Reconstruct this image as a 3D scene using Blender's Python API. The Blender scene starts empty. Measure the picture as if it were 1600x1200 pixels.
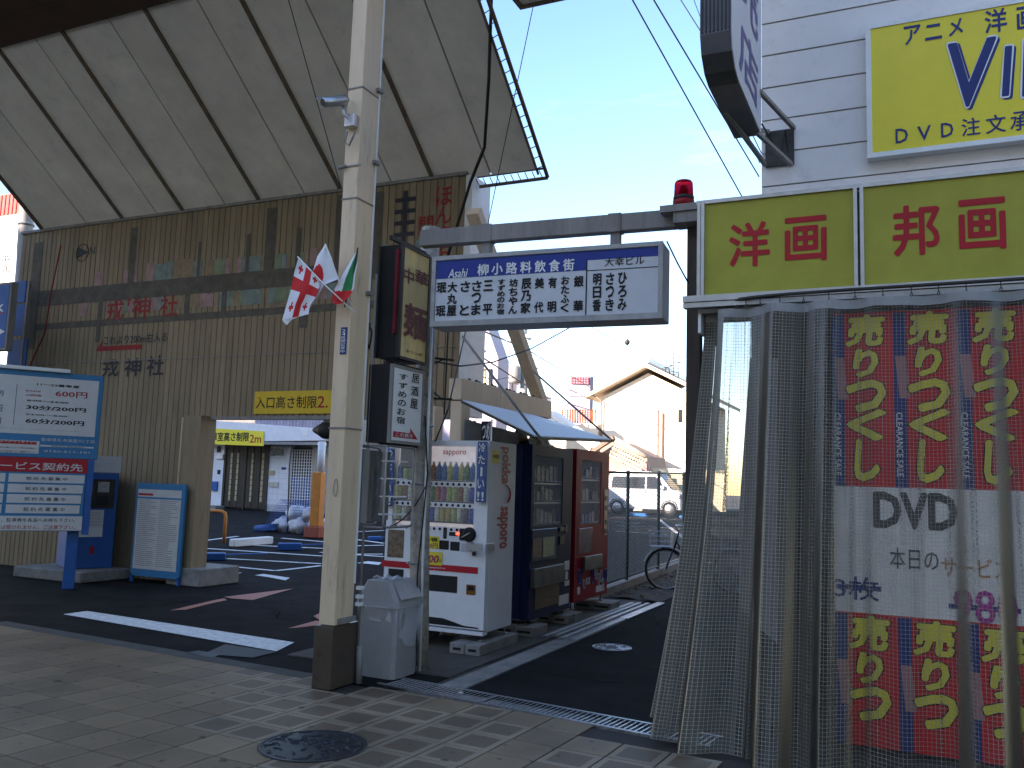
import bpy, math, random
from mathutils import Vector, Matrix
random.seed(7)
PI = math.pi
sc = bpy.context.scene
col = sc.collection
# ------------------------------------------------------------------ camera
CF, CPIT, CROL, CYAW, CH = 1363.26, math.radians(6.5276), math.radians(1.82304), math.radians(24.87145), 1.65
def _rz(v, a):
    c, s = math.cos(a), math.sin(a)
    return Vector((c*v[0]-s*v[1], s*v[0]+c*v[1], v[2]))
_r = Vector((1, 0, 0)); _f = Vector((0, math.cos(CPIT), math.sin(CPIT))); _u = Vector((0, -math.sin(CPIT), math.cos(CPIT)))
CR = _rz(_r*math.cos(CROL)+_u*math.sin(CROL), CYAW)
CU = _rz(_u*math.cos(CROL)-_r*math.sin(CROL), CYAW)
CFW = _rz(_f, CYAW); C0 = Vector((0, 0, CH))
cam = bpy.data.cameras.new('camera'); cam.sensor_width = 36; cam.lens = CF/1600*36; cam.clip_end = 2000; cam.clip_start = .05
cob = bpy.data.objects.new('camera', cam); col.objects.link(cob)
m = Matrix.Identity(4)
for i in range(3):
    m[i][0] = CR[i]; m[i][1] = CU[i]; m[i][2] = -CFW[i]; m[i][3] = C0[i]
cob.matrix_world = m
sc.camera = cob
# ------------------------------------------------------------------ world and sun
SUN_EL, SUN_DIR_AZ = math.radians(19), Vector((-.50, -.80, 0)).normalized()   # towards the sun: behind the camera, to the left
w = bpy.data.worlds.new('World'); sc.world = w; w.use_nodes = True
nt = w.node_tree; nt.nodes.clear()
sky = nt.nodes.new('ShaderNodeTexSky'); sky.sky_type = 'NISHITA'; sky.sun_disc = False
sky.sun_elevation = SUN_EL; sky.sun_rotation = math.atan2(SUN_DIR_AZ.x, SUN_DIR_AZ.y)
sky.air_density = 1.0; sky.dust_density = .3; sky.ozone_density = 1.5
bg = nt.nodes.new('ShaderNodeBackground'); bg.inputs[1].default_value = .14
tc = nt.nodes.new('ShaderNodeTexCoord')
mp = nt.nodes.new('ShaderNodeMapping'); mp.inputs['Scale'].default_value = (1.2, 2.5, 6); mp.inputs['Rotation'].default_value = (.2, .5, .5)
nz = nt.nodes.new('ShaderNodeTexNoise'); nz.inputs['Scale'].default_value = 1.6; nz.inputs['Detail'].default_value = 7; nz.inputs['Roughness'].default_value = .6
cr = nt.nodes.new('ShaderNodeValToRGB'); cr.color_ramp.elements[0].position = .58; cr.color_ramp.elements[1].position = .80
cr.color_ramp.elements[0].color = (0, 0, 0, 1); cr.color_ramp.elements[1].color = (.16, .16, .16, 1)
mx = nt.nodes.new('ShaderNodeMixRGB'); mx.inputs[2].default_value = (7, 7.4, 8, 1)
nt.links.new(tc.outputs['Generated'], mp.inputs[0]); nt.links.new(mp.outputs[0], nz.inputs['Vector'])
nt.links.new(nz.outputs[0], cr.inputs[0]); nt.links.new(cr.outputs[0], mx.inputs[0])
hs0 = nt.nodes.new('ShaderNodeHueSaturation'); hs0.inputs['Saturation'].default_value = 1.18; nt.links.new(sky.outputs[0], hs0.inputs['Color']); nt.links.new(hs0.outputs[0], mx.inputs[1]); nt.links.new(mx.outputs[0], bg.inputs[0])
out = nt.nodes.new('ShaderNodeOutputWorld'); nt.links.new(bg.outputs[0], out.inputs[0])
sl = bpy.data.lights.new('sun', 'SUN'); sl.energy = 5; sl.angle = math.radians(.5); sl.color = (1, .94, .84)
so = bpy.data.objects.new('sun', sl); col.objects.link(so)
sd = Vector((SUN_DIR_AZ.x*math.cos(SUN_EL), SUN_DIR_AZ.y*math.cos(SUN_EL), math.sin(SUN_EL)))
so.rotation_euler = sd.to_track_quat('Z', 'Y').to_euler(); so.location = (0, 0, 60)
sc.view_settings.view_transform = 'Standard'; sc.view_settings.look = 'None'
sc.view_settings.gamma = 1; sc.view_settings.use_curve_mapping = False
sc.view_settings.exposure = 2.05
sc.view_settings.use_white_balance = True; sc.view_settings.white_balance_temperature = 7050; sc.view_settings.white_balance_tint = 22
sc.cycles.max_bounces = 8; sc.cycles.transparent_max_bounces = 16; sc.cycles.diffuse_bounces = 4

# ------------------------------------------------------------------ helpers
def ray(px, py): return CFW+CR*((px-800)/CF)-CU*((py-600)/CF)
def on(px, py, n, p):
    r = ray(px, py); n = Vector(n); t = n.dot(Vector(p)-C0)/n.dot(r); return C0+r*t
def aty(px, py, y): return on(px, py, (0, 1, 0), (0, y, 0))
def atx(px, py, x): return on(px, py, (1, 0, 0), (x, 0, 0))
def atz(px, py, z=0): return on(px, py, (0, 0, 1), (0, 0, z))
def gz(y):
    t = min(1, max(0, (y-12)/14)); return .32*t*t*(3-2*t)
def atg(px, py):                                                   # a point of the gently rising car park
    z = 0
    for _ in range(8):
        p = atz(px, py, z); z = gz(p.y)
    return Vector((p.x, p.y, z))

_mats = {}
def M(name, c, rough=.7, metal=0, var=.18, scale=6, bump=0, bscale=60, rnd=0, dirt=0, streak=False, emit=0, trans=0, alpha=1, spec=.28, coat=0):
    if name in _mats: return _mats[name]
    mt = bpy.data.materials.new(name); mt.use_nodes = True; n = mt.node_tree; N = n.nodes; L = n.links
    b = N['Principled BSDF']; c = tuple(c)+(1,)
    b.inputs['Roughness'].default_value = rough; b.inputs['Metallic'].default_value = metal
    b.inputs['Specular IOR Level'].default_value = spec; b.inputs['Coat Weight'].default_value = coat
    if trans: b.inputs['Transmission Weight'].default_value = trans; b.inputs['IOR'].default_value = 1.1
    if alpha < 1: b.inputs['Alpha'].default_value = alpha
    t = N.new('ShaderNodeNewGeometry'); mpp = N.new('ShaderNodeMapping'); L.new(t.outputs['Position'], mpp.inputs[0])
    if streak: mpp.inputs['Scale'].default_value = (1, 1, .12)
    ns = N.new('ShaderNodeTexNoise'); ns.inputs['Scale'].default_value = scale; ns.inputs['Detail'].default_value = 6; ns.inputs['Roughness'].default_value = .65
    L.new(mpp.outputs[0], ns.inputs['Vector'])
    mr = N.new('ShaderNodeMapRange'); mr.inputs[1].default_value = .3; mr.inputs[2].default_value = .7
    mr.inputs[3].default_value = 1-var; mr.inputs[4].default_value = 1+var*.6; L.new(ns.outputs[0], mr.inputs[0])
    mu = N.new('ShaderNodeMixRGB'); mu.blend_type = 'MULTIPLY'; mu.inputs[0].default_value = 1; mu.inputs[1].default_value = c
    L.new(mr.outputs[0], mu.inputs[2]); last = mu.outputs[0]
    if rnd:
        oi = N.new('ShaderNodeObjectInfo'); m2 = N.new('ShaderNodeMapRange'); m2.inputs[3].default_value = 1-rnd; m2.inputs[4].default_value = 1+rnd
        L.new(oi.outputs['Random'], m2.inputs[0]); m3 = N.new('ShaderNodeMixRGB'); m3.blend_type = 'MULTIPLY'; m3.inputs[0].default_value = 1
        L.new(last, m3.inputs[1]); L.new(m2.outputs[0], m3.inputs[2]); last = m3.outputs[0]
    if dirt:
        n2 = N.new('ShaderNodeTexNoise'); n2.inputs['Scale'].default_value = scale*2.7; n2.inputs['Detail'].default_value = 9; n2.inputs['Roughness'].default_value = .75
        L.new(mpp.outputs[0], n2.inputs['Vector'])
        r2 = N.new('ShaderNodeMapRange'); r2.inputs[1].default_value = .54; r2.inputs[2].default_value = .72; r2.inputs[3].default_value = 0; r2.inputs[4].default_value = dirt
        L.new(n2.outputs[0], r2.inputs[0]); m4 = N.new('ShaderNodeMixRGB'); m4.inputs[2].default_value = (.055, .04, .028, 1)
        L.new(r2.outputs[0], m4.inputs[0]); L.new(last, m4.inputs[1]); last = m4.outputs[0]
    L.new(last, b.inputs['Base Color'])
    if emit:
        L.new(last, b.inputs['Emission Color']); b.inputs['Emission Strength'].default_value = emit
    if bump:
        n3 = N.new('ShaderNodeTexNoise'); n3.inputs['Scale'].default_value = bscale; n3.inputs['Detail'].default_value = 4
        L.new(t.outputs['Position'], n3.inputs['Vector'])
        bp = N.new('ShaderNodeBump'); bp.inputs['Strength'].default_value = bump; bp.inputs['Distance'].default_value = .01
        L.new(n3.outputs[0], bp.inputs['Height']); L.new(bp.outputs[0], b.inputs['Normal'])
    rr = N.new('ShaderNodeMapRange'); rr.inputs[3].default_value = max(.03, rough-.08); rr.inputs[4].default_value = min(1, rough+.12)
    L.new(ns.outputs[0], rr.inputs[0]); L.new(rr.outputs[0], b.inputs['Roughness'])
    _mats[name] = mt; return mt

def tag(o, label=None, cat=None, group=None, kind=None):
    if label: o['label'] = label
    if cat: o['category'] = cat
    if group: o['group'] = group
    if kind: o['kind'] = kind
    return o
def thing(name, label, cat, loc=(0, 0, 0), group=None):
    o = bpy.data.objects.new(name, None); col.objects.link(o); o.location = loc; o.empty_display_size = .2
    return tag(o, label, cat, group)
def wloc(o):
    v = Vector((0, 0, 0))
    while o is not None: v = v+o.location; o = o.parent
    return v
class Fr:                                                          # a local frame: u right, v up, n out
    def __init__(s, o, u=(1, 0, 0), v=(0, 0, 1)):
        s.o = Vector(o); s.u = Vector(u).normalized(); s.v = Vector(v).normalized(); s.n = s.u.cross(s.v).normalized()
    def p(s, a, b, c=0): return s.o+s.u*a+s.v*b+s.n*c
    def loc(s, px, py):
        q = on(px, py, s.n, s.o)-s.o; return q.dot(s.u), q.dot(s.v)
    def off(s, c): return Fr(s.o+s.n*c, s.u, s.v)
W = Fr((0, 0, 0), (1, 0, 0), (0, 1, 0))
FRONT = lambda y: Fr((0, y, 0), (1, 0, 0), (0, 0, 1))              # faces -y: a=x, b=z
RIGHT = lambda x: Fr((x, 0, 0), (0, 1, 0), (0, 0, 1))              # faces +x: a=y, b=z
class MB:
    def __init__(s): s.v = []; s.f = []; s.mi = []; s.sm = []
    def face(s, idx, mi=0, sm=False): s.f.append(idx); s.mi.append(mi); s.sm.append(sm)
    def poly(s, pts, mi=0):
        k = len(s.v); s.v += [Vector(p) for p in pts]; s.face(list(range(k, k+len(pts))), mi); return s
    def hexa(s, a, b, mi=0):                                        # a: 4 bottom corners, b: 4 top corners
        k = len(s.v); s.v += [Vector(p) for p in a]+[Vector(p) for p in b]
        for q in ((3, 2, 1, 0), (4, 5, 6, 7), (0, 1, 5, 4), (1, 2, 6, 5), (2, 3, 7, 6), (3, 0, 4, 7)): s.face([k+i for i in q], mi)
        return s
    def box(s, x0, x1, y0, y1, z0, z1, mi=0, fr=None):
        P = (fr or W).p
        return s.hexa([P(x0, y0, z0), P(x1, y0, z0), P(x1, y1, z0), P(x0, y1, z0)], [P(x0, y0, z1), P(x1, y0, z1), P(x1, y1, z1), P(x0, y1, z1)], mi)
    def bbox(s, x0, x1, y0, y1, z0, z1, bv=.01, fr=None, mi=0):     # box with bevelled edges along local z and a chamfered top/bottom
        P = (fr or W).p
        def ring(e, z): return [P(x0+e+bv, y0+e, z), P(x1-e-bv, y0+e, z), P(x1-e, y0+e+bv, z), P(x1-e, y1-e-bv, z), P(x1-e-bv, y1-e, z), P(x0+e+bv, y1-e, z), P(x0+e, y1-e-bv, z), P(x0+e, y0+e+bv, z)]
        R = [ring(bv*.7, z0), ring(0, z0+bv*.7), ring(0, z1-bv*.7), ring(bv*.7, z1)]
        k = len(s.v)
        for r in R: s.v += r
        for j in range(3):
            for i in range(8):
                a = k+j*8+i; b = k+j*8+(i+1) % 8; s.face([a, b, b+8, a+8], mi)
        s.face([k+7-i for i in range(8)], mi); s.face([k+24+i for i in range(8)], mi); return s
    def prism(s, pts, fr, z0, z1, mi=0):                            # outline in frame coords, extruded along n
        n = len(pts); k = len(s.v)
        s.v += [fr.p(a, b, z0) for a, b in pts]+[fr.p(a, b, z1) for a, b in pts]
        s.face([k+n-1-i for i in range(n)], mi); s.face([k+n+i for i in range(n)], mi)
        for i in range(n): j = (i+1) % n; s.face([k+i, k+j, k+n+j, k+n+i], mi)
        return s
    def tube(s, pts, r, seg=6, closed=False, mi=0, r1=None):
        pts = [Vector(p) for p in pts]; n = len(pts); k = len(s.v); prev = None
        for i, p in enumerate(pts):
            if closed: d = pts[(i+1) % n]-pts[i-1]
            else: d = pts[min(i+1, n-1)]-pts[max(i-1, 0)]
            d.normalize()
            if prev is None:
                a = Vector((0, 0, 1)) if abs(d.z) < .9 else Vector((1, 0, 0)); x = d.cross(a).normalized()
            else: x = (prev-d*prev.dot(d)).normalized()
            prev = x; y = d.cross(x); rr = r if r1 is None else r+(r1-r)*i/(n-1)
            for j in range(seg):
                t = 2*PI*j/seg; s.v.append(p+x*math.cos(t)*rr+y*math.sin(t)*rr)
        for i in range(n if closed else n-1):
            for j in range(seg):
                a = k+i*seg+j; b = k+i*seg+(j+1) % seg; c = k+((i+1) % n)*seg+(j+1) % seg; d2 = k+((i+1) % n)*seg+j
                s.face([a, d2, c, b], mi, seg > 5)
        if not closed:
            s.face([k+j for j in range(seg)], mi); s.face([k+(n-1)*seg+seg-1-j for j in range(seg)], mi)
        return s
    def bar(s, a, b, wd, ht, mi=0, up=(0, 0, 1)):                   # rectangular bar between two points
        a = Vector(a); b = Vector(b); d = (b-a).normalized(); x = d.cross(Vector(up)).normalized(); y = x.cross(d)
        q = lambda p: [p-x*wd/2-y*ht/2, p+x*wd/2-y*ht/2, p+x*wd/2+y*ht/2, p-x*wd/2+y*ht/2]
        A = q(a); B = q(b); return s.hexa(A, B, mi)
    def lathe(s, prof, o=(0, 0, 0), seg=12, ax=(0, 0, 1), mi=0):
        ax = Vector(ax).normalized(); t0 = Vector((1, 0, 0)) if abs(ax.x) < .9 else Vector((0, 1, 0)); x = ax.cross(t0).normalized(); y = ax.cross(x); o = Vector(o); k = len(s.v); n = len(prof)
        for r, h in prof:
            for j in range(seg):
                t = 2*PI*j/seg; s.v.append(o+ax*h+x*math.cos(t)*r+y*math.sin(t)*r)
        for i in range(n-1):
            for j in range(seg):
                a = k+i*seg+j; b = k+i*seg+(j+1) % seg; s.face([a, b, b+seg, a+seg], mi, True)
        s.face([k+seg-1-j for j in range(seg)], mi); s.face([k+(n-1)*seg+j for j in range(seg)], mi); return s
    def grid(s, fn, nu, nv, mi=0, mfn=None):
        k = len(s.v)
        for j in range(nv+1):
            for i in range(nu+1): s.v.append(Vector(fn(i/nu, j/nv)))
        for j in range(nv):
            for i in range(nu):
                a = k+j*(nu+1)+i; s.face([a, a+1, a+nu+2, a+nu+1], mfn((i+.5)/nu, (j+.5)/nv) if mfn else mi, True)
        return s
    def mesh(s, name, mats, off=Vector((0, 0, 0))):
        me = bpy.data.meshes.new(name); me.from_pydata([tuple(v-off) for v in s.v], [], s.f)
        for mt in (mats if isinstance(mats, (list, tuple)) else [mats]): me.materials.append(mt)
        me.polygons.foreach_set('material_index', s.mi); me.polygons.foreach_set('use_smooth', s.sm); me.update(); return me
    def build(s, name, mats, parent=None, kind=None, label=None):
        off = wloc(parent) if parent else Vector((0, 0, 0))
        o = bpy.data.objects.new(name, s.mesh(name, mats, off)); col.objects.link(o)
        if parent: o.parent = parent
        return tag(o, label=label, kind=kind)
def solo(mb, name, mats, label, cat, loc, group=None):              # a thing that is one mesh, origin at its base
    loc = Vector(loc); o = bpy.data.objects.new(name, mb.mesh(name, mats, loc)); o.location = loc; col.objects.link(o)
    return tag(o, label, cat, group)
def inst(name, me, loc, parent=None, kind=None, rz=0):
    o = bpy.data.objects.new(name, me); col.objects.link(o); o.location = Vector(loc)-(wloc(parent) if parent else Vector((0, 0, 0)))
    if rz: o.rotation_euler.z = rz
    if parent: o.parent = parent
    if kind: o['kind'] = kind
    return o
_texts = []
def txt(fr, s, x0, x1, y0, y1, mat, parent, d=.003, bold=.0, name='lettering', shear=0, outline=None, rot=0):
    _texts.append((fr, s, x0, x1, y0, y1, mat, parent, d, bold, name, shear, rot))
def txtp(fr, s, a, b, mat, parent, **k):                             # corners given on the sign as seen: top left, bottom right
    x0, y1 = fr.loc(*a); x1, y0 = fr.loc(*b); txt(fr, s, x0, x1, y0, y1, mat, parent, **k)
def vtxt(fr, s, x0, x1, y0, y1, mat, parent, gap=.08, **k):
    n = len(s); h = (y1-y0)/n
    for i, ch in enumerate(s):
        if ch == ' ': continue
        t = y1-h*i-h*gap/2; b = y1-h*(i+1)+h*gap/2
        if ch in 'ー〜': txt(fr, '｜', (x0+x1)/2-(x1-x0)*.08, (x0+x1)/2+(x1-x0)*.08, b, t, mat, parent, **k)
        else: txt(fr, ch, x0, x1, b, t, mat, parent, **k)
def vtxtp(fr, s, a, b, mat, parent, **k):
    x0, y1 = fr.loc(*a); x1, y0 = fr.loc(*b); vtxt(fr, s, x0, x1, y0, y1, mat, parent, **k)
def flush_texts():
    cache = {}; tmp = []
    for t in _texts:
        key = (t[1], t[11])
        if key in cache: continue
        cu = bpy.data.curves.new('t', 'FONT'); cu.body = t[1]; cu.size = 1; cu.shear = t[11]; cu.resolution_u = 2; cu.fill_mode = 'FRONT' if hasattr(cu, 'fill_mode') else cu.fill_mode
        o = bpy.data.objects.new('t', cu); col.objects.link(o); cache[key] = o; tmp.append(o)
    bpy.context.view_layer.update(); dg = bpy.context.evaluated_depsgraph_get(); geo = {}
    for k, o in cache.items():
        me = bpy.data.meshes.new_from_object(o.evaluated_get(dg)); vs = [v.co.copy() for v in me.vertices]; fs = [list(p.vertices) for p in me.polygons]
        bpy.data.meshes.remove(me)
        if not vs: print('EMPTY TEXT', k); geo[k] = None; continue
        xs = [v.x for v in vs]; ys = [v.y for v in vs]; geo[k] = (vs, fs, min(xs), max(xs), min(ys), max(ys))
    for o in tmp: bpy.data.objects.remove(o)
    for (fr, s, x0, x1, y0, y1, mat, parent, d, bold, name, shear, rot) in _texts:
        g = geo[(s, shear)]
        if g is None: continue
        vs, fs, a0, a1, b0, b1 = g; mb = MB(); cx, cy = (x0+x1)/2, (y0+y1)/2
        if a1-a0 < 1e-6: a1 = a0+1e-3
        if b1-b0 < 1e-6: b1 = b0+1e-3
        dl = bold*.45
        offs = [(0, 0)] if not dl else [(dl*p, dl*q) for p, q in ((0, 0), (1, 0), (-1, 0), (0, 1), (0, -1), (.7, .7), (-.7, .7), (.7, -.7), (-.7, -.7))]
        a0 -= dl; a1 += dl; b0 -= dl; b1 += dl
        for qi, (ox, oy) in enumerate(offs):
            k = len(mb.v); dd = d+qi*.0001
            for v in vs:
                if rot: mb.v.append(fr.p(x0+(x1-x0)*(v.y+oy-b0)/(b1-b0), y1-(y1-y0)*(v.x+ox-a0)/(a1-a0), dd))   # turned a quarter clockwise
                else: mb.v.append(fr.p(x0+(x1-x0)*(v.x+ox-a0)/(a1-a0), y0+(y1-y0)*(v.y+oy-b0)/(b1-b0), dd))
            for f in fs: mb.face([k+i for i in f])
        mb.build(name, mat, parent)

# ------------------------------------------------------------------ materials
m_asph = M('asphalt', (.021, .020, .020), .95, spec=.05, var=.5, scale=2, bump=.5, bscale=180)
m_asph2 = M('alley_asphalt', (.017, .017, .018), .95, spec=.05, var=.45, scale=2.2, bump=.45, bscale=220)
m_conc = M('concrete', (.26, .25, .23), .85, var=.3, scale=5, bump=.3, bscale=90, dirt=.5)
m_dconc = M('dark_concrete', (.085, .08, .07), .85, var=.35, scale=4, bump=.3, bscale=70, dirt=.6)
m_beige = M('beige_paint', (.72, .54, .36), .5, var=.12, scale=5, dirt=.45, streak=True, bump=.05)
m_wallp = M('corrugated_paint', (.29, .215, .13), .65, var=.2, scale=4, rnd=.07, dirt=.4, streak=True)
m_soff = M('soffit_panel', (.88, .80, .68), .8, var=.14, scale=1.6, rnd=.05, bump=.03, dirt=.18)
m_rib = M('rusty_rib', (.17, .12, .08), .7, var=.4, scale=9, dirt=.5)
m_ceil = M('brown_ceiling', (.12, .07, .048), .7, var=.3, scale=3)
m_stone = M('brown_stone', (.085, .062, .045), .28, var=.2, scale=8)
m_black = M('black_paint', (.015, .015, .017), .45, var=.2)
m_ink = M('black_ink', (.012, .012, .014), .6, var=.1)
m_red = M('red_ink', (.40, .02, .025), .55, var=.15)
m_redt = M('faded_red_paint', (.32, .03, .025), .65, var=.3, scale=14)
m_white = M('white_paint', (.78, .78, .76), .5, var=.08, dirt=.12)
m_whiteb = M('white_board', (.72, .71, .68), .4, var=.05)
m_blue = M('blue_sign_paint', (.02, .11, .34), .4, var=.12)
m_cyan = M('cyan_sign_paint', (.03, .19, .36), .4, var=.1)
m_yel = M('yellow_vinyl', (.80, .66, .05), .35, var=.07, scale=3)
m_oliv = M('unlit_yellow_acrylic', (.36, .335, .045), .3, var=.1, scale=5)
m_ored = M('acrylic_red_letter', (.42, .012, .022), .35, var=.1)
m_navy = M('navy_ink', (.02, .035, .16), .4, var=.1)
m_alu = M('aluminium', (.50, .50, .51), .35, metal=.85, var=.12, scale=12, dirt=.15)
m_galv = M('galvanised_steel', (.36, .36, .36), .42, metal=.8, var=.3, scale=18, dirt=.25)
m_gpaint = M('grey_steel_paint', (.25, .23, .21), .55, var=.25, scale=8, dirt=.6, streak=True)
m_rustp = M('rust_blotched_paint', (.42, .37, .31), .7, var=.5, scale=9, dirt=1, bump=.3)
m_dark = M('dark_steel', (.05, .045, .04), .5, metal=.3, var=.3)
m_glass = M('dark_glass', (.02, .022, .025), .06, var=.05, spec=.7)
m_rub = M('rubber', (.02, .02, .02), .8, var=.2)
m_wire = M('cable_rubber', (.018, .018, .02), .6, var=.1)
m_cream = M('cream_render', (.72, .62, .48), .85, var=.08, scale=2)
m_orange = M('orange_paint', (.62, .22, .04), .45, var=.15, dirt=.2)
m_gtile = M('terracotta_tile', (.55, .20, .08), .7, var=.25, scale=8, rnd=.1)

# ------------------------------------------------------------------ ground
def sheet(name, mat, pts, kind='structure'):
    mb = MB(); mb.poly(pts); return mb.build(name, mat, kind=kind)
TA = math.radians(-3.3)                                             # the arcade paving lies a little askew to the alley
tu = Vector((math.cos(TA), math.sin(TA), 0)); tv = Vector((-tu.y, tu.x, 0))
B0 = atz(0, 972); B1 = atz(487, 1056)                               # edge of the paving
bd = (B1-B0).normalized()
def border_y(x): return B0.y+(x-B0.x)*bd.y/bd.x
g = MB()
def gfn(u, v):
    x = -150+300*u; y = -40+300*(v**1.6); return (x, y, gz(y)-.03 if y < 200 else gz(y)-.03)
g.grid(gfn, 10, 90); g.build('ground', M('far_ground', (.16, .15, .14), .9, var=.2, scale=1), kind='structure')
# car park asphalt follows the slight rise
lot = MB()
lot.grid(lambda u, v: (-60+62*u, (border_y(-60+62*u) if -60+62*u < -3.9 else 6.35)*(1-v**1.5)+60*v**1.5, gz((border_y(-60+62*u) if -60+62*u < -3.9 else 6.35)*(1-v**1.5)+60*v**1.5)-.004), 62, 50)
lot.build('car_park_asphalt', m_asph, kind='structure')
al = MB(); al.grid(lambda u, v: (-3.30+2.4*u, 6.05+.25*(1-u)+(30-6.1)*v, gz(6.1+24*v)+.002), 2, 30)
al.build('alley_asphalt', m_asph2, kind='structure')
ap = MB(); ap.box(-5.35, -3.625, 6.75, 13.2, -.02, .006); ap.build('machine_apron_concrete', m_dconc, kind='structure')
gt = MB(); gt.box(-3.61, -3.56, 6.32, 12.4, -.02, .001); gt.build('gutter_slot', m_black, kind='structure')
ks = MB()
yy = 6.42
while yy < 12.2:
    ks.bbox(-3.55, -3.32, yy, yy+.595, -.03, .008, .004); yy += .6
ks.build('gutter_kerb', m_conc, kind='structure')
tb = MB(); tb.poly([(-30, border_y(-30), -.012), (-30, -6, -.012), (8, -6, -.012), (8, 5.9, -.012), (-1.3, 5.9, -.012), (B1.x, B1.y, -.012)])
paving = tb.build('arcade_pavement', M('tile_grout', (.05, .042, .035), .9), kind='structure')

def tile_mat(name, framed):
    mt = bpy.data.materials.new(name); mt.use_nodes = True; n = mt.node_tree; N = n.nodes; L = n.links; b = N['Principled BSDF']
    t = N.new('ShaderNodeTexCoord'); ge = N.new('ShaderNodeNewGeometry'); sp = N.new('ShaderNodeSeparateXYZ'); L.new(t.outputs['Object'], sp.inputs[0])
    ab = [N.new('ShaderNodeMath') for _ in range(2)]
    for i in range(2): ab[i].operation = 'ABSOLUTE'; L.new(sp.outputs[i], ab[i].inputs[0])
    mxx = N.new('ShaderNodeMath'); mxx.operation = 'MAXIMUM'; L.new(ab[0].outputs[0], mxx.inputs[0]); L.new(ab[1].outputs[0], mxx.inputs[1])
    st = N.new('ShaderNodeMapRange'); st.inputs[1].default_value = .110; st.inputs[2].default_value = .118; st.inputs[3].default_value = 0; st.inputs[4].default_value = 1; L.new(mxx.outputs[0], st.inputs[0])
    base = N.new('ShaderNodeMixRGB'); base.inputs[1].default_value = (.16, .108, .068, 1) if framed else (.225, .15, .088, 1)
    base.inputs[2].default_value = (.28, .205, .135, 1) if framed else (.235, .158, .094, 1); L.new(st.outputs[0], base.inputs[0])
    ns = N.new('ShaderNodeTexNoise'); ns.inputs['Scale'].default_value = 240; ns.inputs['Detail'].default_value = 2; L.new(ge.outputs['Position'], ns.inputs['Vector'])
    n2 = N.new('ShaderNodeTexNoise'); n2.inputs['Scale'].default_value = 1.7; n2.inputs['Detail'].default_value = 6; L.new(ge.outputs['Position'], n2.inputs['Vector'])
    r1 = N.new('ShaderNodeMapRange'); r1.inputs[1].default_value = .3; r1.inputs[2].default_value = .7; r1.inputs[3].default_value = .55; r1.inputs[4].default_value = 1.4; L.new(ns.outputs[0], r1.inputs[0])
    r2 = N.new('ShaderNodeMapRange'); r2.inputs[1].default_value = .3; r2.inputs[2].default_value = .7; r2.inputs[3].default_value = .75; r2.inputs[4].default_value = 1.12; L.new(n2.outputs[0], r2.inputs[0])
    oi = N.new('ShaderNodeObjectInfo'); r3 = N.new('ShaderNodeMapRange'); r3.inputs[3].default_value = .86; r3.inputs[4].default_value = 1.12; L.new(oi.outputs['Random'], r3.inputs[0])
    n7 = N.new('ShaderNodeTexNoise'); n7.inputs['Scale'].default_value = 11; n7.inputs['Detail'].default_value = 1; L.new(ge.outputs['Position'], n7.inputs['Vector'])
    r7 = N.new('ShaderNodeMapRange'); r7.inputs[1].default_value = .70; r7.inputs[2].default_value = .74; r7.inputs[3].default_value = 1; r7.inputs[4].default_value = .45; L.new(n7.outputs[0], r7.inputs[0])
    a = base.outputs[0]
    for r in (r1, r2, r3, r7):
        q = N.new('ShaderNodeMixRGB'); q.blend_type = 'MULTIPLY'; q.inputs[0].default_value = 1; L.new(a, q.inputs[1]); L.new(r.outputs[0], q.inputs[2]); a = q.outputs[0]
    L.new(a, b.inputs['Base Color']); rr = N.new('ShaderNodeMapRange'); rr.inputs[3].default_value = .5; rr.inputs[4].default_value = .72; b.inputs['Specular IOR Level'].default_value = .16; L.new(n2.outputs[0], rr.inputs[0]); L.new(rr.outputs[0], b.inputs['Roughness'])
    bp = N.new('ShaderNodeBump'); bp.inputs['Strength'].default_value = .25; bp.inputs['Distance'].default_value = .003; L.new(ns.outputs[0], bp.inputs['Height']); L.new(bp.outputs[0], b.inputs['Normal'])
    return mt
mt_pl = tile_mat('granite_tile', False); mt_fr = tile_mat('framed_tile', True)
TS = .325
tm = MB(); tm.bbox(-TS/2+.0055, TS/2-.0055, -TS/2+.0055, TS/2-.0055, -.012, 0, .003)
me_pl = tm.mesh('tile', mt_pl); me_fr = tm.mesh('tile', mt_fr)
T0 = Vector((-4.413+TS/2, 4.518+TS/2, 0)); rest = MB(); ntile = 0
GA = math.radians(-7.2); gu = Vector((math.cos(GA), math.sin(GA), 0)); gvv = Vector((-gu.y, gu.x, 0)); G0 = atz(600, 1068); 
def projpx(p):
    d = Vector(p)-C0; z = d.dot(CFW)
    return (800+CF*d.dot(CR)/z, 600-CF*d.dot(CU)/z) if z > .1 else (-9999, -9999)
MH = Vector((-3.42, 4.62, 0))
for i in range(-60, 32):
    for j in range(-22, 8):
        c = T0+tu*(TS*i)+tv*(TS*j)
        if c.x < B1.x+.1: lim = border_y(c.x)-TS*.5
        else: lim = G0.y+(c.x-G0.x)*gu.y/gu.x-.17
        if c.y > lim or (c.x > -1.1 and c.y > 5.0): continue
        if abs(c.x+4.2) < .30 and c.y > 5.75 and c.y < 6.35: continue
        q = projpx(c); vis = -45 < q[0] < 1640 and q[1] < 1240
        framed = (380 < q[0] < 760) or (q[0] > 960)
        if (i+j*2) % 11 == 0: framed = not framed and q[0] > 300
        if vis and ntile < 298:
            inst('tile', me_fr if framed else me_pl, c, paving, rz=TA); ntile += 1
        else:
            e = TS/2-.004
            rest.poly([c-tu*e-tv*e, c+tu*e-tv*e, c+tu*e+tv*e, c-tu*e+tv*e])
rest.build('tile_field', mt_pl, paving, kind='stuff')
print('tiles', ntile)
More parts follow.
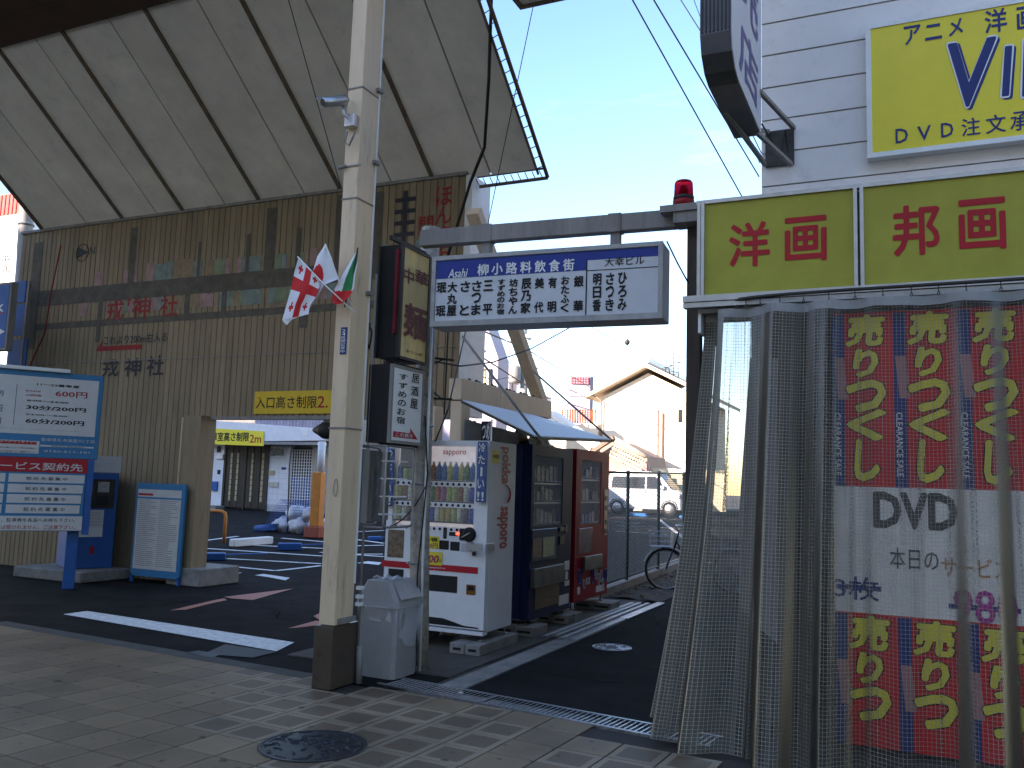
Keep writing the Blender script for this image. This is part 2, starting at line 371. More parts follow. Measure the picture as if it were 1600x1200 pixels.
cs = MB(); cs.grid(lambda u, v: (B0+(B1-B0)*(u*1.0)+Vector((0, v*.19-.12, .001))), 30, 1); cs.build('paving_border_strip', m_dconc, kind='structure')
# manholes
def manhole(c, r, label, mat):
    t = thing('manhole_cover', label, 'manhole cover', c)
    MB().lathe([(r, 0), (r, .004), (r*.93, .0045), (r*.93, .001)], c, 40).build('rim', mat, t)
    d = MB(); d.lathe([(r*.92, 0), (r*.92, .003)], c, 40)
    rng = random.Random(int(r*1000))
    for k in range(46):
        a = rng.uniform(0, 2*PI); q = rng.uniform(.1, .82)*r; p = c+Vector((math.cos(a)*q, math.sin(a)*q, .0035)); a2 = rng.uniform(0, PI)
        ln = .09*r+rng.random()*.09*r; pts = [p+Vector((math.cos(a2+b*.5)*ln*b, math.sin(a2+b*.5)*ln*b, 0)) for b in (-1, -.4, .3, 1)]
        d.tube(pts, .0055, 4)
    for k in range(14):
        a = 2*PI*k/14; d.tube([c+Vector((math.cos(a)*.86*r, math.sin(a)*.86*r, .003)), c+Vector((math.cos(a+.3)*.86*r, math.sin(a+.3)*.86*r, .003))], .004, 4)
    d.build('patterned_plate', mat, t)
manhole(MH+Vector((0, 0, .001)), .335, 'large dark round manhole cover with relief pattern in the tiled arcade floor', M('cast_iron', (.035, .036, .038), .45, metal=.6, var=.3, scale=12))
manhole(Vector((-2.885, 8.88, .004)), .205, 'small silvery round manhole cover in the dark alley asphalt', M('worn_iron', (.30, .30, .31), .4, metal=.8, var=.4, scale=25))
# drain grating across the alley mouth
gr = thing('drain_grating', 'long steel drain grating running across the mouth of the alley', 'drain grating', G0)
gl = 2.75; fg = Fr(G0+Vector((0, 0, -.01)), gu, gvv)
MB().box(-.05, gl, -.02, .26, -.10, -.06, fr=fg).build('channel', m_black, gr)
fm = MB()
for a, b in ((-.03, .0), (.235, .265)): fm.box(-.05, gl, a, b, -.03, .014, fr=fg)
fm.build('frame', m_galv, gr)
bmz = MB(); bmz.box(-.006, .006, 0, .235, -.02, .012, fr=Fr((0, 0, 0), gu, gvv)); bme = bmz.mesh('bar', M('worn_bright_steel', (.55, .54, .53), .4, metal=.5, var=.2))
k = 0
while .03+k*.042 < gl:
    inst('bar', bme, G0+gu*(.03+k*.042)+Vector((0, 0, -.01)), gr); k += 1
for q in (.95, 1.93): MB().box(q-.012, q+.012, 0, .235, -.02, .016, fr=fg).build('end_plate', m_galv, gr)
MB().lathe([(.022, 0), (.022, .012), (.01, .016)], G0+gu*.68+gvv*.12, 10).build('bolt', m_alu, gr)
# painted markings
mk_w = M('road_paint_white', (.74, .74, .72), .7, var=.3, scale=14, dirt=.5)
mk_o = M('road_paint_salmon', (.50, .20, .14), .7, var=.25, scale=12, dirt=.35)
def mark(name, pts, mat, dz=.003):
    mb = MB(); P = [atg(*p) for p in pts]; mb.poly([Vector((p.x, p.y, gz(p.y)+dz)) for p in P]); return mb.build(name, mat, kind='structure')
mark('stop_line', [(99, 960), (136, 955), (460, 1004), (432, 1018)], mk_w)
mark('ground_arrow', [(266, 954), (330, 939), (350, 935), (355, 938), (335, 942), (290, 953)], mk_o)
mark('ground_arrow', [(350, 933), (458, 920), (395, 938), (362, 935.5)], mk_o, .004)
mark('ground_arrow', [(450, 982), (494, 970), (502, 971), (498, 977), (465, 981)], mk_o)
mark('ground_arrow', [(490, 963), (502, 957), (545, 953), (530, 966), (500, 970)], mk_o, .004)
def line(a, b, w=.12, mat=None):
    A = atg(*a); B = atg(*b); d = (B-A).normalized(); s = Vector((-d.y, d.x, 0))*w/2; mb = MB(); n = 8
    for i in range(n):
        p = A.lerp(B, i/n); q = A.lerp(B, (i+1)/n)
        mb.poly([Vector((x.x, x.y, gz(x.y)+.004)) for x in (p-s, q-s, q+s, p+s)])
    mb.build('bay_line', mat or mk_w, kind='structure')
for a, b in (((308, 880), (430, 892)), ((430, 892), (502, 884)), ((355, 873), (502, 881)), ((320, 857), (504, 869)), ((318, 845), (372, 838)), ((440, 841), (510, 847)),
             ((500, 863), (600, 870)), ((556, 853), (600, 852)), ((556, 866), (598, 866)), ((556, 831), (600, 829)), ((556, 843), (600, 849)), ((370, 851), (505, 857))):
    line(a, b)
mark('painted_number', [(330, 898), (352, 893), (378, 895), (352, 901)], mk_w)
mark('painted_number', [(398, 899), (412, 897), (453, 903), (446, 907), (420, 902)], mk_w)
mark('painted_number', [(557, 880), (575, 877), (596, 879), (592, 883), (575, 881)], mk_w)
for a, b in (((962, 808), (1072, 812)), ((962, 821), (1072, 826)), ((960, 815), (1000, 818)), ((962, 830), (1072, 838)), ((1030, 812), (1072, 845))): line(a, b, .12)

# ------------------------------------------------------------------ corrugated wall with faded map
wall = thing('corrugated_wall', 'tall dark beige corrugated wall with a faded painted street map above the car park entrance', 'wall', (-9.8, 10.2, 0))
WX0, WX1, WZ0, WZ1 = -14.55, -5.52, 2.53, 5.84
pitch = .1129; npn = int((WX1-WX0)/pitch)
pm = MB(); pm.hexa([Vector((-.048, 0, WZ0)), Vector((.048, 0, WZ0)), Vector((.056, .02, WZ0)), Vector((-.056, .02, WZ0))],
                   [Vector((-.048, 0, WZ1)), Vector((.048, 0, WZ1)), Vector((.056, .02, WZ1)), Vector((-.056, .02, WZ1))])
pme = pm.mesh('panel', m_wallp)
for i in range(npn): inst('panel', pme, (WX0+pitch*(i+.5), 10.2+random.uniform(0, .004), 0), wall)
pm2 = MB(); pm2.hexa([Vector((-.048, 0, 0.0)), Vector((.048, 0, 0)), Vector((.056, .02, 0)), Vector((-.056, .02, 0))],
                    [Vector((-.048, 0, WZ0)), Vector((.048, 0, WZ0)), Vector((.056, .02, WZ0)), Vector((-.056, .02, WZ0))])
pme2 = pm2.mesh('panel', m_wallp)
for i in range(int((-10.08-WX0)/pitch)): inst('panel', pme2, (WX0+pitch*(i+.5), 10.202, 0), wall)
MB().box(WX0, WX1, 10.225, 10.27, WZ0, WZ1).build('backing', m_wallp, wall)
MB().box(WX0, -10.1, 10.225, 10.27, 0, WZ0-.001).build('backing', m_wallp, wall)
tr = MB(); tr.box(WX0-.02, WX1+.02, 10.17, 10.3, WZ1, WZ1+.045); tr.box(-10.08, WX1, 10.18, 10.29, WZ0-.05, WZ0-.001); tr.build('trim', m_gpaint, wall)
tl = MB(); tl.box(WX0, WX1-.04, 10.188, 10.199, 3.455, 3.467); tl.build('seam', m_gpaint, wall)
MB().box(-10.1, -9.78, 9.98, 10.30, .26, WZ0-.002).build('column', m_wallp, wall)
MB().bbox(-10.2, -9.52, 9.92, 10.75, 0, .26, .02).build('concrete_footing', m_conc, wall)
MB().tube([(-10.13, 9.96, .26), (-10.13, 9.96, 2.5)], .012, 6).build('conduit', m_beige, wall)
MB().box(WX1, WX1+.10, 10.2, 10.75, 2.53, WZ1).build('end_return', m_white, wall)  # end face coloured white for the skylight it catches
MB().box(-6.32, -6.02, 10.35, 10.65, 0, 2.52).build('column', m_beige, wall)
WF = FRONT(10.2); m_map = M('faded_grey_map_paint', (.115, .098, .075), .7, var=.35, scale=7); m_mapb = M('dark_map_paint', (.03, .03, .04), .6)
pale = [M('faded_teal', (.20, .25, .22), .7, var=.35), M('faded_pink', (.36, .22, .20), .7, var=.35), M('faded_green', (.22, .25, .15), .7, var=.35), M('faded_brown', (.28, .20, .12), .7, var=.35)]
def wrect(a, b, mat, d=.004, name='painted_street'):
    x0, z1 = WF.loc(*a); x1, z0 = WF.loc(*b)
    if x0 > x1: x0, x1 = x1, x0
    if z0 > z1: z0, z1 = z1, z0
    return MB().box(x0, x1, z0, z1, d-.003, d, fr=WF).build(name, mat, wall)
xm = lambda px, py: WF.loc(px, py)[0]
zU0, zU1 = WF.loc(230, 450)[1], WF.loc(230, 430)[1]
zU0, zU1 = 4.48, 4.76; zL0, zL1 = 4.06, 4.17
sx0 = xm(50, 450)
m1 = MB(); m1.box(sx0, -6.1, zU0, zU1, .001, .004, fr=WF); m1.box(sx0, -6.1, zL0, zL1, .001, .004, fr=WF)
for px, pa, pb, wd, d in ((54, 380, 545, .22, 1), (208, 356, 432, .14, 1), (312, 378, 414, .06, 1), (388, 366, 404, .07, 1), (424, 325, 396, .20, 1), (467, 356, 394, .09, 1), (532, 305, 385, .16, 1), (590, 300, 380, .18, 1),
                       (156, 452, 534, .10, 0), (293, 437, 500, .11, 0), (351, 432, 492, .10, 0), (475, 480, 512, .14, 0)):
    x = xm(px, (pa+pb)/2); za = WF.loc(px, pa)[1]; zb = WF.loc(px, pb)[1]
    m1.box(x-wd/2, x+wd/2, (zU1+.0 if pb < 440 and d else zb), za if d else (zU0 if px < 400 else za), .0045, .0065, fr=WF)
m1.build('painted_street', m_map, wall)
rng = random.Random(3); pp = [MB() for _ in pale]
def blocks(x0, x1, z0, z1, step, dens):
    x = x0
    while x < x1:
        wd = step*rng.choice((.7, 1, 1, 1.6))
        if rng.random() < dens: pp[rng.randrange(4)].box(x, min(x+wd, x1), z0, z1+rng.uniform(-.02, .03), .001, .0035, fr=WF)
        x += wd*1.02
blocks(-12.6, -11.5, zU1, zU1+.24, .2, .6); blocks(-11.4, -10.2, zU1, zU1+.28, .17, .9); blocks(-10.1, -7.8, zU1, zU1+.24, .14, .92); blocks(-7.4, -6.2, zU1, zU1+.2, .15, .6)
blocks(-13.2, -12.2, zU0-.22, zU0, .16, .4); blocks(-12, -9.9, zU0-.22, zU0, .14, .85); blocks(-9.8, -7.6, zU0-.24, zU0, .13, .9); blocks(-9.6, -8.4, zU0-.46, zU0-.25, .16, .5)
for b_, mt in zip(pp, pale): b_.build('painted_block', mt, wall)
# compass
cxy = WF.loc(129, 395); cx, cz = cxy
cm = MB(); cm.tube([WF.p(cx+.15*math.cos(t*PI/14), cz+.15*math.sin(t*PI/14), .004) for t in range(28)], .007, 4, closed=True)
cm.prism([(cx-.1, cz+.1), (cx-.12, cz-.09), (cx+.15, cz+.0)], WF, .001, .004); cm.build('compass', m_mapb, wall)
txtp(WF, 'N', (141, 386), (148, 397), m_mapb, wall, d=.004)
txtp(WF, '戎', (169, 469), (192, 500), m_redt, wall, d=.006, bold=.03); txtp(WF, '神', (208, 465), (234, 497), m_redt, wall, d=.006, bold=.03); txtp(WF, '社', (252, 462), (277, 494), m_redt, wall, d=.006, bold=.03)
txtp(WF, '†', (197, 466), (206, 478), m_redt, wall, d=.006, bold=.04)
txtp(WF, 'これより200m右入る', (163, 525), (261, 534), m_mapb, wall, d=.006, bold=.015)
x0, z0 = WF.loc(150, 549); x1, z1 = WF.loc(222, 543)
MB().prism([(x0, z0-.0), (x1, z0+.0), (x1, z0+.08), (x0+.12, z0+.08), (x0+.14, z0+.2)], WF, .001, .004).build('painted_arrow', m_redt, wall)
for ch, a, b in (('戎', (162, 562), (185, 588)), ('神', (196, 560), (220, 588)), ('社', (231, 556), (255, 587))): txtp(WF, ch, a, b, m_mapb, wall, d=.006, bold=.03)
# railway symbol and vertical lettering at the right end
rx, rz1 = WF.loc(634.5, 298); rz0 = WF.loc(634, 385)[1]
rm = MB(); rm.box(rx-.035, rx+.035, rz0, rz1, .001, .006, fr=WF)
for q in (312, 330, 348, 366): z = WF.loc(634, q)[1]; rm.box(rx-.17, rx-.035, z-.03, z+.03, .001, .006, fr=WF); rm.box(rx+.035, rx+.17, z-.03, z+.03, .001, .006, fr=WF)
rm.build('painted_railway', m_mapb, wall)
for ch, a, b in (('ほ', (682, 293), (706, 320)), ('ん', (682, 323), (705, 349)), ('ま', (682, 353), (705, 378)), ('ち', (681, 381), (703, 408)), ('門', (655, 339), (677, 366))): txtp(WF, ch, a, b, m_redt, wall, d=.006, bold=.03)
yb = thing('height_limit_sign', 'yellow entrance height limit board fixed low on the corrugated wall above the car park opening', 'sign', aty(460, 630, 10.18))
x0, z1 = WF.loc(400, 612); x1, z0 = WF.loc(548, 646)
MB().box(x0, x1, z0, z1, .007, .02, fr=WF).build('board', M('orange_yellow_board', (.72, .47, .03), .4, var=.1), yb)
txtp(WF, '入口高さ制限', (402, 620), (496, 638), m_ink, yb, d=.022, bold=.015); txtp(WF, '2.1m', (498, 619), (546, 637), m_red, yb, d=.022, bold=.02)
solo(MB().tube([atx(0, 0, 0)*0+aty(95, 383, 10.1), aty(80, 455, 10.1), aty(70, 520, 10.1), aty(45, 575, 10.1)], .012, 5), 'conduit_pipe', m_redt, 'thin rusty red pipe slanting down the left end of the corrugated wall', 'pipe', aty(45, 575, 10.1))

# ------------------------------------------------------------------ arcade canopy and ceiling
can = thing('arcade_canopy', 'sloping pale panelled arcade canopy with dark rusty ribs over the car park wall', 'canopy', (-9, 10.2, 5.8))
def cz_(y): return 5.85+(10.25-y)*.77
ribx = [-15.2, -13.65, -12.05, -10.70, -9.13, -7.61, -6.06, -4.50]
YT, YB = 7.75, 10.28
for i in range(len(ribx)-1):
    a, b = ribx[i], ribx[i+1]
    if i == 0: a = -14.0; b = ribx[2]; 
    if i == 1: continue
    mid = (a+b)/2+.1
    for p, q in ((a, mid), (mid, b)):
        mb = MB(); e = .012
        mb.hexa([(p+e, YB, cz_(YB)), (q-e, YB, cz_(YB)), (q-e, YT, cz_(YT)), (p+e, YT, cz_(YT))], [(p+e, YB, cz_(YB)+.03), (q-e, YB, cz_(YB)+.03), (q-e, YT, cz_(YT)+.03), (p+e, YT, cz_(YT)+.03)])
        mb.build('panel', m_soff, can)
for x in ribx[2:]+[-14.03]:
    mb = MB(); wd = .027
    mb.hexa([(x-wd, YB, cz_(YB)-.04), (x+wd, YB, cz_(YB)-.04), (x+wd, YT, cz_(YT)-.04), (x-wd, YT, cz_(YT)-.04)], [(x-wd, YB, cz_(YB)+.02), (x+wd, YB, cz_(YB)+.02), (x+wd, YT, cz_(YT)+.02), (x-wd, YT, cz_(YT)+.02)])
    if x == ribx[-1]: continue
    mb.build('rib', m_rib, can)
bk = MB(); bk.hexa([(-14.05, YB, cz_(YB)+.032), (-4.52, YB, cz_(YB)+.032), (-4.52, YT-.4, cz_(YT-.4)+.032), (-14.05, YT-.4, cz_(YT-.4)+.032)], [(-14.05, YB, cz_(YB)+.09), (-4.52, YB, cz_(YB)+.09), (-4.52, YT-.4, cz_(YT-.4)+.09), (-14.05, YT-.4, cz_(YT-.4)+.09)])
bk.build('roof_sheet', m_rib, can)
# truss edge with round holes
ed = MB()
for i in range(26):
    y = YB-i*.12
    ed.tube([(-4.52, y, cz_(y)), (-4.40, y-.06, cz_(y)-.0)], .008, 4)
ed.tube([(-4.50, YB+.05, cz_(YB+.05)-.02), (-4.50, 6.8, cz_(6.8)-.02)], .018, 5); ed.tube([(-4.38, YB+.09, cz_(YB+.09)-.03), (-4.38, 6.8, cz_(6.8)-.03)], .028, 6)
for i in range(10): ed.tube([(-5.42+i*.105, YB+.02, cz_(YB)-.02), (-5.40+i*.105, YB+.1, cz_(YB)-.1)], .008, 4)
ed.tube([(-5.4, YB+.02, cz_(YB)-.0), (-4.38, YB+.02, cz_(YB)-.0)], .016, 5); ed.tube([(-5.4, YB+.1, cz_(YB)-.11), (-4.38, YB+.09, cz_(YB)-.11)], .026, 5)
ed.build('edge_truss', m_rib, can)
ce = thing('arcade_ceiling', 'dark brown flat arcade ceiling at the top left corner', 'ceiling', (-10, 4, 7.69))
y = 5.0
while y < 7.74:
    MB().box(-40, -4.45, y+.005, min(y+.72, 7.74), 7.69, 7.73).build('panel', m_ceil, ce); y += .72
MB().box(-40, -4.45, 5.0, 7.74, 7.735, 7.80).build('backing', m_ceil, ce)
rc = thing('arcade_roof_edge', 'small corner of pale arcade roof with brown rim at the top edge over the alley', 'roof', atz(813, 12, 7.3))
cpt = atz(813, 12, 7.3)
MB().box(cpt.x+.05, -2.2, 5.5, cpt.y-.05, 7.3, 7.36).build('panel', m_soff, rc)
e2 = MB(); e2.box(cpt.x, -2.2, cpt.y-.05, cpt.y, 7.27, 7.40); e2.box(cpt.x, cpt.x+.05, 5.5, cpt.y-.051, 7.27, 7.40)
e2.build('rim', m_rib, rc)

# ------------------------------------------------------------------ arcade pillar with camera, flags, labels
pil = thing('arcade_pillar', 'cream painted square steel pillar with dark stone base in the middle of the picture', 'pillar', (-4.27, 5.98, 0))
PX0, PX1, PY0, PY1 = -4.345, -4.195, 5.85, 6.105
MB().bbox(PX0, PX1, PY0, PY1, .49, 7.68, .006).build('shaft', m_beige, pil)
st = MB(); st.bbox(PX0-.02, PX1+.01, PY0-.025, PY1+.10, 0, .485, .006); st.build('stone_base', m_stone, pil)
bd_ = MB()
for z, h in ((4.95, .012), (3.98, .012), (2.05, .014)): bd_.box(PX0-.006, PX1+.006, PY0-.006, PY1+.006, z, z+h)
bd_.box(PX1, PX1+.02, PY0+.04, PY1+.02, .50, .54); bd_.build('strap', m_gpaint, pil)
for z in (5.0, 3.2, 4.35): MB().box(PX1, PX1+.035, PY1-.06, PY1+.01, z, z+.03).build('bracket', m_gpaint, pil)
MB().box(PX1+.001, PX1+.012, PY1-.018, PY1-.004, .8, 7.6).build('lit_edge_strip', m_white, pil)  # white strip painting the lit edge of the pillar face
bl = aty(537, 533, PY0); MB().bbox(bl.x-.03, bl.x+.033, PY0-.006, PY0-.001, bl.z-.11, bl.z+.115, .002).build('label_plate', m_navy, pil)
vtxt(FRONT(PY0-.006), '24時間記録中', bl.x-.02, bl.x+.02, bl.z-.1, bl.z+.1, m_white, pil, d=.002)
pq = aty(525, 762, PY0); sm_ = MB(); sm_.tube([FRONT(PY0).p(pq.x+.018*math.cos(t)*1, pq.z+.07*math.sin(t)*1.0, .006) for t in [k*PI/8 for k in range(16)]], .003, 4, closed=True); sm_.build('badge', m_gpaint, pil)
MB().box(PX1-.01, PX1+.012, PY0-.07, PY0-.002, 3.30, 3.42).build('junction_box', m_beige, pil)
# foot conduit
MB().tube([(PX1+.05, PY1+.05, .0), (PX1+.05, PY1+.05, .30)], .028, 6).build('foot_pipe', m_gpaint, pil)
MB().tube([(PX1+.035, PY1+.04, .3), (PX1+.035, PY1+.04, 3.4)], .010, 6).build('conduit', m_gpaint, pil)
for z in (.62, .68, .75): MB().box(PX1+.015, PX1+.06, PY1+.0, PY1+.05, z, z+.028).build('clip', m_white, pil)

cc = thing('security_camera', 'silver bullet security camera with sun hood mounted on the cream pillar', 'camera', aty(548, 195, 5.8))
a = aty(501, 157, 5.58); b = aty(543, 154, 5.80); d = (b-a).normalized(); 
def tubeprof(mb, o, ax, prof, seg=16): mb.lathe(prof, o, seg, ax)
L_ = (b-a).length
mb = MB(); tubeprof(mb, aty(504, 160, 5.59), d, [(.036, 0), (.041, .005), (.041, L_*.85), (.036, L_*.88)]); mb.build('body', m_alu, cc)
mb = MB(); tubeprof(mb, aty(504, 160, 5.588), d, [(.033, -.002), (.033, .003)]); mb.build('lens', m_ink, cc)
c1 = aty(499, 155, 5.57); up = Vector((0, 0, 1)); sd_ = Vector((0, 1, 0))
hd = MB(); hd.grid(lambda u, v: c1+d*(v*L_)+sd_*(.054*math.sin((u-.5)*2.6))+up*(.045*math.cos((u-.5)*2.6)-.036+v*.012), 8, 2); hd.build('sun_hood', m_galv, cc)
ar = MB(); ar.tube([aty(536, 166, 5.76), aty(538, 178, 5.77), aty(548, 188, 5.8), aty(556, 193, 5.84)], .014, 7); ar.build('arm', m_alu, cc)
q = aty(552, 192, 5.845); MB().bbox(q.x-.05, q.x+.05, 5.78, 5.849, q.z-.055, q.z+.055, .006).build('junction_box', m_alu, cc)
MB().tube([aty(543, 205, 5.79), aty(539, 222, 5.78), aty(545, 228, 5.79), aty(555, 206, 5.80)], .009, 6).build('cable_loop', m_gpaint, cc)
il = thing('insulator_fitting', 'small clamp with insulator on the left side of the cream pillar below the camera', 'fitting', aty(535, 262, 5.84))
MB().tube([aty(528, 263, 5.8), aty(541, 259, 5.84)], .016, 7).build('insulator', m_gpaint, il)
MB().box(PX0-.008, PX1+.03, PY0-.008, PY0-.001, aty(560, 258, PY0).z-.006, aty(560, 258, PY0).z+.006).build('strap', m_gpaint, il)

# flags
def ruled(A, B, y0, amp, ph, nu=24, nv=24):
    def pt(L, t):
        s = t*(len(L)-1); i = min(int(s), len(L)-2); f = s-i; return (L[i][0]*(1-f)+L[i+1][0]*f, L[i][1]*(1-f)+L[i+1][1]*f)
    def fn(u, v):
        a = pt(A, v); b = pt(B, v); x = a[0]*(1-u)+b[0]*u; y = a[1]*(1-u)+b[1]*u
        return aty(x, y, y0+amp*math.sin(u*7+v*3+ph)+amp*.5*math.sin(v*9+ph))
    return fn
mfw = M('flag_white', (.75, .74, .76), .8, var=.05); mfr = M('flag_red', (.62, .03, .03), .8, var=.1); mfg = M('flag_green', (.02, .22, .08), .8, var=.1)
fl1 = thing('flag', 'white flag with red cross and small red crosses, leftmost on the pillar', 'flag', aty(540, 470, 5.7), 'small flags on the cream pillar')
def geo(u, v):
    # u across, v down the cloth
    if abs(u-.5) < .12 or abs(v-.42) < .1: return 1
    for cx_, cy_ in ((.2, .14), (.22, .8), (.8, .14), (.8, .78)):
        if (abs(u-cx_) < .035 and abs(v-cy_) < .085) or (abs(v-cy_) < .032 and abs(u-cx_) < .1): return 1
    return 0
MB().grid(ruled([(466, 403), (460, 425), (455, 450), (448, 475), (441, 500)], [(500, 436), (499, 448), (494, 463), (484, 478), (482, 491)], 5.66, .012, 0), 48, 48, mfn=geo).build('cloth', [mfw, mfr], fl1)
# lower tail of the cloth
MB().grid(ruled([(441, 500), (444, 504), (448, 508)], [(482, 491), (470, 494), (459, 497)], 5.66, .004, 1), 12, 6).build('cloth_tail', [mfw], fl1)
MB().tube([aty(465, 401, 5.655), aty(505, 443, 5.655), aty(556, 490, 5.8)], .006, 6).build('flagstick', m_white, fl1)
fl2 = thing('flag', 'plain white flag with a red disc hanging between the cross flag and the pillar', 'flag', aty(545, 460, 5.7), 'small flags on the cream pillar')
def jap(u, v): return 1 if (u-.22)**2*.55+(v-.52)**2 < .035 else 0
MB().grid(ruled([(508, 382), (496, 400), (490, 420), (484, 440), (481, 462), (483, 482)], [(510, 383), (518, 402), (523, 418), (529, 436), (506, 445), (490, 474)], 5.70, .01, 2), 40, 40, mfn=jap).build('cloth', [mfw, mfr], fl2)
MB().tube([aty(508, 381, 5.69), aty(530, 440, 5.72), aty(548, 475, 5.8)], .006, 6).build('flagstick', m_white, fl2)
fl3 = thing('flag', 'green white and red striped flag hanging in front of the cream pillar', 'flag', aty(555, 480, 5.75), 'small flags on the cream pillar')
def ita(u, v): return 2 if v > .56+.10*u else (1 if .30+.25*v < u < .92 else 0)
MB().grid(ruled([(559, 389), (545, 412), (530, 438), (519, 458), (518, 470), (524, 476)], [(560, 392), (559, 410), (555, 430), (553, 450), (547, 462), (535, 474)], 5.74, .008, 1), 36, 36, mfn=ita).build('cloth', [mfw, mfg, mfr], fl3)
MB().tube([aty(559, 387, 5.73), aty(551, 430, 5.75), aty(538, 480, 5.82)], .006, 6).build('flagstick', m_dark, fl3)

# ------------------------------------------------------------------ sign pole, blade signs, hanging sign and beam
pole = thing('sign_pole', 'rust blotched steel pole carrying the upright shop signs beside the grey bin', 'pole', (-4.08, 6.87, 0))
MB().tube([(-4.0, 6.87, 0), (-4.05, 6.87, 1.2), (-4.07, 6.87, 2.6), (-4.07, 6.87, 4.0)], .088, 10).build('shaft', m_rustp, pole)
for z in (.92, 1.62, 2.15): MB().tube([(-4.06+.095*math.cos(t*PI/6), 6.87+.095*math.sin(t*PI/6), z) for t in range(12)], .007, 4, closed=True).build('strap', m_galv, pole)
MB().tube([(-3.95, 6.8, 0), (-3.96, 6.79, 1.0), (-3.97, 6.79, 3.6)], .012, 6).build('conduit', m_white, pole)
m_yk = M('aged_yellow_panel', (.72, .54, .22), .5, var=.22, scale=7, dirt=.35, streak=True); m_mar = M('maroon_paint', (.16, .012, .02), .5, var=.2)
def blade(pa, pb, pc, pd, depth, frm_mat, face_mat, name, label, cat='sign'):
    # pa top-near, pb top-far, pc bottom-far, pd bottom-near, on the +x face
    A = atx(*pa, -3.95); D = atx(*pd, -3.95); Bq = atx(*pb, -3.95); Cq = atx(*pc, -3.95)
    y0 = (A.y+D.y)/2; y1 = (Bq.y+Cq.y)/2; z1 = (A.z+Bq.z)/2; z0 = (D.z+Cq.z)/2
    t = thing(name, label, cat, (-3.95-depth/2, (y0+y1)/2, z0)); F = RIGHT(-3.95)
    return t, F, y0, y1, z0, z1
t, F, y0, y1, z0, z1 = blade((629, 383), (671, 399), (665, 568), (624, 560), .22, m_black, m_yk, 'noodle_shop_sign', 'aged yellow upright sign with maroon characters for Chinese noodles, above the white izakaya sign')
MB().box(-4.17, -3.965, y0, y1, z0, z1).build('box', m_black, t)
fb = MB(); 
for a, b, c, d_ in ((y0-.015, y0+.012, z0, z1), (y1-.012, y1+.015, z0, z1), (y0+.012, y1-.012, z1-.018, z1+.01), (y0+.012, y1-.012, z0-.01, z0+.015)): fb.box(a, b, c, d_, -.02, .012, fr=F)
fb.build('frame', m_dark, t)
MB().box(y0+.013, y1-.013, z0+.016, z1-.019, -.012, .004, fr=F).build('face_panel', m_yk, t)
MB().box(-4.19, -4.172, y0-.02, y0+.03, z0, z1).build('edge_strip', m_dark, t)
MB().box(-4.0, -3.972, y0-.04, y0-.016, z0+.2, z1-.05).build('neon_tube_holder', m_mar, t)
txtp(F, '中', (630, 416), (645, 447), m_mar, t, d=.008, bold=.04); txtp(F, '華', (648, 419), (668, 450), m_mar, t, d=.008, bold=.04)
txtp(F, '麺', (631, 470), (664, 536), m_mar, t, d=.008, bold=.05); txtp(F, 'キリンや', (633, 545), (659, 558), m_mar, t, d=.008, bold=.03)
x_, z_ = F.loc(630, 559); x2_, z2_ = F.loc(662, 562); MB().box(x_, x2_, z_-.012, z_+.0, .005, .008, fr=F).build('underline', m_mar, t)
t, F, y0, y1, z0, z1 = blade((615, 571), (662, 582), (656, 694), (608, 690), .22, m_black, m_whiteb, 'izakaya_sign', 'white upright izakaya sign with black brush lettering and red arrow, below the yellow noodle sign')
MB().box(-4.18, -3.965, y0-.01, y1+.01, z0-.01, z1+.01).build('box', m_black, t)
MB().box(y0+.012, y1-.012, z0+.014, z1-.014, -.014, .003, fr=F).build('face_panel', m_whiteb, t)
fb = MB()
for a, b, c, d_ in ((y0-.014, y0+.011, z0-.012, z1+.012), (y1-.011, y1+.014, z0-.012, z1+.012), (y0+.011, y1-.011, z1-.013, z1+.012), (y0+.011, y1-.011, z0-.012, z0+.013)): fb.box(a, b, c, d_, -.02, .008, fr=F)
fb.build('frame', m_gpaint, t)
for i, ch in enumerate('すずめのお宿'): txtp(F, ch, (623.5-i*.4+(.4*i if 0 else 0)-i*.5, 583+i*13.4), (636-i*.9, 595+i*13.6), m_ink, t, d=.006, bold=.035)
for i, ch in enumerate('居酒屋'): txtp(F, ch, (643-i*1.2, 583+i*19.5), (654-i*1.2, 600+i*19.8), m_ink, t, d=.006, bold=.035)
ax0, az1 = F.loc(614, 672); ax1, az0 = F.loc(652, 687)
hh = az1-az0
MB().prism([(ax0, az0+.0), (ax1, az0-.0), (ax1-.13, az0+hh*1.6), (ax1-.13, az0+hh*.85), (ax0, az0+hh*.85)], F, .003, .005).build('arrow', m_ored, t)
txtp(F, 'この奥を', (617, 675), (644, 685), m_whiteb, t, d=.008, bold=.02)
# arms holding the blades
for zz in (3.73, 2.64, 1.96): MB().bar((-4.07, 6.2, zz), (-4.07, 6.78, zz), .03, .035).build('sign_arm', m_dark, pole)
for px, py, nm in ((598, 470, 'upper'), (600, 630, 'lower')): pass
for a, b, lb in (((664, 558), (709, 563), 'upper iron stay sticking out right of the noodle sign'), ((660, 622), (706, 624), 'lower iron stay sticking out right of the izakaya sign')):
    A = aty(*a, 6.95); Bq = aty(*b, 6.95)
    solo(MB().bar(A, Bq, .02, .02).tube([aty((a[0]+b[0])/2+8, a[1]+2, 6.95), aty(a[0]+4, a[1]-20 if 'lower' in lb else a[1]+16, 6.95)], .008, 5), 'iron_stay', m_dark, lb, 'bracket', A)
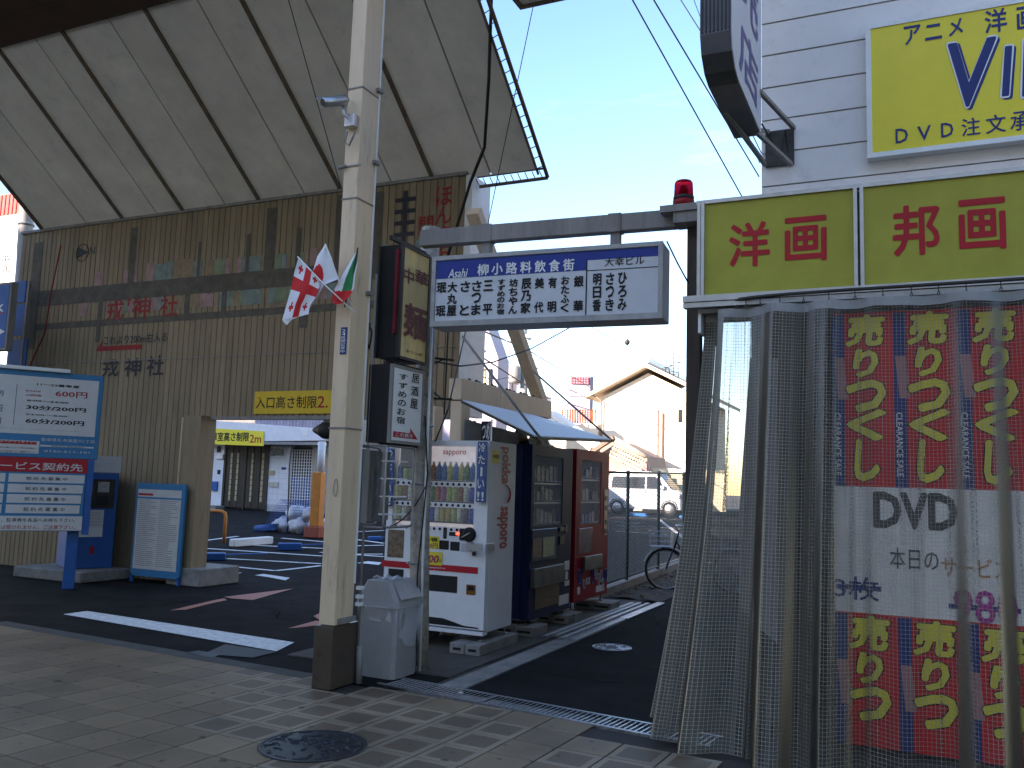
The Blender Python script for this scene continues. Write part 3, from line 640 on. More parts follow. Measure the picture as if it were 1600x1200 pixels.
# broken frame sign below
bf = thing('broken_light_box', 'broken empty light box with rounded metal frame showing its bare inside, below the izakaya sign', 'sign', (-4.1, 6.3, 1.2))
F = RIGHT(-3.96)
ya, za1 = F.loc(606, 709); yb_, zb1 = F.loc(642, 702); yc, zc0 = F.loc(640, 812)
ya = 6.12; yb_ = 6.58; zt = 1.93; zb = 1.26
def rrect(x0, x1, y0, y1, r, n=5):
    pts = []
    for cx_, cy_, a0 in ((x1-r, y1-r, 0), (x0+r, y1-r, PI/2), (x0+r, y0+r, PI), (x1-r, y0+r, 3*PI/2)):
        for k in range(n+1): pts.append((cx_+r*math.cos(a0+k*PI/2/n), cy_+r*math.sin(a0+k*PI/2/n)))
    return pts
MB().tube([F.p(a, b, 0) for a, b in rrect(ya, yb_, zb, zt, .05)], .010, 6, closed=True).build('front_rim', m_galv, bf)
MB().tube([F.p(a, b, -.36) for a, b in rrect(ya, yb_, zb, zt, .05)], .010, 6, closed=True).build('back_rim', m_galv, bf)
sp = MB(); sp.grid(lambda u, v: F.p(ya+.0, zb+.03+(zt-zb-.06)*v, -.36+.20*u), 2, 6); sp.grid(lambda u, v: F.p(ya+.004, zb+.03+(zt-zb-.06)*v, -.36+.20*u), 2, 6); sp.build('side_skin', m_gpaint, bf)
MB().bbox(-4.29, -4.27, ya+.02, yb_-.03, zb+.03, zt-.03, .005).build('back_plate', m_gpaint, bf)
for k in (0, 1): MB().box(-4.15, -4.12, ya+.12+.16*k, ya+.16+.16*k, zb+.05, zt-.04).build('mounting_rail', m_galv, bf)
for k in range(4): MB().tube([(-4.11, ya+.16, zb+.1+.15*k), (-4.0, yb_-.05, zb+.1+.15*k)], .007, 5).build('tube_holder', m_white, bf)
MB().tube([F.p(ya+.01, zb+.0, -.36), F.p(ya+.01, zb, 0)], .009, 5).build('rim_bar', m_galv, bf)
MB().tube([F.p(ya+.01, zt, -.36), F.p(ya+.01, zt, 0)], .009, 5).build('rim_bar', m_galv, bf)

# hanging sign
SY = math.radians(4.0); HO = aty(672, 511, 6.2)
HF = Fr(HO, (math.cos(SY), math.sin(SY), 0), (0, 0, 1)); hx1, _ = HF.loc(1035, 500); _, hz1 = HF.loc(672, 402)
hs = thing('alley_directory_sign', 'wide hanging light box listing alley bars in black on white under a blue band', 'sign', HO)
m_frame = M('weathered_aluminium', (.33, .33, .33), .45, metal=.5, var=.2, scale=10, dirt=.35)
MB().bbox(-.0, hx1, 0, hz1, -.27, -.012, .008, fr=HF).build('box', m_frame, hs)
fb = MB()
for a, b, c, d_ in ((0, .035, 0, hz1), (hx1-.035, hx1, 0, hz1), (.035, hx1-.035, hz1-.035, hz1), (.035, hx1-.035, 0, .045)): fb.box(a, b, c, d_, -.012, .012, fr=HF)
fb.build('frame', m_frame, hs)
MB().box(.036, hx1-.036, .046, hz1-.036, -.011, -.002, fr=HF).build('face_panel', M('sign_acrylic', (.55, .56, .58), .3, var=.06), hs)
F = HF.off(-.002)
bx0, bz1 = F.loc(681, 411); _, bz0 = F.loc(681, 437); dvx, dvz = F.loc(917, 405); _, dvz0 = F.loc(915, 494)
m_band = M('deep_blue_vinyl', (.015, .04, .24), .35, var=.1)
bb = MB(); bb.box(.038, dvx, hz1-.036-.155, hz1-.038, .0005, .002, fr=F); bb.box(dvx, hx1-.038, hz1-.036-.075, hz1-.038, .0005, .002, fr=F); bb.build('blue_band', m_band, hs)
bb = MB(); bb.box(dvx-.004, dvx+.006, .05, hz1-.11, .002, .003, fr=F); bb.box(dvx+.006, hx1-.04, F.loc(970, 420)[1]-.003, F.loc(970, 420)[1]+.003, .002, .003, fr=F); bb.build('divider', m_ink, hs)
txtp(F, 'Asahi', (701, 421), (731, 433), m_whiteb, hs, d=.004, bold=.02, shear=.25)
for i, ch in enumerate('柳小路料飲食街'): txtp(F, ch, (746.5+i*22.3, 413-i*1.35), (763.5+i*22.3, 430-i*1.2), m_whiteb, hs, d=.004, bold=.05)
txtp(F, '大幸ビル', (945, 403), (1007, 413), m_ink, hs, d=.004, bold=.015)
cols = [('珉 珉', 683, 696), ('大丸屋', 700, 713), ('さ と', 720, 733), ('さつま', 738, 751), ('三 平', 756, 769), ('すずめのお宿', 778, 788), ('坊ちゃん', 796, 808), ('辰乃家', 815, 829), ('美 代', 836, 849), ('有 明', 857, 869), ('おたふく', 877, 889), ('銀 華', 897, 911)]
for s, a, b in cols:
    k = (a-683)/228.; top = 441-k*11; bot = 495-k*8
    vtxtp(F, s, (a, top), (b, bot), m_ink, hs, d=.004, bold=.075)
for s, a, b in (('明日香', 927, 939), ('さつき', 947, 959), ('ひろみ', 966, 979)): vtxtp(F, s, (a, 427-(a-927)*.05), (b, 487-(a-927)*.03), m_ink, hs, d=.004, bold=.07)
# beam
BY = math.radians(3.6); BO = aty(655, 372, 6.32)
BFm = Fr(BO, (math.cos(BY), math.sin(BY), 0), (0, 0, 1)); bx1, _ = BFm.loc(1078, 340)
bm = thing('sign_beam', 'rusty grey horizontal steel beam carrying the directory sign across the alley mouth', 'beam', BO)
MB().bbox(-.0, bx1, -.07, .07, -.1, 0, .006, fr=BFm).build('beam', m_gpaint, bm)
for px in (757, 959):
    x, _ = BFm.loc(px, 380); MB().box(x-.035, x+.04, -.27, -.071, -.09, -.02, fr=BFm).build('hanger', m_gpaint, bm)
    MB().box(x-.05, x+.055, -.075, .075, -.105, .006, fr=BFm).build('clamp', m_gpaint, bm)
# corner post
PY = BFm.p(bx1, 0, -.05).y+.02
post = thing('corner_post', 'dark rusty square steel post between the alley and the shop curtain', 'post', (-1.5, PY, 0))
pxl = aty(1073.5, 600, PY).x; pxr = aty(1095, 600, PY).x
MB().bbox(pxl, pxr, PY-.04, PY+.06, 0, 3.74, .005).build('shaft', M('dark_rusty_paint', (.085, .065, .052), .75, var=.35, scale=6, dirt=.8, streak=True), post)
# warning light
wl = thing('warning_light', 'red rotating beacon on a bracket at the top of the corner post', 'beacon', aty(1067, 325, PY-.1))
lb = aty(1068, 324, PY-.1); sc_ = .075
MB().lathe([(.082, 0), (.082, .05), (.076, .055)], lb, 18).build('base', M('red_plastic_base', (.30, .01, .015), .4), wl)
MB().lathe([(.079, .056), (.079, .082)], lb, 18).build('dark_collar', m_dark, wl)
md = M('red_lens', (.55, .01, .03), .12, var=.02, trans=.6)
MB().lathe([(.074, .083), (.070, .19), (.06, .205), (.03, .208)], lb, 18).build('lens', md, wl)
MB().lathe([(.02, .084), (.035, .12), (.02, .17)], lb, 10).build('reflector', m_dark, wl)
br = MB(); br.box(lb.x-.16, lb.x+.16, lb.y-.1, lb.y+.12, lb.z-.055, lb.z-.002); br.box(lb.x-.06, lb.x+.14, lb.y-.08, lb.y+.12, lb.z-.14, lb.z-.056); br.build('bracket', m_gpaint, wl)

# ------------------------------------------------------------------ shop on the right: facade, signs, curtain
YS = 6.15                                                           # face of the yellow sign row
YWL = 6.62
shop = thing('video_shop_building', 'white sided two storey video shop building on the right of the alley', 'building', (1.6, 8, 0))
cxL = aty(1190, 200, YWL).x
m_sid = M('white_siding', (.80, .74, .70), .5, var=.07, scale=2, rnd=.03, dirt=.18)
zz = 3.70; hts = []
while zz < 7.6: hts.append(zz); zz += .262
for zb_ in hts:
    mb = MB(); mb.hexa([(cxL, YWL-.004, zb_), (9, YWL-.004, zb_), (9, YWL+.03, zb_), (cxL, YWL+.03, zb_)], [(cxL, YWL+.004, zb_+.254), (9, YWL+.004, zb_+.254), (9, YWL+.03, zb_+.254), (cxL, YWL+.03, zb_+.254)])
    mb.build('siding_board', m_sid, shop)
MB().box(cxL+.005, 9, YWL+.031, YWL+.1, 3.0, 7.8).build('wall', m_gpaint, shop)
MB().box(cxL, cxL+.1, YWL+.101, 20.5, 0, 7.8).build('side_wall', M('dull_side_wall', (.20, .18, .16), .8, var=.2), shop)
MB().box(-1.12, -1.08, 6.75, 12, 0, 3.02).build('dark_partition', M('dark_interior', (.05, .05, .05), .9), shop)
MB().box(cxL, 9, 20.5, 20.6, 0, 7.8).build('rear_wall', m_cream, shop)
MB().box(cxL+.1, 9, YWL+.1, 20.49, 7.7, 7.8).build('roof', m_gpaint, shop)
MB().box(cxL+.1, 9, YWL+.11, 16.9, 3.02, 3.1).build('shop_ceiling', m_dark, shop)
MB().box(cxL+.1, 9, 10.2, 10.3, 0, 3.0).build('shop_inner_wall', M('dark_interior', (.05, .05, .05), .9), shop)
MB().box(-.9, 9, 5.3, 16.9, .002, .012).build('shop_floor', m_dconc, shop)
# stained plate behind the blade sign bracket
q0 = aty(1196, 207, YWL-.01); q1 = aty(1241, 257, YWL-.01)
MB().box(q0.x, q1.x, YWL-.02, YWL-.005, q1.z, q0.z).build('bracket_plate', M('dirty_dark_plate', (.07, .065, .06), .7, var=.4, scale=12), shop)
# yellow panel signs
YF = FRONT(YS)
row = thing('shop_sign_row', 'row of dull yellow panels with big red characters in aluminium frames above the curtain', 'sign', (0, YS, 3.0))
zt = YF.loc(1200, 309)[1]; zb2 = YF.loc(1200, 456)[1]
xa = YF.loc(1101, 390)[0]; xb = YF.loc(1337, 365)[0]; xm_ = YF.loc(1347, 365)[0]; xe = xm_+(xb-xa)*1.03
for a, b in ((xa, xb-.012), (xm_+.012, xe), (xe+.03, xe+1.1)):
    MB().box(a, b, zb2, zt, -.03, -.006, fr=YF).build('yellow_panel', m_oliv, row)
fr_ = MB()
for a, b in ((xa-.052, xa-.028), (xa-.024, xa), (xb-.012, xb+.012), (xm_-.012, xm_+.012), (xe, xe+.03)): MB().box(a, b, zb2-.0, zt+.02, -.035, .018, fr=YF).build('mullion', m_alu, row)
rl = MB(); rl.box(xa-.06, 3, zt+.001, zt+.028, -.055, .012, fr=YF); rl.build('top_rail', m_alu, row)
rl = MB(); rl.box(xa-.15, 3, zb2-.045, zb2-.001, -.05, .03, fr=YF); rl.box(xa-.15, 3, zb2-.085, zb2-.050, -.05, .018, fr=YF); rl.build('bottom_rail', m_alu, row)
MB().box(xa-.05, 3, YS+.036, YS+.44, zb2-.12, zb2-.088).build('soffit', m_gpaint, row)
MB().box(xa-.03, 3, YS+.06, YS+.44, zb2-.08, zt).build('box', m_gpaint, row)
MB().box(xa-.055, xa-.035, YS+.05, YS+.75, zb2-.26, zb2-.09).build('end_panel', m_white, row)
for ch, a, b in (('洋', (1139, 350), (1203, 414)), ('画', (1226, 341), (1292, 406)), ('邦', (1394, 323), (1470, 396)), ('画', (1497, 313), (1573, 388))): txtp(YF, ch, a, b, m_ored, row, d=-.002, bold=.045)
# big sign
BF2 = FRONT(YWL-.09); bs = thing('video_shop_sign', 'large bright yellow wall sign with navy lettering and white edge on the upper facade', 'sign', aty(1476, 230, YWL))
sx0_, sz1_ = BF2.loc(1352, 40); _, sz0_ = BF2.loc(1352, 248); sx1_ = sx0_+2.35
MB().box(sx0_, sx1_, sz0_, sz1_, -.085, -.008, fr=BF2).build('box', m_whiteb, bs)
fb = MB(); e = .035
for a, b, c, d_ in ((sx0_, sx0_+e, sz0_, sz1_), (sx1_-e, sx1_, sz0_, sz1_), (sx0_+e, sx1_-e, sz1_-e, sz1_), (sx0_+e, sx1_-e, sz0_, sz0_+e)): fb.box(a, b, c, d_, -.008, .008, fr=BF2)
fb.build('frame', m_white, bs); MB().box(sx0_+e, sx1_-e, sz0_+e, sz1_-e, -.007, -.001, fr=BF2).build('yellow_face', m_yel, bs)
for ch, a, b in (('ア', (1412, 42), (1439, 67)), ('ニ', (1445, 40), (1472, 60)), ('メ', (1482, 31), (1505, 54)), ('洋', (1538, 17), (1574, 48)), ('画', (1588, 12), (1624, 43))): txtp(BF2, ch, a, b, m_navy, bs, d=.002, bold=.035)
for ch, a, b in (('D', (1399, 202), (1419, 222)), ('V', (1433, 198), (1455, 218)), ('D', (1470, 193), (1490, 213)), ('注', (1502, 186), (1532, 210)), ('文', (1540, 181), (1572, 206)), ('承', (1578, 176), (1610, 202)), ('り', (1616, 173), (1640, 198))): txtp(BF2, ch, a, b, m_navy, bs, d=.002, bold=.02)
for s, a, b in (('V', (1479, 68), (1562, 162)), ('I', (1561, 73), (1586, 150)), ('D', (1592, 62), (1650, 146)), ('E', (1655, 55), (1700, 138)), ('O', (1704, 48), (1765, 132))):
    x0, y1_ = BF2.loc(*a); x1, y0_ = BF2.loc(*b)
    txt(BF2, s, x0+.012, x1+.018, y0_-.018, y1_-.01, m_navy, bs, d=.001, bold=.06, shear=.12)
    txt(BF2, s, x0-.006, x1+.006, y0_-.006, y1_+.006, m_white, bs, d=.0025, bold=.055, shear=.12)
    txt(BF2, s, x0+.006, x1-.006, y0_+.006, y1_-.006, m_navy, bs, d=.004, bold=.035, shear=.12)
# blade sign over the alley corner
bd2 = thing('shop_blade_sign', 'tall white projecting sign with purple characters and ribbed dark edge at the top right', 'sign', (-1.0, 5.5, 3.95))
bxr = -.95; bxl = -1.14
y0b = atx(1142, 90, bxr).y; y1b = atx(1189, 90, bxr).y; zbb = atx(1180, 190, bxr).z
F = RIGHT(bxr)
out_ = [(y0b, 7.2), (y0b, zbb+.22), (y0b+.04, zbb+.11), (y0b+.13, zbb+.03), (y0b+.25, zbb), (y1b, zbb), (y1b, 7.2)]
MB().prism(out_, RIGHT(bxl), 0.004, bxr-bxl-.004).build('box', M('ribbed_dark_metal', (.12, .12, .13), .45, metal=.5, var=.25, dirt=.4), bd2)
MB().prism([(min(max(a, y0b+.008), y1b-.008), b+(.008 if b < 7 else 0)) for a, b in out_], RIGHT(bxr), -.003, .003).build('face_panel', M('pale_sign_face', (.56, .55, .60), .4, var=.06), bd2)
for k in range(8):
    x = bxl+.012+k*.0235; MB().box(x, x+.010, y0b-.007, y0b, zbb+.23, 7.2).build('rib', m_dark, bd2)
MB().box(bxl, bxr, y0b-.009, y0b-.002, zbb+.62, zbb+.64).build('joint_strip', m_alu, bd2)
m_pur = M('purple_letter', (.10, .08, .26), .4, var=.1)
yt0, yt1 = y0b+.22*(y1b-y0b), y0b+.86*(y1b-y0b)
zc1 = F.loc(1165, 48)[1]; zc0 = F.loc(1165, 137)[1]
txt(F, '店', yt0, yt1, zc0+.02, zc1, m_pur, bd2, d=.006, bold=.03); txt(F, '売', yt0, yt1, zc1+.12, zc1+.12+(zc1-zc0), m_pur, bd2, d=.006, bold=.03); txt(F, '専', yt0, yt1, zc1+.7, zc1+.7+(zc1-zc0), m_pur, bd2, d=.006, bold=.03)
bk2 = thing('blade_sign_bracket', 'dark triangular steel bracket holding the projecting sign to the white siding', 'bracket', q0)
b_ = MB()
yS = y1b-.06
for (x, y, z), (x2, y2, z2) in (((bxl+.02, yS-.5, zbb+.02), (q0.x, YWL-.02, q1.z+.02)), ((bxr-.02, yS, zbb+.02), (q0.x+.02, YWL-.02, q0.z-.0)), ((bxr, yS, zbb+.30), (q1.x, YWL-.02, q0.z)), ((bxr-.02, yS, zbb+.0), (q1.x-.02, YWL-.02, q1.z)), ((q1.x, YWL-.05, q0.z), (q1.x, YWL-.05, q1.z)), ((bxr-.01, yS+.08, zbb+.35), (bxr-.01, yS+.08, zbb-.0))):
    b_.bar((x, y, z), (x2, y2, z2), .028, .028)
b_.build('bars', m_gpaint, bk2)
MB().tube([(bxr, yS+.1, zbb+.1), (bxr+.08, YWL-.1, zbb-.02), (q1.x-.06, YWL-.05, q0.z-.02), (q1.x-.04, YWL-.04, q1.z+.1)], .006, 5).build('cable', m_wire, bk2)

# curtain rail + curtain
def vinyl(name):
    mt = bpy.data.materials.new(name); mt.use_nodes = True; n = mt.node_tree; N = n.nodes; L = n.links; N.clear()
    o = N.new('ShaderNodeOutputMaterial'); uv = N.new('ShaderNodeUVMap'); uv.uv_map = 'UVMap'; sp = N.new('ShaderNodeSeparateXYZ'); L.new(uv.outputs[0], sp.inputs[0])
    def lines(out, pitch, wd):
        a = N.new('ShaderNodeMath'); a.operation = 'DIVIDE'; a.inputs[1].default_value = pitch; L.new(out, a.inputs[0])
        f = N.new('ShaderNodeMath'); f.operation = 'FRACT'; L.new(a.outputs[0], f.inputs[0])
        l = N.new('ShaderNodeMath'); l.operation = 'LESS_THAN'; l.inputs[1].default_value = wd; L.new(f.outputs[0], l.inputs[0]); return l.outputs[0]
    a = lines(sp.outputs[0], .023, .085); b = lines(sp.outputs[1], .023, .085)
    mxm = N.new('ShaderNodeMath'); mxm.operation = 'MAXIMUM'; L.new(a, mxm.inputs[0]); L.new(b, mxm.inputs[1])
    tr_ = N.new('ShaderNodeBsdfTransparent'); lw2 = N.new('ShaderNodeLayerWeight'); lw2.inputs[0].default_value = .5; tcx = N.new('ShaderNodeMixRGB'); tcx.inputs[1].default_value = (.97, .96, .93, 1); tcx.inputs[2].default_value = (.12, .12, .11, 1); L.new(lw2.outputs['Facing'], tcx.inputs[0]); L.new(tcx.outputs[0], tr_.inputs[0])
    df = N.new('ShaderNodeBsdfDiffuse'); df.inputs[0].default_value = (.20, .19, .165, 1); tl_ = N.new('ShaderNodeBsdfTranslucent'); tl_.inputs[0].default_value = (.55, .55, .52, 1)
    cmx = N.new('ShaderNodeMixRGB'); cmx.inputs[1].default_value = (.075, .068, .055, 1); cmx.inputs[2].default_value = (.60, .55, .46, 1); L.new(mxm.outputs[0], cmx.inputs[0]); L.new(cmx.outputs[0], df.inputs[0])
    gl_ = N.new('ShaderNodeBsdfGlossy'); gl_.inputs['Roughness'].default_value = .3; gl_.inputs[0].default_value = (.32, .30, .27, 1)
    nz_ = N.new('ShaderNodeTexNoise'); nz_.inputs['Scale'].default_value = 120; nz_.inputs['Detail'].default_value = 3; mp_ = N.new('ShaderNodeMapping'); L.new(uv.outputs[0], mp_.inputs[0]); mp_.inputs['Scale'].default_value = (1, .6, 1); L.new(mp_.outputs[0], nz_.inputs['Vector'])
    bp_ = N.new('ShaderNodeBump'); bp_.inputs['Strength'].default_value = .6; bp_.inputs['Distance'].default_value = .004; L.new(nz_.outputs[0], bp_.inputs['Height']); L.new(bp_.outputs[0], gl_.inputs['Normal'])
    m1_ = N.new('ShaderNodeMixShader'); m1_.inputs[0].default_value = .35; L.new(df.outputs[0], m1_.inputs[1]); L.new(tl_.outputs[0], m1_.inputs[2])
    n4 = N.new('ShaderNodeTexNoise'); n4.inputs['Scale'].default_value = 3; mp4 = N.new('ShaderNodeMapping'); mp4.inputs['Scale'].default_value = (3, .4, 1); L.new(uv.outputs[0], mp4.inputs[0]); L.new(mp4.outputs[0], n4.inputs['Vector'])
    mr_ = N.new('ShaderNodeMapRange'); mr_.inputs[1].default_value = .3; mr_.inputs[2].default_value = .7; mr_.inputs[3].default_value = .03; mr_.inputs[4].default_value = .16; L.new(n4.outputs[0], mr_.inputs[0])
    ad = N.new('ShaderNodeMath'); ad.operation = 'MULTIPLY_ADD'; ad.inputs[1].default_value = .36; ad.use_clamp = True; L.new(mxm.outputs[0], ad.inputs[0]); L.new(mr_.outputs[0], ad.inputs[2])
    n5 = N.new('ShaderNodeTexNoise'); n5.inputs['Scale'].default_value = 1; n5.inputs['Detail'].default_value = 5; mp5 = N.new('ShaderNodeMapping'); mp5.inputs['Scale'].default_value = (26, .5, 1); L.new(uv.outputs[0], mp5.inputs[0]); L.new(mp5.outputs[0], n5.inputs['Vector'])
    r5 = N.new('ShaderNodeMapRange'); r5.inputs[1].default_value = .54; r5.inputs[2].default_value = .66; r5.inputs[3].default_value = 0; r5.inputs[4].default_value = .75; L.new(n5.outputs[0], r5.inputs[0])  # pale vertical streaks put fold highlights into the opacity
    g5 = N.new('ShaderNodeMapRange'); g5.inputs[1].default_value = .35; g5.inputs[2].default_value = .65; L.new(nz_.outputs[0], g5.inputs[0])
    x5 = N.new('ShaderNodeMath'); x5.operation = 'MULTIPLY'; L.new(r5.outputs[0], x5.inputs[0]); L.new(g5.outputs[0], x5.inputs[1])
    r6 = N.new('ShaderNodeMapRange'); r6.inputs[1].default_value = 1.9; r6.inputs[2].default_value = 2.3; r6.inputs[3].default_value = .45; r6.inputs[4].default_value = 0; L.new(sp.outputs[0], r6.inputs[0])
    a5 = N.new('ShaderNodeMath'); a5.operation = 'ADD'; L.new(x5.outputs[0], a5.inputs[0]); L.new(r6.outputs[0], a5.inputs[1])
    a6 = N.new('ShaderNodeMath'); a6.operation = 'ADD'; a6.use_clamp = True; L.new(a5.outputs[0], a6.inputs[0]); L.new(ad.outputs[0], a6.inputs[1]); ad = a6
    # seen edge on, the sheet closes up
    lw = N.new('ShaderNodeLayerWeight'); lw.inputs[0].default_value = .25; a2 = N.new('ShaderNodeMath'); a2.operation = 'MULTIPLY_ADD'; a2.inputs[1].default_value = .40; a2.use_clamp = True; L.new(lw.outputs['Facing'], a2.inputs[0]); L.new(ad.outputs[0], a2.inputs[2])
    m2_ = N.new('ShaderNodeMixShader'); L.new(a2.outputs[0], m2_.inputs[0]); L.new(tr_.outputs[0], m2_.inputs[1]); L.new(m1_.outputs[0], m2_.inputs[2])
    fz = N.new('ShaderNodeFresnel'); fz.inputs[0].default_value = 1.33; L.new(bp_.outputs[0], fz.inputs['Normal'])
    m3_ = N.new('ShaderNodeMixShader'); L.new(fz.outputs[0], m3_.inputs[0]); L.new(m2_.outputs[0], m3_.inputs[1]); L.new(gl_.outputs[0], m3_.inputs[2])
    L.new(m3_.outputs[0], o.inputs[0]); return mt
m_vin = vinyl('wire_mesh_vinyl')
cur = thing('vinyl_curtain', 'big transparent wire-mesh vinyl curtain hanging in folds across the video shop front', 'curtain', (-.2, 6.0, 0))
RZ = 2.93
path = [(-1.40, 6.72), (-1.39, 6.50), (-1.34, 6.32), (-1.20, 6.18), (-.95, 6.08), (-.5, 6.04), (0, 6.03), (.5, 6.02), (1.3, 6.0)]
def cpath(s):
    t = s*(len(path)-1); i = min(int(t), len(path)-2); f = t-i
    P = [Vector(path[max(0, min(len(path)-1, i+k))]) for k in (-1, 0, 1, 2)]
    return .5*((2*P[1])+(P[2]-P[0])*f+(2*P[0]-5*P[1]+4*P[2]-P[3])*f*f+(3*P[1]-P[0]-3*P[2]+P[3])*f**3)
def cfn(u, v):
    p = cpath(u); q = cpath(min(1, u+.01)); r = cpath(max(0, u-.01)); tdir = (q-r).normalized(); nn = Vector((tdir.y, -tdir.x))
    amp = (.045+.05*v)*(1-.4*math.sin(u*11))
    ph = u*2*PI*8.5+1.5*math.sin(u*9)+.8*math.sin(u*21)
    off = amp*math.sin(ph)+.16*amp*math.sin(ph*2.7+v*1.5)+.04*v*math.sin(u*23+1)
    fl = .16*v*v if u < .5 else .10*v
    x = p.x+nn.x*(off+fl)-(.07*v*max(0, 1-u*2.2)) ; y = p.y+nn.y*(off+fl)-.40*v
    top = RZ-.012*abs(math.sin(ph*.5))-.12*max(0, .18-u)*2
    return (x, y, top*(1-v)+.035*v)
NU, NV = 420, 40
cb = MB(); cb.grid(cfn, NU, NV)
co = cb.build('sheet', m_vin, cur)
me = co.data; uvl = me.uv_layers.new(name='UVMap'); cum = [0]
for i in range(NU):
    a = Vector(cfn(i/NU, .5)); b = Vector(cfn((i+1)/NU, .5)); cum.append(cum[-1]+(b-a).length)
for pf in me.polygons:
    for li, vi in zip(pf.loop_indices, pf.vertices):
        i = vi % (NU+1); j = vi//(NU+1); uvl.data[li].uv = (cum[i], j/NV*2.9)
hb = MB(); hb.grid(lambda u, v: Vector(cfn(u, v*.022))+Vector((0, -.003, .006)), NU, 1); hb.build('hem_band', M('white_hem', (.36, .35, .33), .5, alpha=.7), cur)
rp = [Vector((cpath(k/40).x, cpath(k/40).y, RZ+.06)) for k in range(41)]
MB().tube(rp, .012, 6).build('rail', m_dark, cur)
hk = MB(); hk.tube([Vector((0, 0, .055)), Vector((0, 0, .02)), Vector((.008, -.004, 0)), Vector((0, -.008, -.012)), Vector((-.008, -.004, 0)), Vector((0, 0, .015))], .0035, 5); hkm = hk.mesh('hook', m_dark)
for k in range(1, 24):
    p = cpath(k/24.); inst('hook', hkm, (p.x, p.y, RZ), cur)
# printed banner behind it
YB2 = 6.27; BN = FRONT(YB2); ban = thing('sale_banner', 'red and white sale banner with yellow brush lettering hanging behind the vinyl curtain', 'banner', (.2, YB2, 0))
nx0 = BN.loc(1302, 700)[0]; nx1 = BN.loc(1608, 700)[0]; nw = nx1-nx0
zr = [BN.loc(1400, q)[1] for q in (486, 762, 962)]; zbt = .05
m_bred = M('banner_red', (.68, .035, .04), .6, var=.1); m_bwh = M('banner_white', (.86, .80, .76), .6, var=.12); m_bye = M('banner_yellow', (.80, .66, .08), .6, var=.08); m_bbl = M('banner_blue', (.03, .05, .20), .6)
MB().box(nx0, nx1, zr[1], zr[0], -.004, 0, fr=BN).build('red_field', m_bred, ban); MB().box(nx0, nx1, zr[2], zr[1], -.004, 0, fr=BN).build('white_field', m_bwh, ban); MB().box(nx0, nx1, zbt, zr[2], -.004, 0, fr=BN).build('red_field', m_bred, ban)
cwid = nw/3
for (z0_, z1_) in ((zr[1], zr[0]), (zr[2]-(zr[0]-zr[1]), zr[2])):
    H = z1_-z0_
    for k in range(3):
        xo = nx0+cwid*k
        MB().box(xo+.0, xo+.07*cwid/.35, max(z0_, zbt), z1_-.01, .0008, .002, fr=BN).build('blue_strip', m_bbl, ban)
        ys = [(.80, .99, '売'), (.62, .79, 'り'), (.42, .61, 'つ'), (.26, .44, 'く'), (.03, .27, 'し')]
        for (a, b, ch) in ys:
            if z0_+a*H < zbt: continue
            xx0 = xo+cwid*.22; xx1 = xo+cwid*.88
            if ch in 'りし': xx0 += cwid*.12; xx1 -= cwid*.12
            txt(BN, ch, xx0-.008, xx1+.008, z0_+a*H-.006, z0_+b*H+.006, m_ink, ban, d=.0035, bold=.17, shear=.1)
            txt(BN, ch, xx0, xx1, z0_+a*H, z0_+b*H, m_bye, ban, d=.005, bold=.11, shear=.1)
        if z0_+.06*H > zbt: txt(BN, 'CLEARANCE SALE', xo+.01, xo+.05, z0_+.06*H, z0_+.42*H, m_bwh, ban, d=.004, bold=.02, rot=1)
        mbx = MB(); mbx.prism([(xo+.01, z0_+.74*H), (xo+.075, z0_+.74*H), (xo+.10, z0_+.50*H), (xo+.035, z0_+.50*H)], BN, .002, .003); mbx.build('label_patch', M('patch_pink', (.45, .22, .22), .6), ban)
wz = lambda py: BN.loc(1450, py)[1]; wxx = lambda px: BN.loc(px, 850)[0]
txt(BN, 'DVD', wxx(1365), wxx(1498), wz(829), wz(770), M('grey_ink', (.09, .09, .09), .6), ban, d=.003, bold=.09)
txt(BN, '本日の', wxx(1390), wxx(1466), wz(892), wz(858), M('grey_ink', (.09, .09, .09), .6), ban, d=.003, bold=.01)
txt(BN, 'サービス', wxx(1470), wxx(1576), wz(898), wz(868), M('orange_ink', (.55, .25, .10), .6), ban, d=.003, bold=.01)
txt(BN, '3枚', wxx(1303), wxx(1372), wz(946), wz(908), m_bbl, ban, d=.003, bold=.02)
txt(BN, '980', wxx(1487), wxx(1588), wz(968), wz(916), M('magenta_ink', (.50, .06, .30), .6), ban, d=.004, bold=.03)
MB().box(wxx(1480), wxx(1592), wz(948), wz(940), .001, .002, fr=BN).build('blue_stroke', m_bbl, ban); MB().box(wxx(1306), wxx(1376), wz(930), wz(922), .001, .002, fr=BN).build('blue_stroke', m_bbl, ban)
# added pale panel standing in for the bright light patch on the curtain
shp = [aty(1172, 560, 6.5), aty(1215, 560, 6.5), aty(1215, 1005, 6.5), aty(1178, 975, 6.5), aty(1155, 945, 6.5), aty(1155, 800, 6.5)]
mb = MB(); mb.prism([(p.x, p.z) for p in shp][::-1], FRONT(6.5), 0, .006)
solo(mb, 'bright_patch_panel', M('bright_patch_tone', (.62, .56, .55), .7, var=.2, scale=30), 'added narrow pale panel with a slanting lower edge, standing in for the bright patch on the left folds of the curtain', 'sheet', shp[2])
# dark stock behind curtain
rk = thing('display_rack', 'dark shelf rack standing behind the curtain left of the sale banner', 'rack', (-.6, 7.3, 0))
for k in range(5): MB().box(-.85, .2, 7.2, 7.6, .1+.55*k, .13+.55*k).build('shelf', m_dark, rk)
MB().box(-.86, -.83, 7.2, 7.6, 0, 2.5).build('side', m_dark, rk); MB().box(.2, .23, 7.2, 7.6, 0, 2.5).build('side', m_dark, rk); MB().box(-.83, .2, 7.58, 7.6, 0, 2.5).build('back', m_dark, rk)

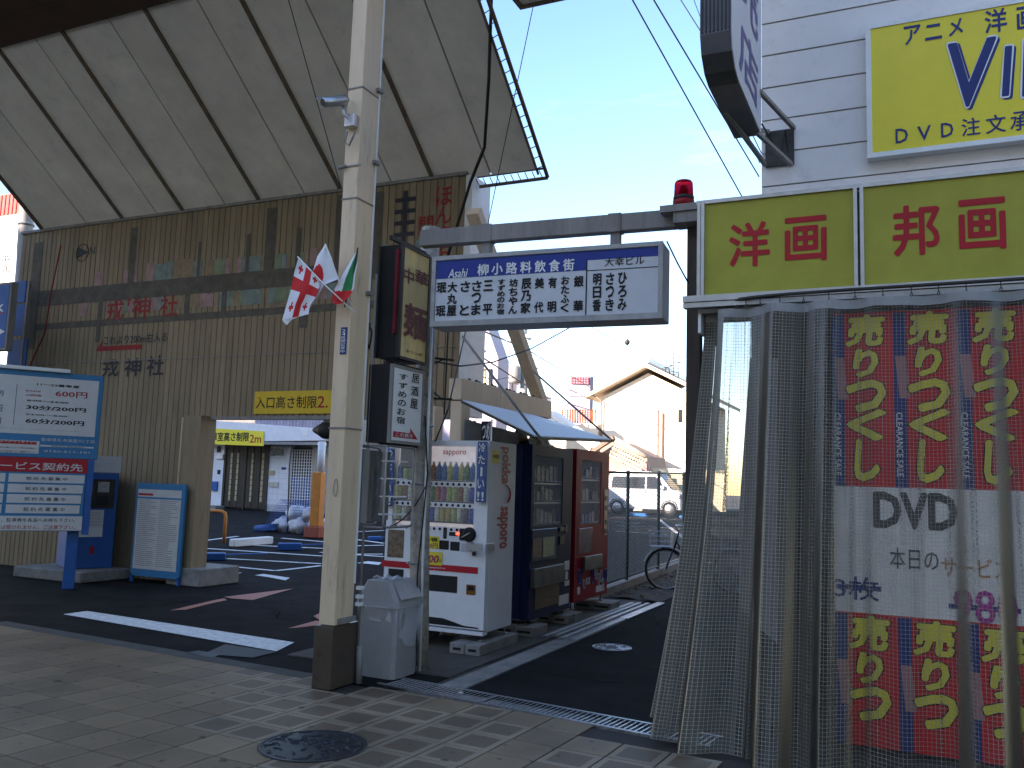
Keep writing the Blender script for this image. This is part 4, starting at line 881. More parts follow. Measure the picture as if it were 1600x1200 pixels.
# ------------------------------------------------------------------ grey bin
bn = thing('rubbish_bin', 'grey plastic swing lid bin with a clear bag hanging out beside the pillar', 'bin', (-4.13, 6.58, 0))
m_bin = M('grey_bin_plastic', (.30, .29, .28), .5, var=.1, scale=9, dirt=.15); BT = math.radians(-2)
BFc = Fr((-4.13, 6.56, 0), (math.cos(BT), math.sin(BT), 0), (-math.sin(BT), math.cos(BT), 0))
def frustum(mb, fr, w0, d0, z0, w1, d1, z1, bv=.03):
    def ring(w_, d_, z): a, b = w_/2, d_/2; return [fr.p(*q, z) for q in ((-a+bv, -b), (a-bv, -b), (a, -b+bv), (a, b-bv), (a-bv, b), (-a+bv, b), (-a, b-bv), (-a, -b+bv))]
    k = len(mb.v); mb.v += ring(w0, d0, z0)+ring(w1, d1, z1)
    for i in range(8): j = (i+1) % 8; mb.face([k+i, k+j, k+8+j, k+8+i])
    mb.face([k+7-i for i in range(8)]); mb.face([k+8+i for i in range(8)]); return mb
frustum(MB(), BFc, .36, .36, .005, .42, .42, .60).build('body', m_bin, bn)
ld = MB(); frustum(ld, BFc, .445, .445, .585, .43, .43, .63, .035); frustum(ld, BFc, .43, .43, .6301, .25, .40, .80, .03); ld.build('lid', m_bin, bn)
MB().hexa([BFc.p(.125, -.16, .796), BFc.p(.214, -.16, .655), BFc.p(.214, .16, .655), BFc.p(.125, .16, .796)], [BFc.p(.135, -.16, .802), BFc.p(.222, -.16, .658), BFc.p(.222, .16, .658), BFc.p(.135, .16, .802)]).build('swing_flap', M('bin_flap', (.36, .35, .34), .4), bn)
m_bag = bpy.data.materials.new('clear_bag'); m_bag.use_nodes = True; bb_ = m_bag.node_tree.nodes['Principled BSDF']; bb_.inputs['Base Color'].default_value = (.75, .76, .8, 1); bb_.inputs['Roughness'].default_value = .15; bb_.inputs['Alpha'].default_value = .30
bg_ = MB()
rngb = random.Random(5)
def bagf(u, v):
    a = -PI*.55+u*PI*1.25; r = .228+.010*math.sin(u*60)+.012*math.sin(u*23+v*5); hang = .10+.22*max(0, math.sin(u*PI*1.2-.3))+.03*math.sin(u*31)
    cxn = math.copysign(min(1, abs(math.cos(a))**.45), math.cos(a)); syn = math.copysign(min(1, abs(math.sin(a))**.45), math.sin(a))
    tap = 1-.09*v; q = BFc.p(cxn*r*tap, syn*r*tap, .60-hang*v); return q
bg_.grid(bagf, 90, 8); bg_.build('clear_bag', m_bag, bn)
tp = MB(); tp.grid(lambda u, v: BFc.p(-.2+.3*u, -.12+.22*v, .815+.012*math.sin(u*19+v*8)+.008*math.sin(v*25)-max(0, .25-u)*.35), 26, 12); tp.build('bag_scrap', m_bag, bn)

# ------------------------------------------------------------------ vending machines
def block(label, x0, x1, y0, y1, z0=0, h=.10):
    t = thing('concrete_block', label, 'concrete block', ((x0+x1)/2, (y0+y1)/2, z0), 'concrete blocks under the vending machines')
    mid = (x0+x1)/2
    MB().bbox(x0, mid-.004, y0, y1, z0, z0+h, .008).build('half', m_conc, t); MB().bbox(mid+.004, x1, y0, y1, z0, z0+h, .008).build('half', m_conc, t)
    MB().box(x0+.04, mid-.04, y0-.002, y0+.001, z0+.035, z0+.06).build('hollow', m_black, t)
    MB().box(mid+.04, x1-.04, y0-.002, y0+.001, z0+.035, z0+.06).build('hollow', m_black, t)
block('wide concrete block under the right front foot of the white vending machine', -4.13, -3.80, 7.66, 8.55, .006)
block('concrete block under the left side of the white vending machine', -5.0, -4.7, 7.85, 8.5, .006)
block('concrete block under the near foot of the dark blue vending machine', -4.25, -3.78, 8.92, 9.32, .006)
block('concrete block under the far foot of the dark blue vending machine', -4.2, -3.80, 9.98, 10.18, .006)
block('concrete block under the near foot of the red vending machine', -4.2, -3.78, 10.2, 10.44, .006)
block('pale concrete block under the far foot of the red vending machine', -4.25, -3.72, 11.38, 11.78, .006)

WX, WYF, WB, WT = -3.85, 7.82, .19, 2.07                             # white machine: right face, front, bottom, top
WL = -5.02
wm = thing('white_vending_machine', 'white drinks vending machine with red lettering and rows of bottles and cans facing the arcade', 'vending machine', ((WX+WL)/2, 8.15, .1))
m_vw = M('white_enamel', (.80, .80, .80), .32, var=.06, scale=3, dirt=.12, coat=.2); m_vb = M('dark_blue_enamel', (.012, .022, .075), .22, var=.12, coat=.3); m_vr = M('red_enamel', (.30, .006, .018), .5, var=.15, spec=.08)
cb_ = MB(); cb_.bbox(WL, WX, WYF+.10, 8.48, WB, WT, .012); cb_.build('cabinet', m_vw, wm)
# door with display recess: built as a frame
F = FRONT(WYF); X0, X1 = WL, WX
dx1 = F.loc(748, 760)[0]; dx0 = X0+.07; dz1 = F.loc(700, 697)[1]; dz0 = F.loc(735, 826)[1]
dx1 = X1-.15
dr = MB()
dr.box(X0, dx0, WB+.03, WT, -.10, 0, fr=F); dr.box(dx1, X1, WB+.03, WT, -.10, 0, fr=F); dr.box(dx0, dx1, dz1, WT, -.10, 0, fr=F); dr.box(dx0, dx1, WB+.03, dz0, -.10, 0, fr=F)
dr.build('door', m_vw, wm)
MB().box(X0, X1, WB-.02, WB+.015, -.09, .012, fr=F).build('kick_strip', m_vw, wm)
MB().box(dx0, dx1, dz0, dz1, -.0999, -.092, fr=F).build('display_back', M('display_white', (.72, .72, .74), .4, emit=.10), wm)
rows = [F.loc(715, q)[1] for q in (816.5, 784, 751)]
hrow = (dz1-dz0)/3.05
pal = [(.45, .12, .02), (.35, .02, .02), (.03, .12, .30), (.04, .15, .35), (.35, .38, .10), (.10, .22, .40), (.55, .50, .15), (.15, .28, .10), (.40, .42, .12), (.40, .45, .08), (.30, .12, .03), (.60, .58, .45), (.05, .07, .35), (.50, .36, .06), (.30, .22, .08), (.12, .05, .03), (.45, .10, .25)]
def bottle_me(big):
    mb = MB()
    if big: mb.lathe([(.030, 0), (.033, .01), (.033, .13), (.026, .16), (.012, .185), (.012, .195)], (0, 0, 0), 10); mb.lathe([(.014, .196), (.014, .215)], (0, 0, 0), 8, mi=1)
    else: mb.lathe([(.027, 0), (.031, .008), (.031, .105), (.025, .12)], (0, 0, 0), 10); mb.lathe([(.025, .1205), (.022, .122)], (0, 0, 0), 8, mi=1)
    return mb
m_cap = M('bottle_cap', (.6, .6, .6), .35, metal=.3)
bcache = {}
order = [[1, 0, 2, 3, 6, 5, 6, 7, 2], [0, 7, 0, 16, 9, 9, 10, 11, 12], [15, 12, 11, 13, 13, 8, 11, 15, 12]]
sh = MB(); bt = MB(); n_ = 14
for r in range(3):
    zr_ = rows[r]; big = r == 2
    sh.box(dx0+.002, dx1-.002, zr_-.012, zr_-.002, -.09, -.008, fr=F); bt.box(dx0+.002, dx1-.002, zr_-.062, zr_-.013, -.03, -.008, fr=F) if r else None
    for k in range(n_):
        c = order[2-r][(k+5) % 9 if k < 5 else (k-5) % 9]; key = (big, c)
        if key not in bcache: bcache[key] = bottle_me(big).mesh('bottle' if big else 'can', [M('drink_%d' % c, pal[c], .25, var=.5, scale=55, coat=.4), m_cap])
        x = dx0+.05+k*((dx1-dx0-.1)/(n_-1))
        o = inst('bottle' if big else 'can', bcache[key], F.p(x, zr_+.0, -.052), wm)
        o.scale = (1, 1, .88 if big else 1.22)
sh.build('shelf', m_black, wm); bt.build('button_rail', m_vw, wm)
bu = MB(); bu.lathe([(.016, 0), (.014, .006)], (0, 0, 0), 8, ax=(0, -1, 0)); bum = bu.mesh('button', m_black)
for r, zr_ in enumerate((rows[1]-.038, rows[2]-.038, dz0-.02)):
    for k in range(n_): inst('button', bum, F.p(dx0+.05+k*((dx1-dx0-.1)/(n_-1)), zr_, .001 if r == 2 else -.008), wm)
MB().box(dx0+.001, dx1-.001, dz0+.001, dz1-.001, -.006, -.003, fr=F).build('display_glass', M('clear_pane', (.9, .93, .95), .05, var=.01, alpha=.08), wm)
m_rlet = M('red_letter', (.50, .02, .03), .4, var=.05)
txtp(F, 'sapporo', (686, 703), (722, 713), m_rlet, wm, d=-.088, bold=.02)
MB().box(F.loc(655, 890)[0]-.45, F.loc(747, 890)[0], F.loc(700, 893)[1], F.loc(700, 883)[1], .001, .004, fr=F).build('red_stripe', m_rlet, wm)
txtp(F, 'Pokka Sapporo', (640, 882), (696, 890), m_white, wm, d=.006, bold=.015)
def pbox(fr, a, b, d0, d1, name, mat, par):
    x0, z1 = fr.loc(*a); x1, z0 = fr.loc(*b); MB().bbox(min(x0, x1), max(x0, x1), min(z0, z1), max(z0, z1), d0, d1, .004, fr=fr).build(name, mat, par)
pbox(F, (656, 896), (714, 927), -.06, .004, 'delivery_flap', m_glass, wm); pbox(F, (607, 888), (630, 912), -.02, .003, 'dark_panel', m_glass, wm)
pbox(F, (729, 913), (743, 930), .0, .008, 'coin_return', M('coin_return_orange', (.25, .09, .02), .4), wm); pbox(F, (731, 915), (741, 923), .006, .011, 'coin_hole', m_black, wm)
pbox(F, (702, 831), (716, 838), .0, .004, 'price_display', m_black, wm); pbox(F, (713, 832), (718, 836), .005, .007, 'red_lamp', M('led_red', (.9, .04, .02), .3, emit=2.5), wm)
pbox(F, (693, 824), (698, 842), 0, .004, 'card_slot', m_dark, wm); pbox(F, (687, 844), (701, 859), 0, .004, 'note_slot', m_black, wm); pbox(F, (704, 846), (718, 861), 0, .004, 'reader', m_glass, wm)
c_ = F.loc(731, 835); kb = MB(); kb.lathe([(.072, 0), (.072, .018), (.05, .03)], F.p(c_[0]+.02, c_[1], 0), 20, ax=(0, -1, 0)); kb.bbox(c_[0]-.09, c_[0]+.02, c_[1]-.06, c_[1]+.055, .0, .018, .008, fr=F); kb.build('coin_lever', m_black, wm)
MB().bar(F.p(c_[0]-.05, c_[1]-.03, .03), F.p(c_[0]+.04, c_[1]+.02, .035), .02, .01).build('lever_handle', m_alu, wm)
x, z = F.loc(741, 852); MB().bbox(x-.05, x+.0, z-.05, z+.03, .0, .09, .004, fr=F).build('lock_bracket', m_alu, wm)
MB().bbox(WX-.001+.001, WX+.03, 7.80, 7.96, z-.045, z+.025, .004).build('lock_plate', m_alu, wm)
MB().box(WX-.14, WX+.005, WYF-.095, WYF-.09, z-.045, z+.025).build('lock_bar', m_alu, wm)
x, z = F.loc(750, 858); MB().lathe([(.022, 0), (.022, .012)], F.p(x-.06, z-.05, 0), 10, ax=(0, -1, 0)).build('key_hole', m_dark, wm)
pbox(F, (662, 837), (686, 858), 0, .003, 'yellow_sticker', m_yel, wm)
m_mag = M('magenta_print', (.42, .02, .12), .4)
for a, b, s in (((664, 839), (684, 847), 'お得'), ((664, 848), (684, 857), '100円')): txtp(F, s, a, b, m_ink if 'お' in s else m_mag, wm, d=.005, bold=.03)
pbox(F, (661, 861), (691, 884), .004, .007, 'yellow_price_sticker', m_yel, wm); txtp(F, '100', (664, 866), (686, 880), m_mag, wm, d=.009, bold=.05, shear=.2); txtp(F, '円', (686, 874), (690, 880), m_ink, wm, d=.009)
pbox(F, (607, 827), (630, 872), 0, .003, 'poster', M('dim_poster', (.22, .16, .10), .5, var=.6, scale=25), wm)
pbox(F, (721, 849), (737, 863), 0, .003, 'notice', M('notice_paper', (.55, .55, .56), .6, var=.25, scale=90), wm)
# swoosh-shaped dark kick recess
x0, z0 = F.loc(655, 968); x1, _ = F.loc(750, 985)
MB().prism([(x0-.4, WB+.045), (x1-.01, WB+.042), (x1-.03, WB+.055), (x1-.18, WB+.058), (x1-.30, WB+.085), (x1-.42, WB+.11), (x0-.4, WB+.115)], F, .0005, .003).build('kick_recess', m_black, wm)
for x, y in ((WX-.05, WYF+.07), (WX-.05, 8.42), (WL+.06, WYF+.07), (WL+.06, 8.42)): MB().lathe([(.03, 0), (.03, .01), (.009, .012), (.009, WB-.10)], (x, y, .107), 8).build('foot', m_galv, wm)
# right side lettering
S = RIGHT(WX)
def sidetxt(s, a, b, mat, **k):
    y0_, z1_ = S.loc(*a); y1_, z0_ = S.loc(*b); txt(S, s, min(y0_, y1_), max(y0_, y1_), min(z0_, z1_), max(z0_, z1_), mat, wm, **k)
y_a, y_b = 8.07, 8.33
zA = S.loc(787, 698)[1]; zB = S.loc(787, 757)[1]; zC = S.loc(784, 782)[1]; zD = S.loc(782, 858)[1]
txt(S, 'pokka', y_a+.0, y_b, zB, zA, m_rlet, wm, d=.003, bold=.09, rot=1)
txt(S, 'sapporo', y_a-.03, y_b-.03, zD, zC-.06, m_rlet, wm, d=.003, bold=.09, rot=1)
MB().tube([S.p(y_a+.13+.14*math.cos(t), (zB+zC)/2-.02+.10*math.sin(t), .003) for t in [-.9+.25*k for k in range(11)]], .014, 4, r1=.003).build('logo_swirl', m_rlet, wm)
y0_, z1_ = S.loc(769, 703); y1_, z0_ = S.loc(784, 725); MB().box(y0_, y1_-.05, z0_, z1_, .001, .003, fr=S).build('yellow_price_sticker', m_yel, wm)
txt(S, '100', y0_+.02, y1_-.07, z0_+.05, z1_-.04, m_mag, wm, d=.005, bold=.05, shear=.2)
# swing flags on either side of the machine
def swing(xx, label, ysz=.0, z1_=2.06, z0_=1.46, wdt=.105, chars='冷た〜い!!', dy=-.02):
    t = thing('cold_drinks_flag', label, 'banner', (xx, WYF-.02, z0_), 'cold drinks strips on the white vending machine')
    Q = Fr((xx, WYF+dy-.02, 0), (1, 0, 0), (0, 0, 1))
    MB().bbox(-.0, wdt, z0_, z1_, -.012, 0, .003, fr=Q).build('strip', M('flag_strip_blue', (.09, .16, .36), .4, var=.5, scale=15), t)
    n = len(chars); h = (z1_-z0_)/(n-.6)
    seq = ['冷', 'た', '〜', 'い', '!!']; h = (z1_-z0_)/5
    for i, ch in enumerate(seq):
        b = z1_-h*(i+1)+.008; tt = z1_-h*i-.008
        if ch == '〜': txt(Q, 'ー', .035, wdt-.03, b, tt, m_navy, t, d=.002, bold=.09, rot=1); txt(Q, 'ー', .042, wdt-.037, b+.006, tt-.006, m_white, t, d=.004, bold=.04, rot=1)
        else: txt(Q, ch, .006, wdt-.006, b, tt, m_navy, t, d=.002, bold=.10); txt(Q, ch, .014, wdt-.014, b+.006, tt-.006, m_white, t, d=.004, bold=.04)
swing(F.loc(749, 700)[0]-.0, 'blue cold drinks strip at the right front corner of the white vending machine')
swing(X0-.02, 'blue cold drinks strip at the left end of the white machine behind the broken box', z1_=1.98, z0_=1.38)

RX = -3.90
m_dflap = M('worn_flap_steel', (.20, .19, .17), .3, metal=.6, var=.4, dirt=.2)
def snack(y0, y1, x1, x0, z0, z1, mat, side_mat, name, label, glass, shelves, gl0):
    t = thing(name, label, 'vending machine', ((x0+x1)/2, (y0+y1)/2, .1)); F = RIGHT(x1)
    MB().bbox(x0, x1-.10, y0, y1, z0, z1, .012).build('cabinet', side_mat, t)
    g0, g1, h0, h1 = glass; d = MB()
    d.box(y0, g0, z0+.03, z1, -.099, 0, fr=F); d.box(g1, y1, z0+.03, z1, -.099, 0, fr=F); d.box(g0, g1, h1, z1, -.099, 0, fr=F); d.box(g0, g1, z0+.03, h0, -.099, 0, fr=F)
    d.build('door', mat, t)
    MB().box(y0, y1, z0, z0+.03, -.099, .006, fr=F).build('kick_strip', mat, t)
    MB().box(g0, g1, h0, h1, -.0985, -.095, fr=F).build('compartment_back', M('machine_interior', (.20, .19, .19), .6, var=.4, scale=20), t)
    rngm = random.Random(int(y0*10)); items = {}
    for zs in shelves:
        MB().box(g0+.002, g1-.002, zs-.02, zs, -.094, -.02, fr=F).build('shelf', m_galv, t)
        tk = MB()
        for k in range(int((g1-g0)/.055)): tk.tube([F.p(g0+.03+k*.055+.018*math.cos(a), zs+.006+.018*math.sin(a), -.02) for a in (0, .8, 1.6, 2.4, 3.14)], .004, 4)
        tk.build('coil_row', m_alu, t)
        for k in range(int((g1-g0)/.13)):
            c = rngm.choice(['a', 'b', 'c', 'd', 'e']); cc_ = dict(a=(.55, .48, .36), b=(.10, .16, .30), c=(.40, .38, .36), d=(.22, .12, .08), e=(.14, .20, .14))[c]
            if rngm.random() < .85:
                hgt = rngm.uniform(.12, .21); y_ = g0+.02+k*.13; m_ = MB(); m_.bbox(y_, y_+.10, zs+.001, zs+hgt, -.07, -.035, .01, fr=F); m_.build('packet', M('packet_'+c, cc_, .35, var=.7, scale=28), t)
    MB().box(g0, g1, h0, h1, -.012, -.008, fr=F).build('pane', M('snack_pane', (.8, .85, .9), .03, var=.01, alpha=.16, spec=1.0), t)
    return t, F
zq = lambda F, px, py: F.loc(px, py)
F = RIGHT(RX)
ga, ha = F.loc(834, 712); gb, hb_ = F.loc(884, 714); _, hc = F.loc(832, 820)
t, F = snack(9.02, 10.30, RX, -4.58, .16, 2.10, M('brushed_blue_door', (.012, .02, .065), .5, var=.25, spec=.08), m_vb, 'dark_blue_vending_machine', 'dark blue snack vending machine with a glass front between the white and the red machine', (9.10, 9.98, F.loc(834, 822)[1], 1.98), [F.loc(834, 823)[1]+.012, F.loc(834, 785)[1], F.loc(834, 754)[1]], 0)
pbox(F, (831, 828), (869, 872), .0, .006, 'product_window', m_glass, t)
pbox(F, (832, 842), (845, 870), .007, .01, 'poster', M('stripe_poster', (.25, .17, .12), .5, var=.6, scale=40), t); pbox(F, (848, 840), (865, 868), .007, .01, 'poster', M('green_poster', (.45, .47, .28), .5, var=.4, scale=30), t)
pbox(F, (829, 889), (876, 908), .0, .05, 'delivery_flap', m_dflap, t); pbox(F, (836, 916), (873, 942), 0, .004, 'brown_notice', M('brown_notice', (.17, .10, .045), .5, var=.7, scale=45), t)
for a, b in (((874, 824), (881, 830)), ((874, 838), (881, 850)), ((882, 820), (886, 832))): pbox(F, a, b, 0, .012, 'coin_unit', m_black, t)
for a, b in (((882, 877), (889, 890)), ((883, 893), (887, 905)), ((882, 908), (889, 914)), ((873, 931), (888, 942))): pbox(F, a, b, 0, .003, 'small_notice', m_whiteb, t)
for y in (9.1, 10.2): MB().lathe([(.03, 0), (.03, .01), (.009, .012), (.009, .06)], (RX-.06, y, .107), 8).build('foot', m_galv, t)
F = RIGHT(RX)
t, F = snack(10.44, 11.74, RX, -4.55, .20, 2.12, m_vr, m_vr, 'red_vending_machine', 'red vending machine with glass front farthest along the alley', (10.62, 11.42, F.loc(905, 820)[1], 1.99), [F.loc(905, 821)[1]+.012, F.loc(905, 784)[1], F.loc(905, 748)[1]], 0)
pbox(F, (904, 826), (925, 862), .0, .005, 'poster_window', M('reflecting_panel', (.30, .20, .17), .12, var=.4, metal=.3), t)
pbox(F, (910, 870), (937, 886), .0, .04, 'delivery_flap', m_dflap, t)
pbox(F, (944, 765), (948, 836), 0, .006, 'coin_panel', M('worn_pink_panel', (.45, .25, .2), .4, var=.4), t)
for q in ((945, 775), (945, 790), (945, 812), (944, 826)): pbox(F, q, (q[0]+3, q[1]+7), .006, .012, 'slot', m_black, t)
rngc = random.Random(2)
for (px, py) in ((905, 901), (912, 913), (925, 901), (931, 896), (935, 905), (939, 900), (942, 912), (946, 898), (930, 889)):
    y_, z_ = F.loc(px, py); hgt = rngc.uniform(.05, .09); MB().tube([F.p(a, b, .003) for a, b in rrect(y_-.035, y_+.035, z_-hgt, z_+hgt, .03, 3)], .008, 4, closed=True).build('ring_print', M('ring_print_white', (.6, .6, .62), .4) if rngc.random() < .7 else m_blue, t)
txtp(F, 'KIS', (915, 903), (922, 912), m_whiteb, t, d=.004, bold=.04, shear=.2)
pbox(F, (902, 918), (906, 928), 0, .003, 'small_notice', m_whiteb, t); pbox(F, (931, 916), (944, 922), 0, .003, 'small_notice', m_whiteb, t)
for y in (10.5, 11.65): MB().lathe([(.03, 0), (.03, .01), (.009, .012), (.009, .1)], (RX-.06, y, .107), 8).build('foot', m_galv, t)
# gutter steel strips
gs = thing('gutter_cover', 'pair of worn steel rails lying over the gutter beside the blue and red machines', 'gutter cover', (-3.5, 9.8, 0))
for x, y0, y1 in ((-3.70, 9.0, 12.3), (-3.61, 9.1, 12.35), (-3.50, 9.0, 12.4)): MB().bbox(x-.028, x+.028, y0, y1, .004, .028, .004).build('rail', m_galv, gs)
MB().bbox(-3.41, -3.33, 9.0, 10.8, .003, .02, .004).build('edge_plate', m_galv, gs); MB().bbox(-3.42, -3.31, 10.81, 12.6, .003, .022, .004).build('edge_plate', m_alu, gs)

# ------------------------------------------------------------------ awning, beam and strut behind the machines
aw = thing('awning', 'pale thin sheet awning with dark rim over the blue and red vending machines', 'awning', (-3.8, 9, 2.3))
A = atx(722, 626, -4.3); Bp = atx(838, 683, -3.3); Cp = atx(955, 688, -3.3); D = atx(850, 649, -4.3)
D = Vector((-4.3, Cp.y-.0, A.z+.0)); 
def slab(mb, a, b, c, d, h): up = Vector((0, 0, h)); return mb.hexa([a, b, c, d], [a+up, b+up, c+up, d+up])
slab(MB(), A, Bp, Cp, D, .012).build('sheet', M('awning_sheet', (.62, .64, .66), .45, var=.08, dirt=.1), aw)
rm_ = MB(); dn = Vector((0, 0, -.012))
for p, q in ((A, Bp), (Bp, Cp), (Cp, D), (D, A)): rm_.bar(p+dn, q+dn, .025, .024)
for f_ in (.33, .66): rm_.bar(A.lerp(D, f_)+dn*1.2, Bp.lerp(Cp, f_)+dn*1.2, .02, .02)
rm_.build('rim', m_dark, aw)
r1 = MB(); r1.tube([atx(723, 526, -4.35), atx(834, 672, -3.33), Bp+Vector((0, .1, 0))], .013, 6); r1.build('stay_rod', m_gpaint, aw)
r1 = MB(); r1.tube([atx(832, 579, -4.45), atx(956, 688, -3.3)], .013, 6); r1.build('stay_rod', m_gpaint, aw)
cv = MB(); cv.grid(lambda u, v: atx(726+u*85, 652+u*22, -4.25)+Vector((0, 0, -.02-.22*v-.03*math.sin(u*14)*v)), 24, 4); cv.build('torn_hem', M('awning_hem', (.35, .34, .33), .7, var=.3), aw)
fb2 = thing('steel_frame', 'beige steel frame of horizontal beam, columns and slanting strut behind the vending machines', 'frame', (-4.75, 9, 0))
MB().bbox(-4.72, -4.55, 8.50, 11.15, 2.56, 2.80, .008).build('beam', m_beige, fb2)
MB().bbox(-5.42, -5.22, 9.1, 9.3, 0, 2.55, .01).build('column', m_beige, fb2)
MB().bbox(-4.70, -4.55, 8.52, 8.72, 0, 2.55, .01).build('column', m_beige, fb2)
MB().bbox(-4.72, -4.56, 10.8, 11.0, 0, 2.55, .01).build('column', m_gpaint, fb2)
MB().bar(atx(740, 330, -4.64), atx(846, 632, -4.64), .16, .13).build('strut', m_beige, fb2)
kn = MB()
for k in range(14): kn.lathe([(.02, 0), (.024, .02), (.01, .035)], (-4.62+.02*math.sin(k*2), 8.8+k*.14, 2.80), 6)
kn.build('bolt_row', m_dark, fb2, kind='stuff')
# brown debris on top of machine
hp = thing('cloth_bundle', 'crumpled brown cloth and plastic heaped on top of the dark blue machine', 'bundle', (-4.3, 10.0, 2.1)); hb2 = MB()
hb2.grid(lambda u, v: Vector((-4.45+.3*v, 9.55+.85*u, 2.105+.20*math.sin(PI*v)*(.6+.4*math.sin(u*9+2)+.25*math.sin(u*23+v*4)))), 40, 14); hb2.build('cloth', M('brown_cloth', (.22, .17, .08), .8, var=.5, scale=14), hp)
# black banner above the cold strip
sk = thing('flower_banner', 'narrow black hanging strip with white brush mark above the cold drinks strip', 'banner', aty(755, 690, 7.9)); Q = FRONT(7.9)
pbox(Q, (752, 658), (766, 690), -.01, 0, 'strip', m_black, sk); txtp(Q, 'つめ', (754, 660), (765, 688), m_whiteb, sk, d=.003, bold=.03)
pq = MB(); pq.box(Q.loc(767, 655)[0], Q.loc(769.5, 655)[0], 1.9, Q.loc(768, 655)[1], -.01, 0, fr=Q); pq.build('white_rod', m_white, sk)

# ------------------------------------------------------------------ chain link fences
m_fen = M('green_fence_paint', (.10, .14, .12), .5, var=.15); m_fw = M('fence_wire', (.30, .33, .30), .5, metal=.3)
def chain(name, label, A, Bq, h, nposts, step, wr, z0=.25, base=True, mfr=m_fen, mw=m_fw):
    A = Vector(A); Bq = Vector(Bq); Ld = (Bq-A); Ln = Ld.length; d = Ld.normalized(); t = thing(name, label, 'fence', A)
    for k in range(nposts): 
        p = A+d*(Ln*k/(nposts-1)); MB().tube([p, p+Vector((0, 0, h+.03))], .030, 8).build('post', mfr, t)
    MB().tube([A+Vector((0, 0, h)), Bq+Vector((0, 0, h))], .022, 6).build('top_rail', mfr, t); MB().tube([A+Vector((0, 0, z0)), Bq+Vector((0, 0, z0))], .018, 6).build('bottom_rail', mfr, t)
    mb = MB(); H = h-z0; side = d.cross(Vector((0, 0, 1)))
    n = int(Ln/step); 
    for s in (1, -1):
        for k in range(-int(H/step)-1, n+int(H/step)+1):
            x0 = k*step; 
            if s > 0: a, b = x0, x0+H; za, zb = z0, h
            else: a, b = x0+H, x0; za, zb = z0, h
            # clip to [0, Ln]
            P = []
            for (x, z) in ((a, za), (b, zb)): P.append([x, z])
            (xa_, z_a), (xb_, z_b) = P
            def clip(xa_, z_a, xb_, z_b):
                if xa_ > xb_: xa_, z_a, xb_, z_b = xb_, z_b, xa_, z_a
                if xb_ <= 0 or xa_ >= Ln: return None
                sl_ = (z_b-z_a)/(xb_-xa_)
                if xa_ < 0: z_a -= sl_*xa_; xa_ = 0
                if xb_ > Ln: z_b -= sl_*(xb_-Ln); xb_ = Ln
                return xa_, z_a, xb_, z_b
            c = clip(xa_, z_a, xb_, z_b)
            if c: mb.tube([A+d*c[0]+Vector((0, 0, c[1]-0))+side*.003*s, A+d*c[2]+Vector((0, 0, c[3]))+side*.003*s], wr, 3)
    mb.build('wire_mesh', mw, t, kind='stuff')
    if base:
        MB().box(0, Ln, -.0, .12, -.07, .07, fr=Fr(A, d, (0, 0, 1))).build('kerb', m_conc, t)
    return t
chain('chain_link_fence', 'green chain link fence between the alley and the car park behind the bicycle', (-4.32, 12.1, .0), (-4.28, 19.6, .15), 1.86, 5, .075, .0042, z0=.17)
chain('chain_link_fence', 'distant green chain link fence at the back of the car park left of the machines', (-13.6, 23.6, .3), (-9.8, 23.4, .3), 1.95, 4, .09, .006, mw=M('pale_green_wire', (.20, .36, .30), .5), mfr=m_white)
MB()
dt = MB(); dt.grid(lambda u, v: (-4.25+.85*u, 12.7+7*v, .006+.035*math.sin(u*PI)*abs(math.sin(v*31+u*5))+gz(12.7+7*v)), 10, 60); dt.build('fence_verge', M('dirt', (.075, .06, .045), .95, var=.6, scale=9, bump=1, bscale=30), kind='structure')
rs = random.Random(9); lf = MB()
for k in range(160):
    y_ = rs.uniform(12.7, 19); x_ = rs.uniform(-4.2, -3.6); z_ = gz(y_)+.03+rs.random()*.02; a = rs.random()*6; s = rs.uniform(.02, .06)
    lf.poly([(x_+s*math.cos(a), y_+s*math.sin(a), z_), (x_+s*.5*math.cos(a+1.6), y_+s*.5*math.sin(a+1.6), z_+.02), (x_-s*math.cos(a), y_-s*math.sin(a), z_+.006), (x_-s*.5*math.cos(a+1.6), y_-s*.5*math.sin(a+1.6), z_)])
lf.build('dry_leaves', M('dry_leaf', (.20, .14, .08), .8, var=.5), kind='stuff')

# ------------------------------------------------------------------ bicycle
bk = thing('bicycle', 'black city bicycle with wire front basket parked at the end of the alley fence', 'bicycle', (-3.3, 14.3, gz(14.3)))
fw = atz(1040, 922, gz(14.3)); ud = Vector((.93, .36, 0)).normalized()
BFr = Fr(Vector((fw.x, fw.y, fw.z)), ud, (0, 0, 1))
R_ = .325
def wheel(cx_):
    w_ = MB(); w_.tube([BFr.p(cx_+R_*math.cos(t*PI/18), R_+R_*math.sin(t*PI/18), 0) for t in range(36)], .017, 8, closed=True)
    o = w_.build('wheel', m_rub, bk)
    r_ = MB(); r_.tube([BFr.p(cx_+(R_-.024)*math.cos(t*PI/18), R_+(R_-.024)*math.sin(t*PI/18), 0) for t in range(36)], .010, 6, closed=True); r_.build('rim', m_alu, o)
    s_ = MB()
    for k in range(28): a = k*2*PI/28; s_.tube([BFr.p(cx_, R_, .02*(-1)**k), BFr.p(cx_+(R_-.03)*math.cos(a), R_+(R_-.03)*math.sin(a), 0)], .0013, 3)
    s_.tube([BFr.p(cx_, R_, -.04), BFr.p(cx_, R_, .04)], .018, 8); s_.build('spokes', m_alu, o)
    f_ = MB(); f_.tube([BFr.p(cx_+(R_+.03)*math.cos(a), R_+(R_+.03)*math.sin(a), 0) for a in [(.15 if cx_ < .5 else -.1)*PI+k*PI*.75/14 for k in range(15)]], .018, 5); f_.build('mudguard', m_galv, bk)
wheel(0); wheel(1.08)
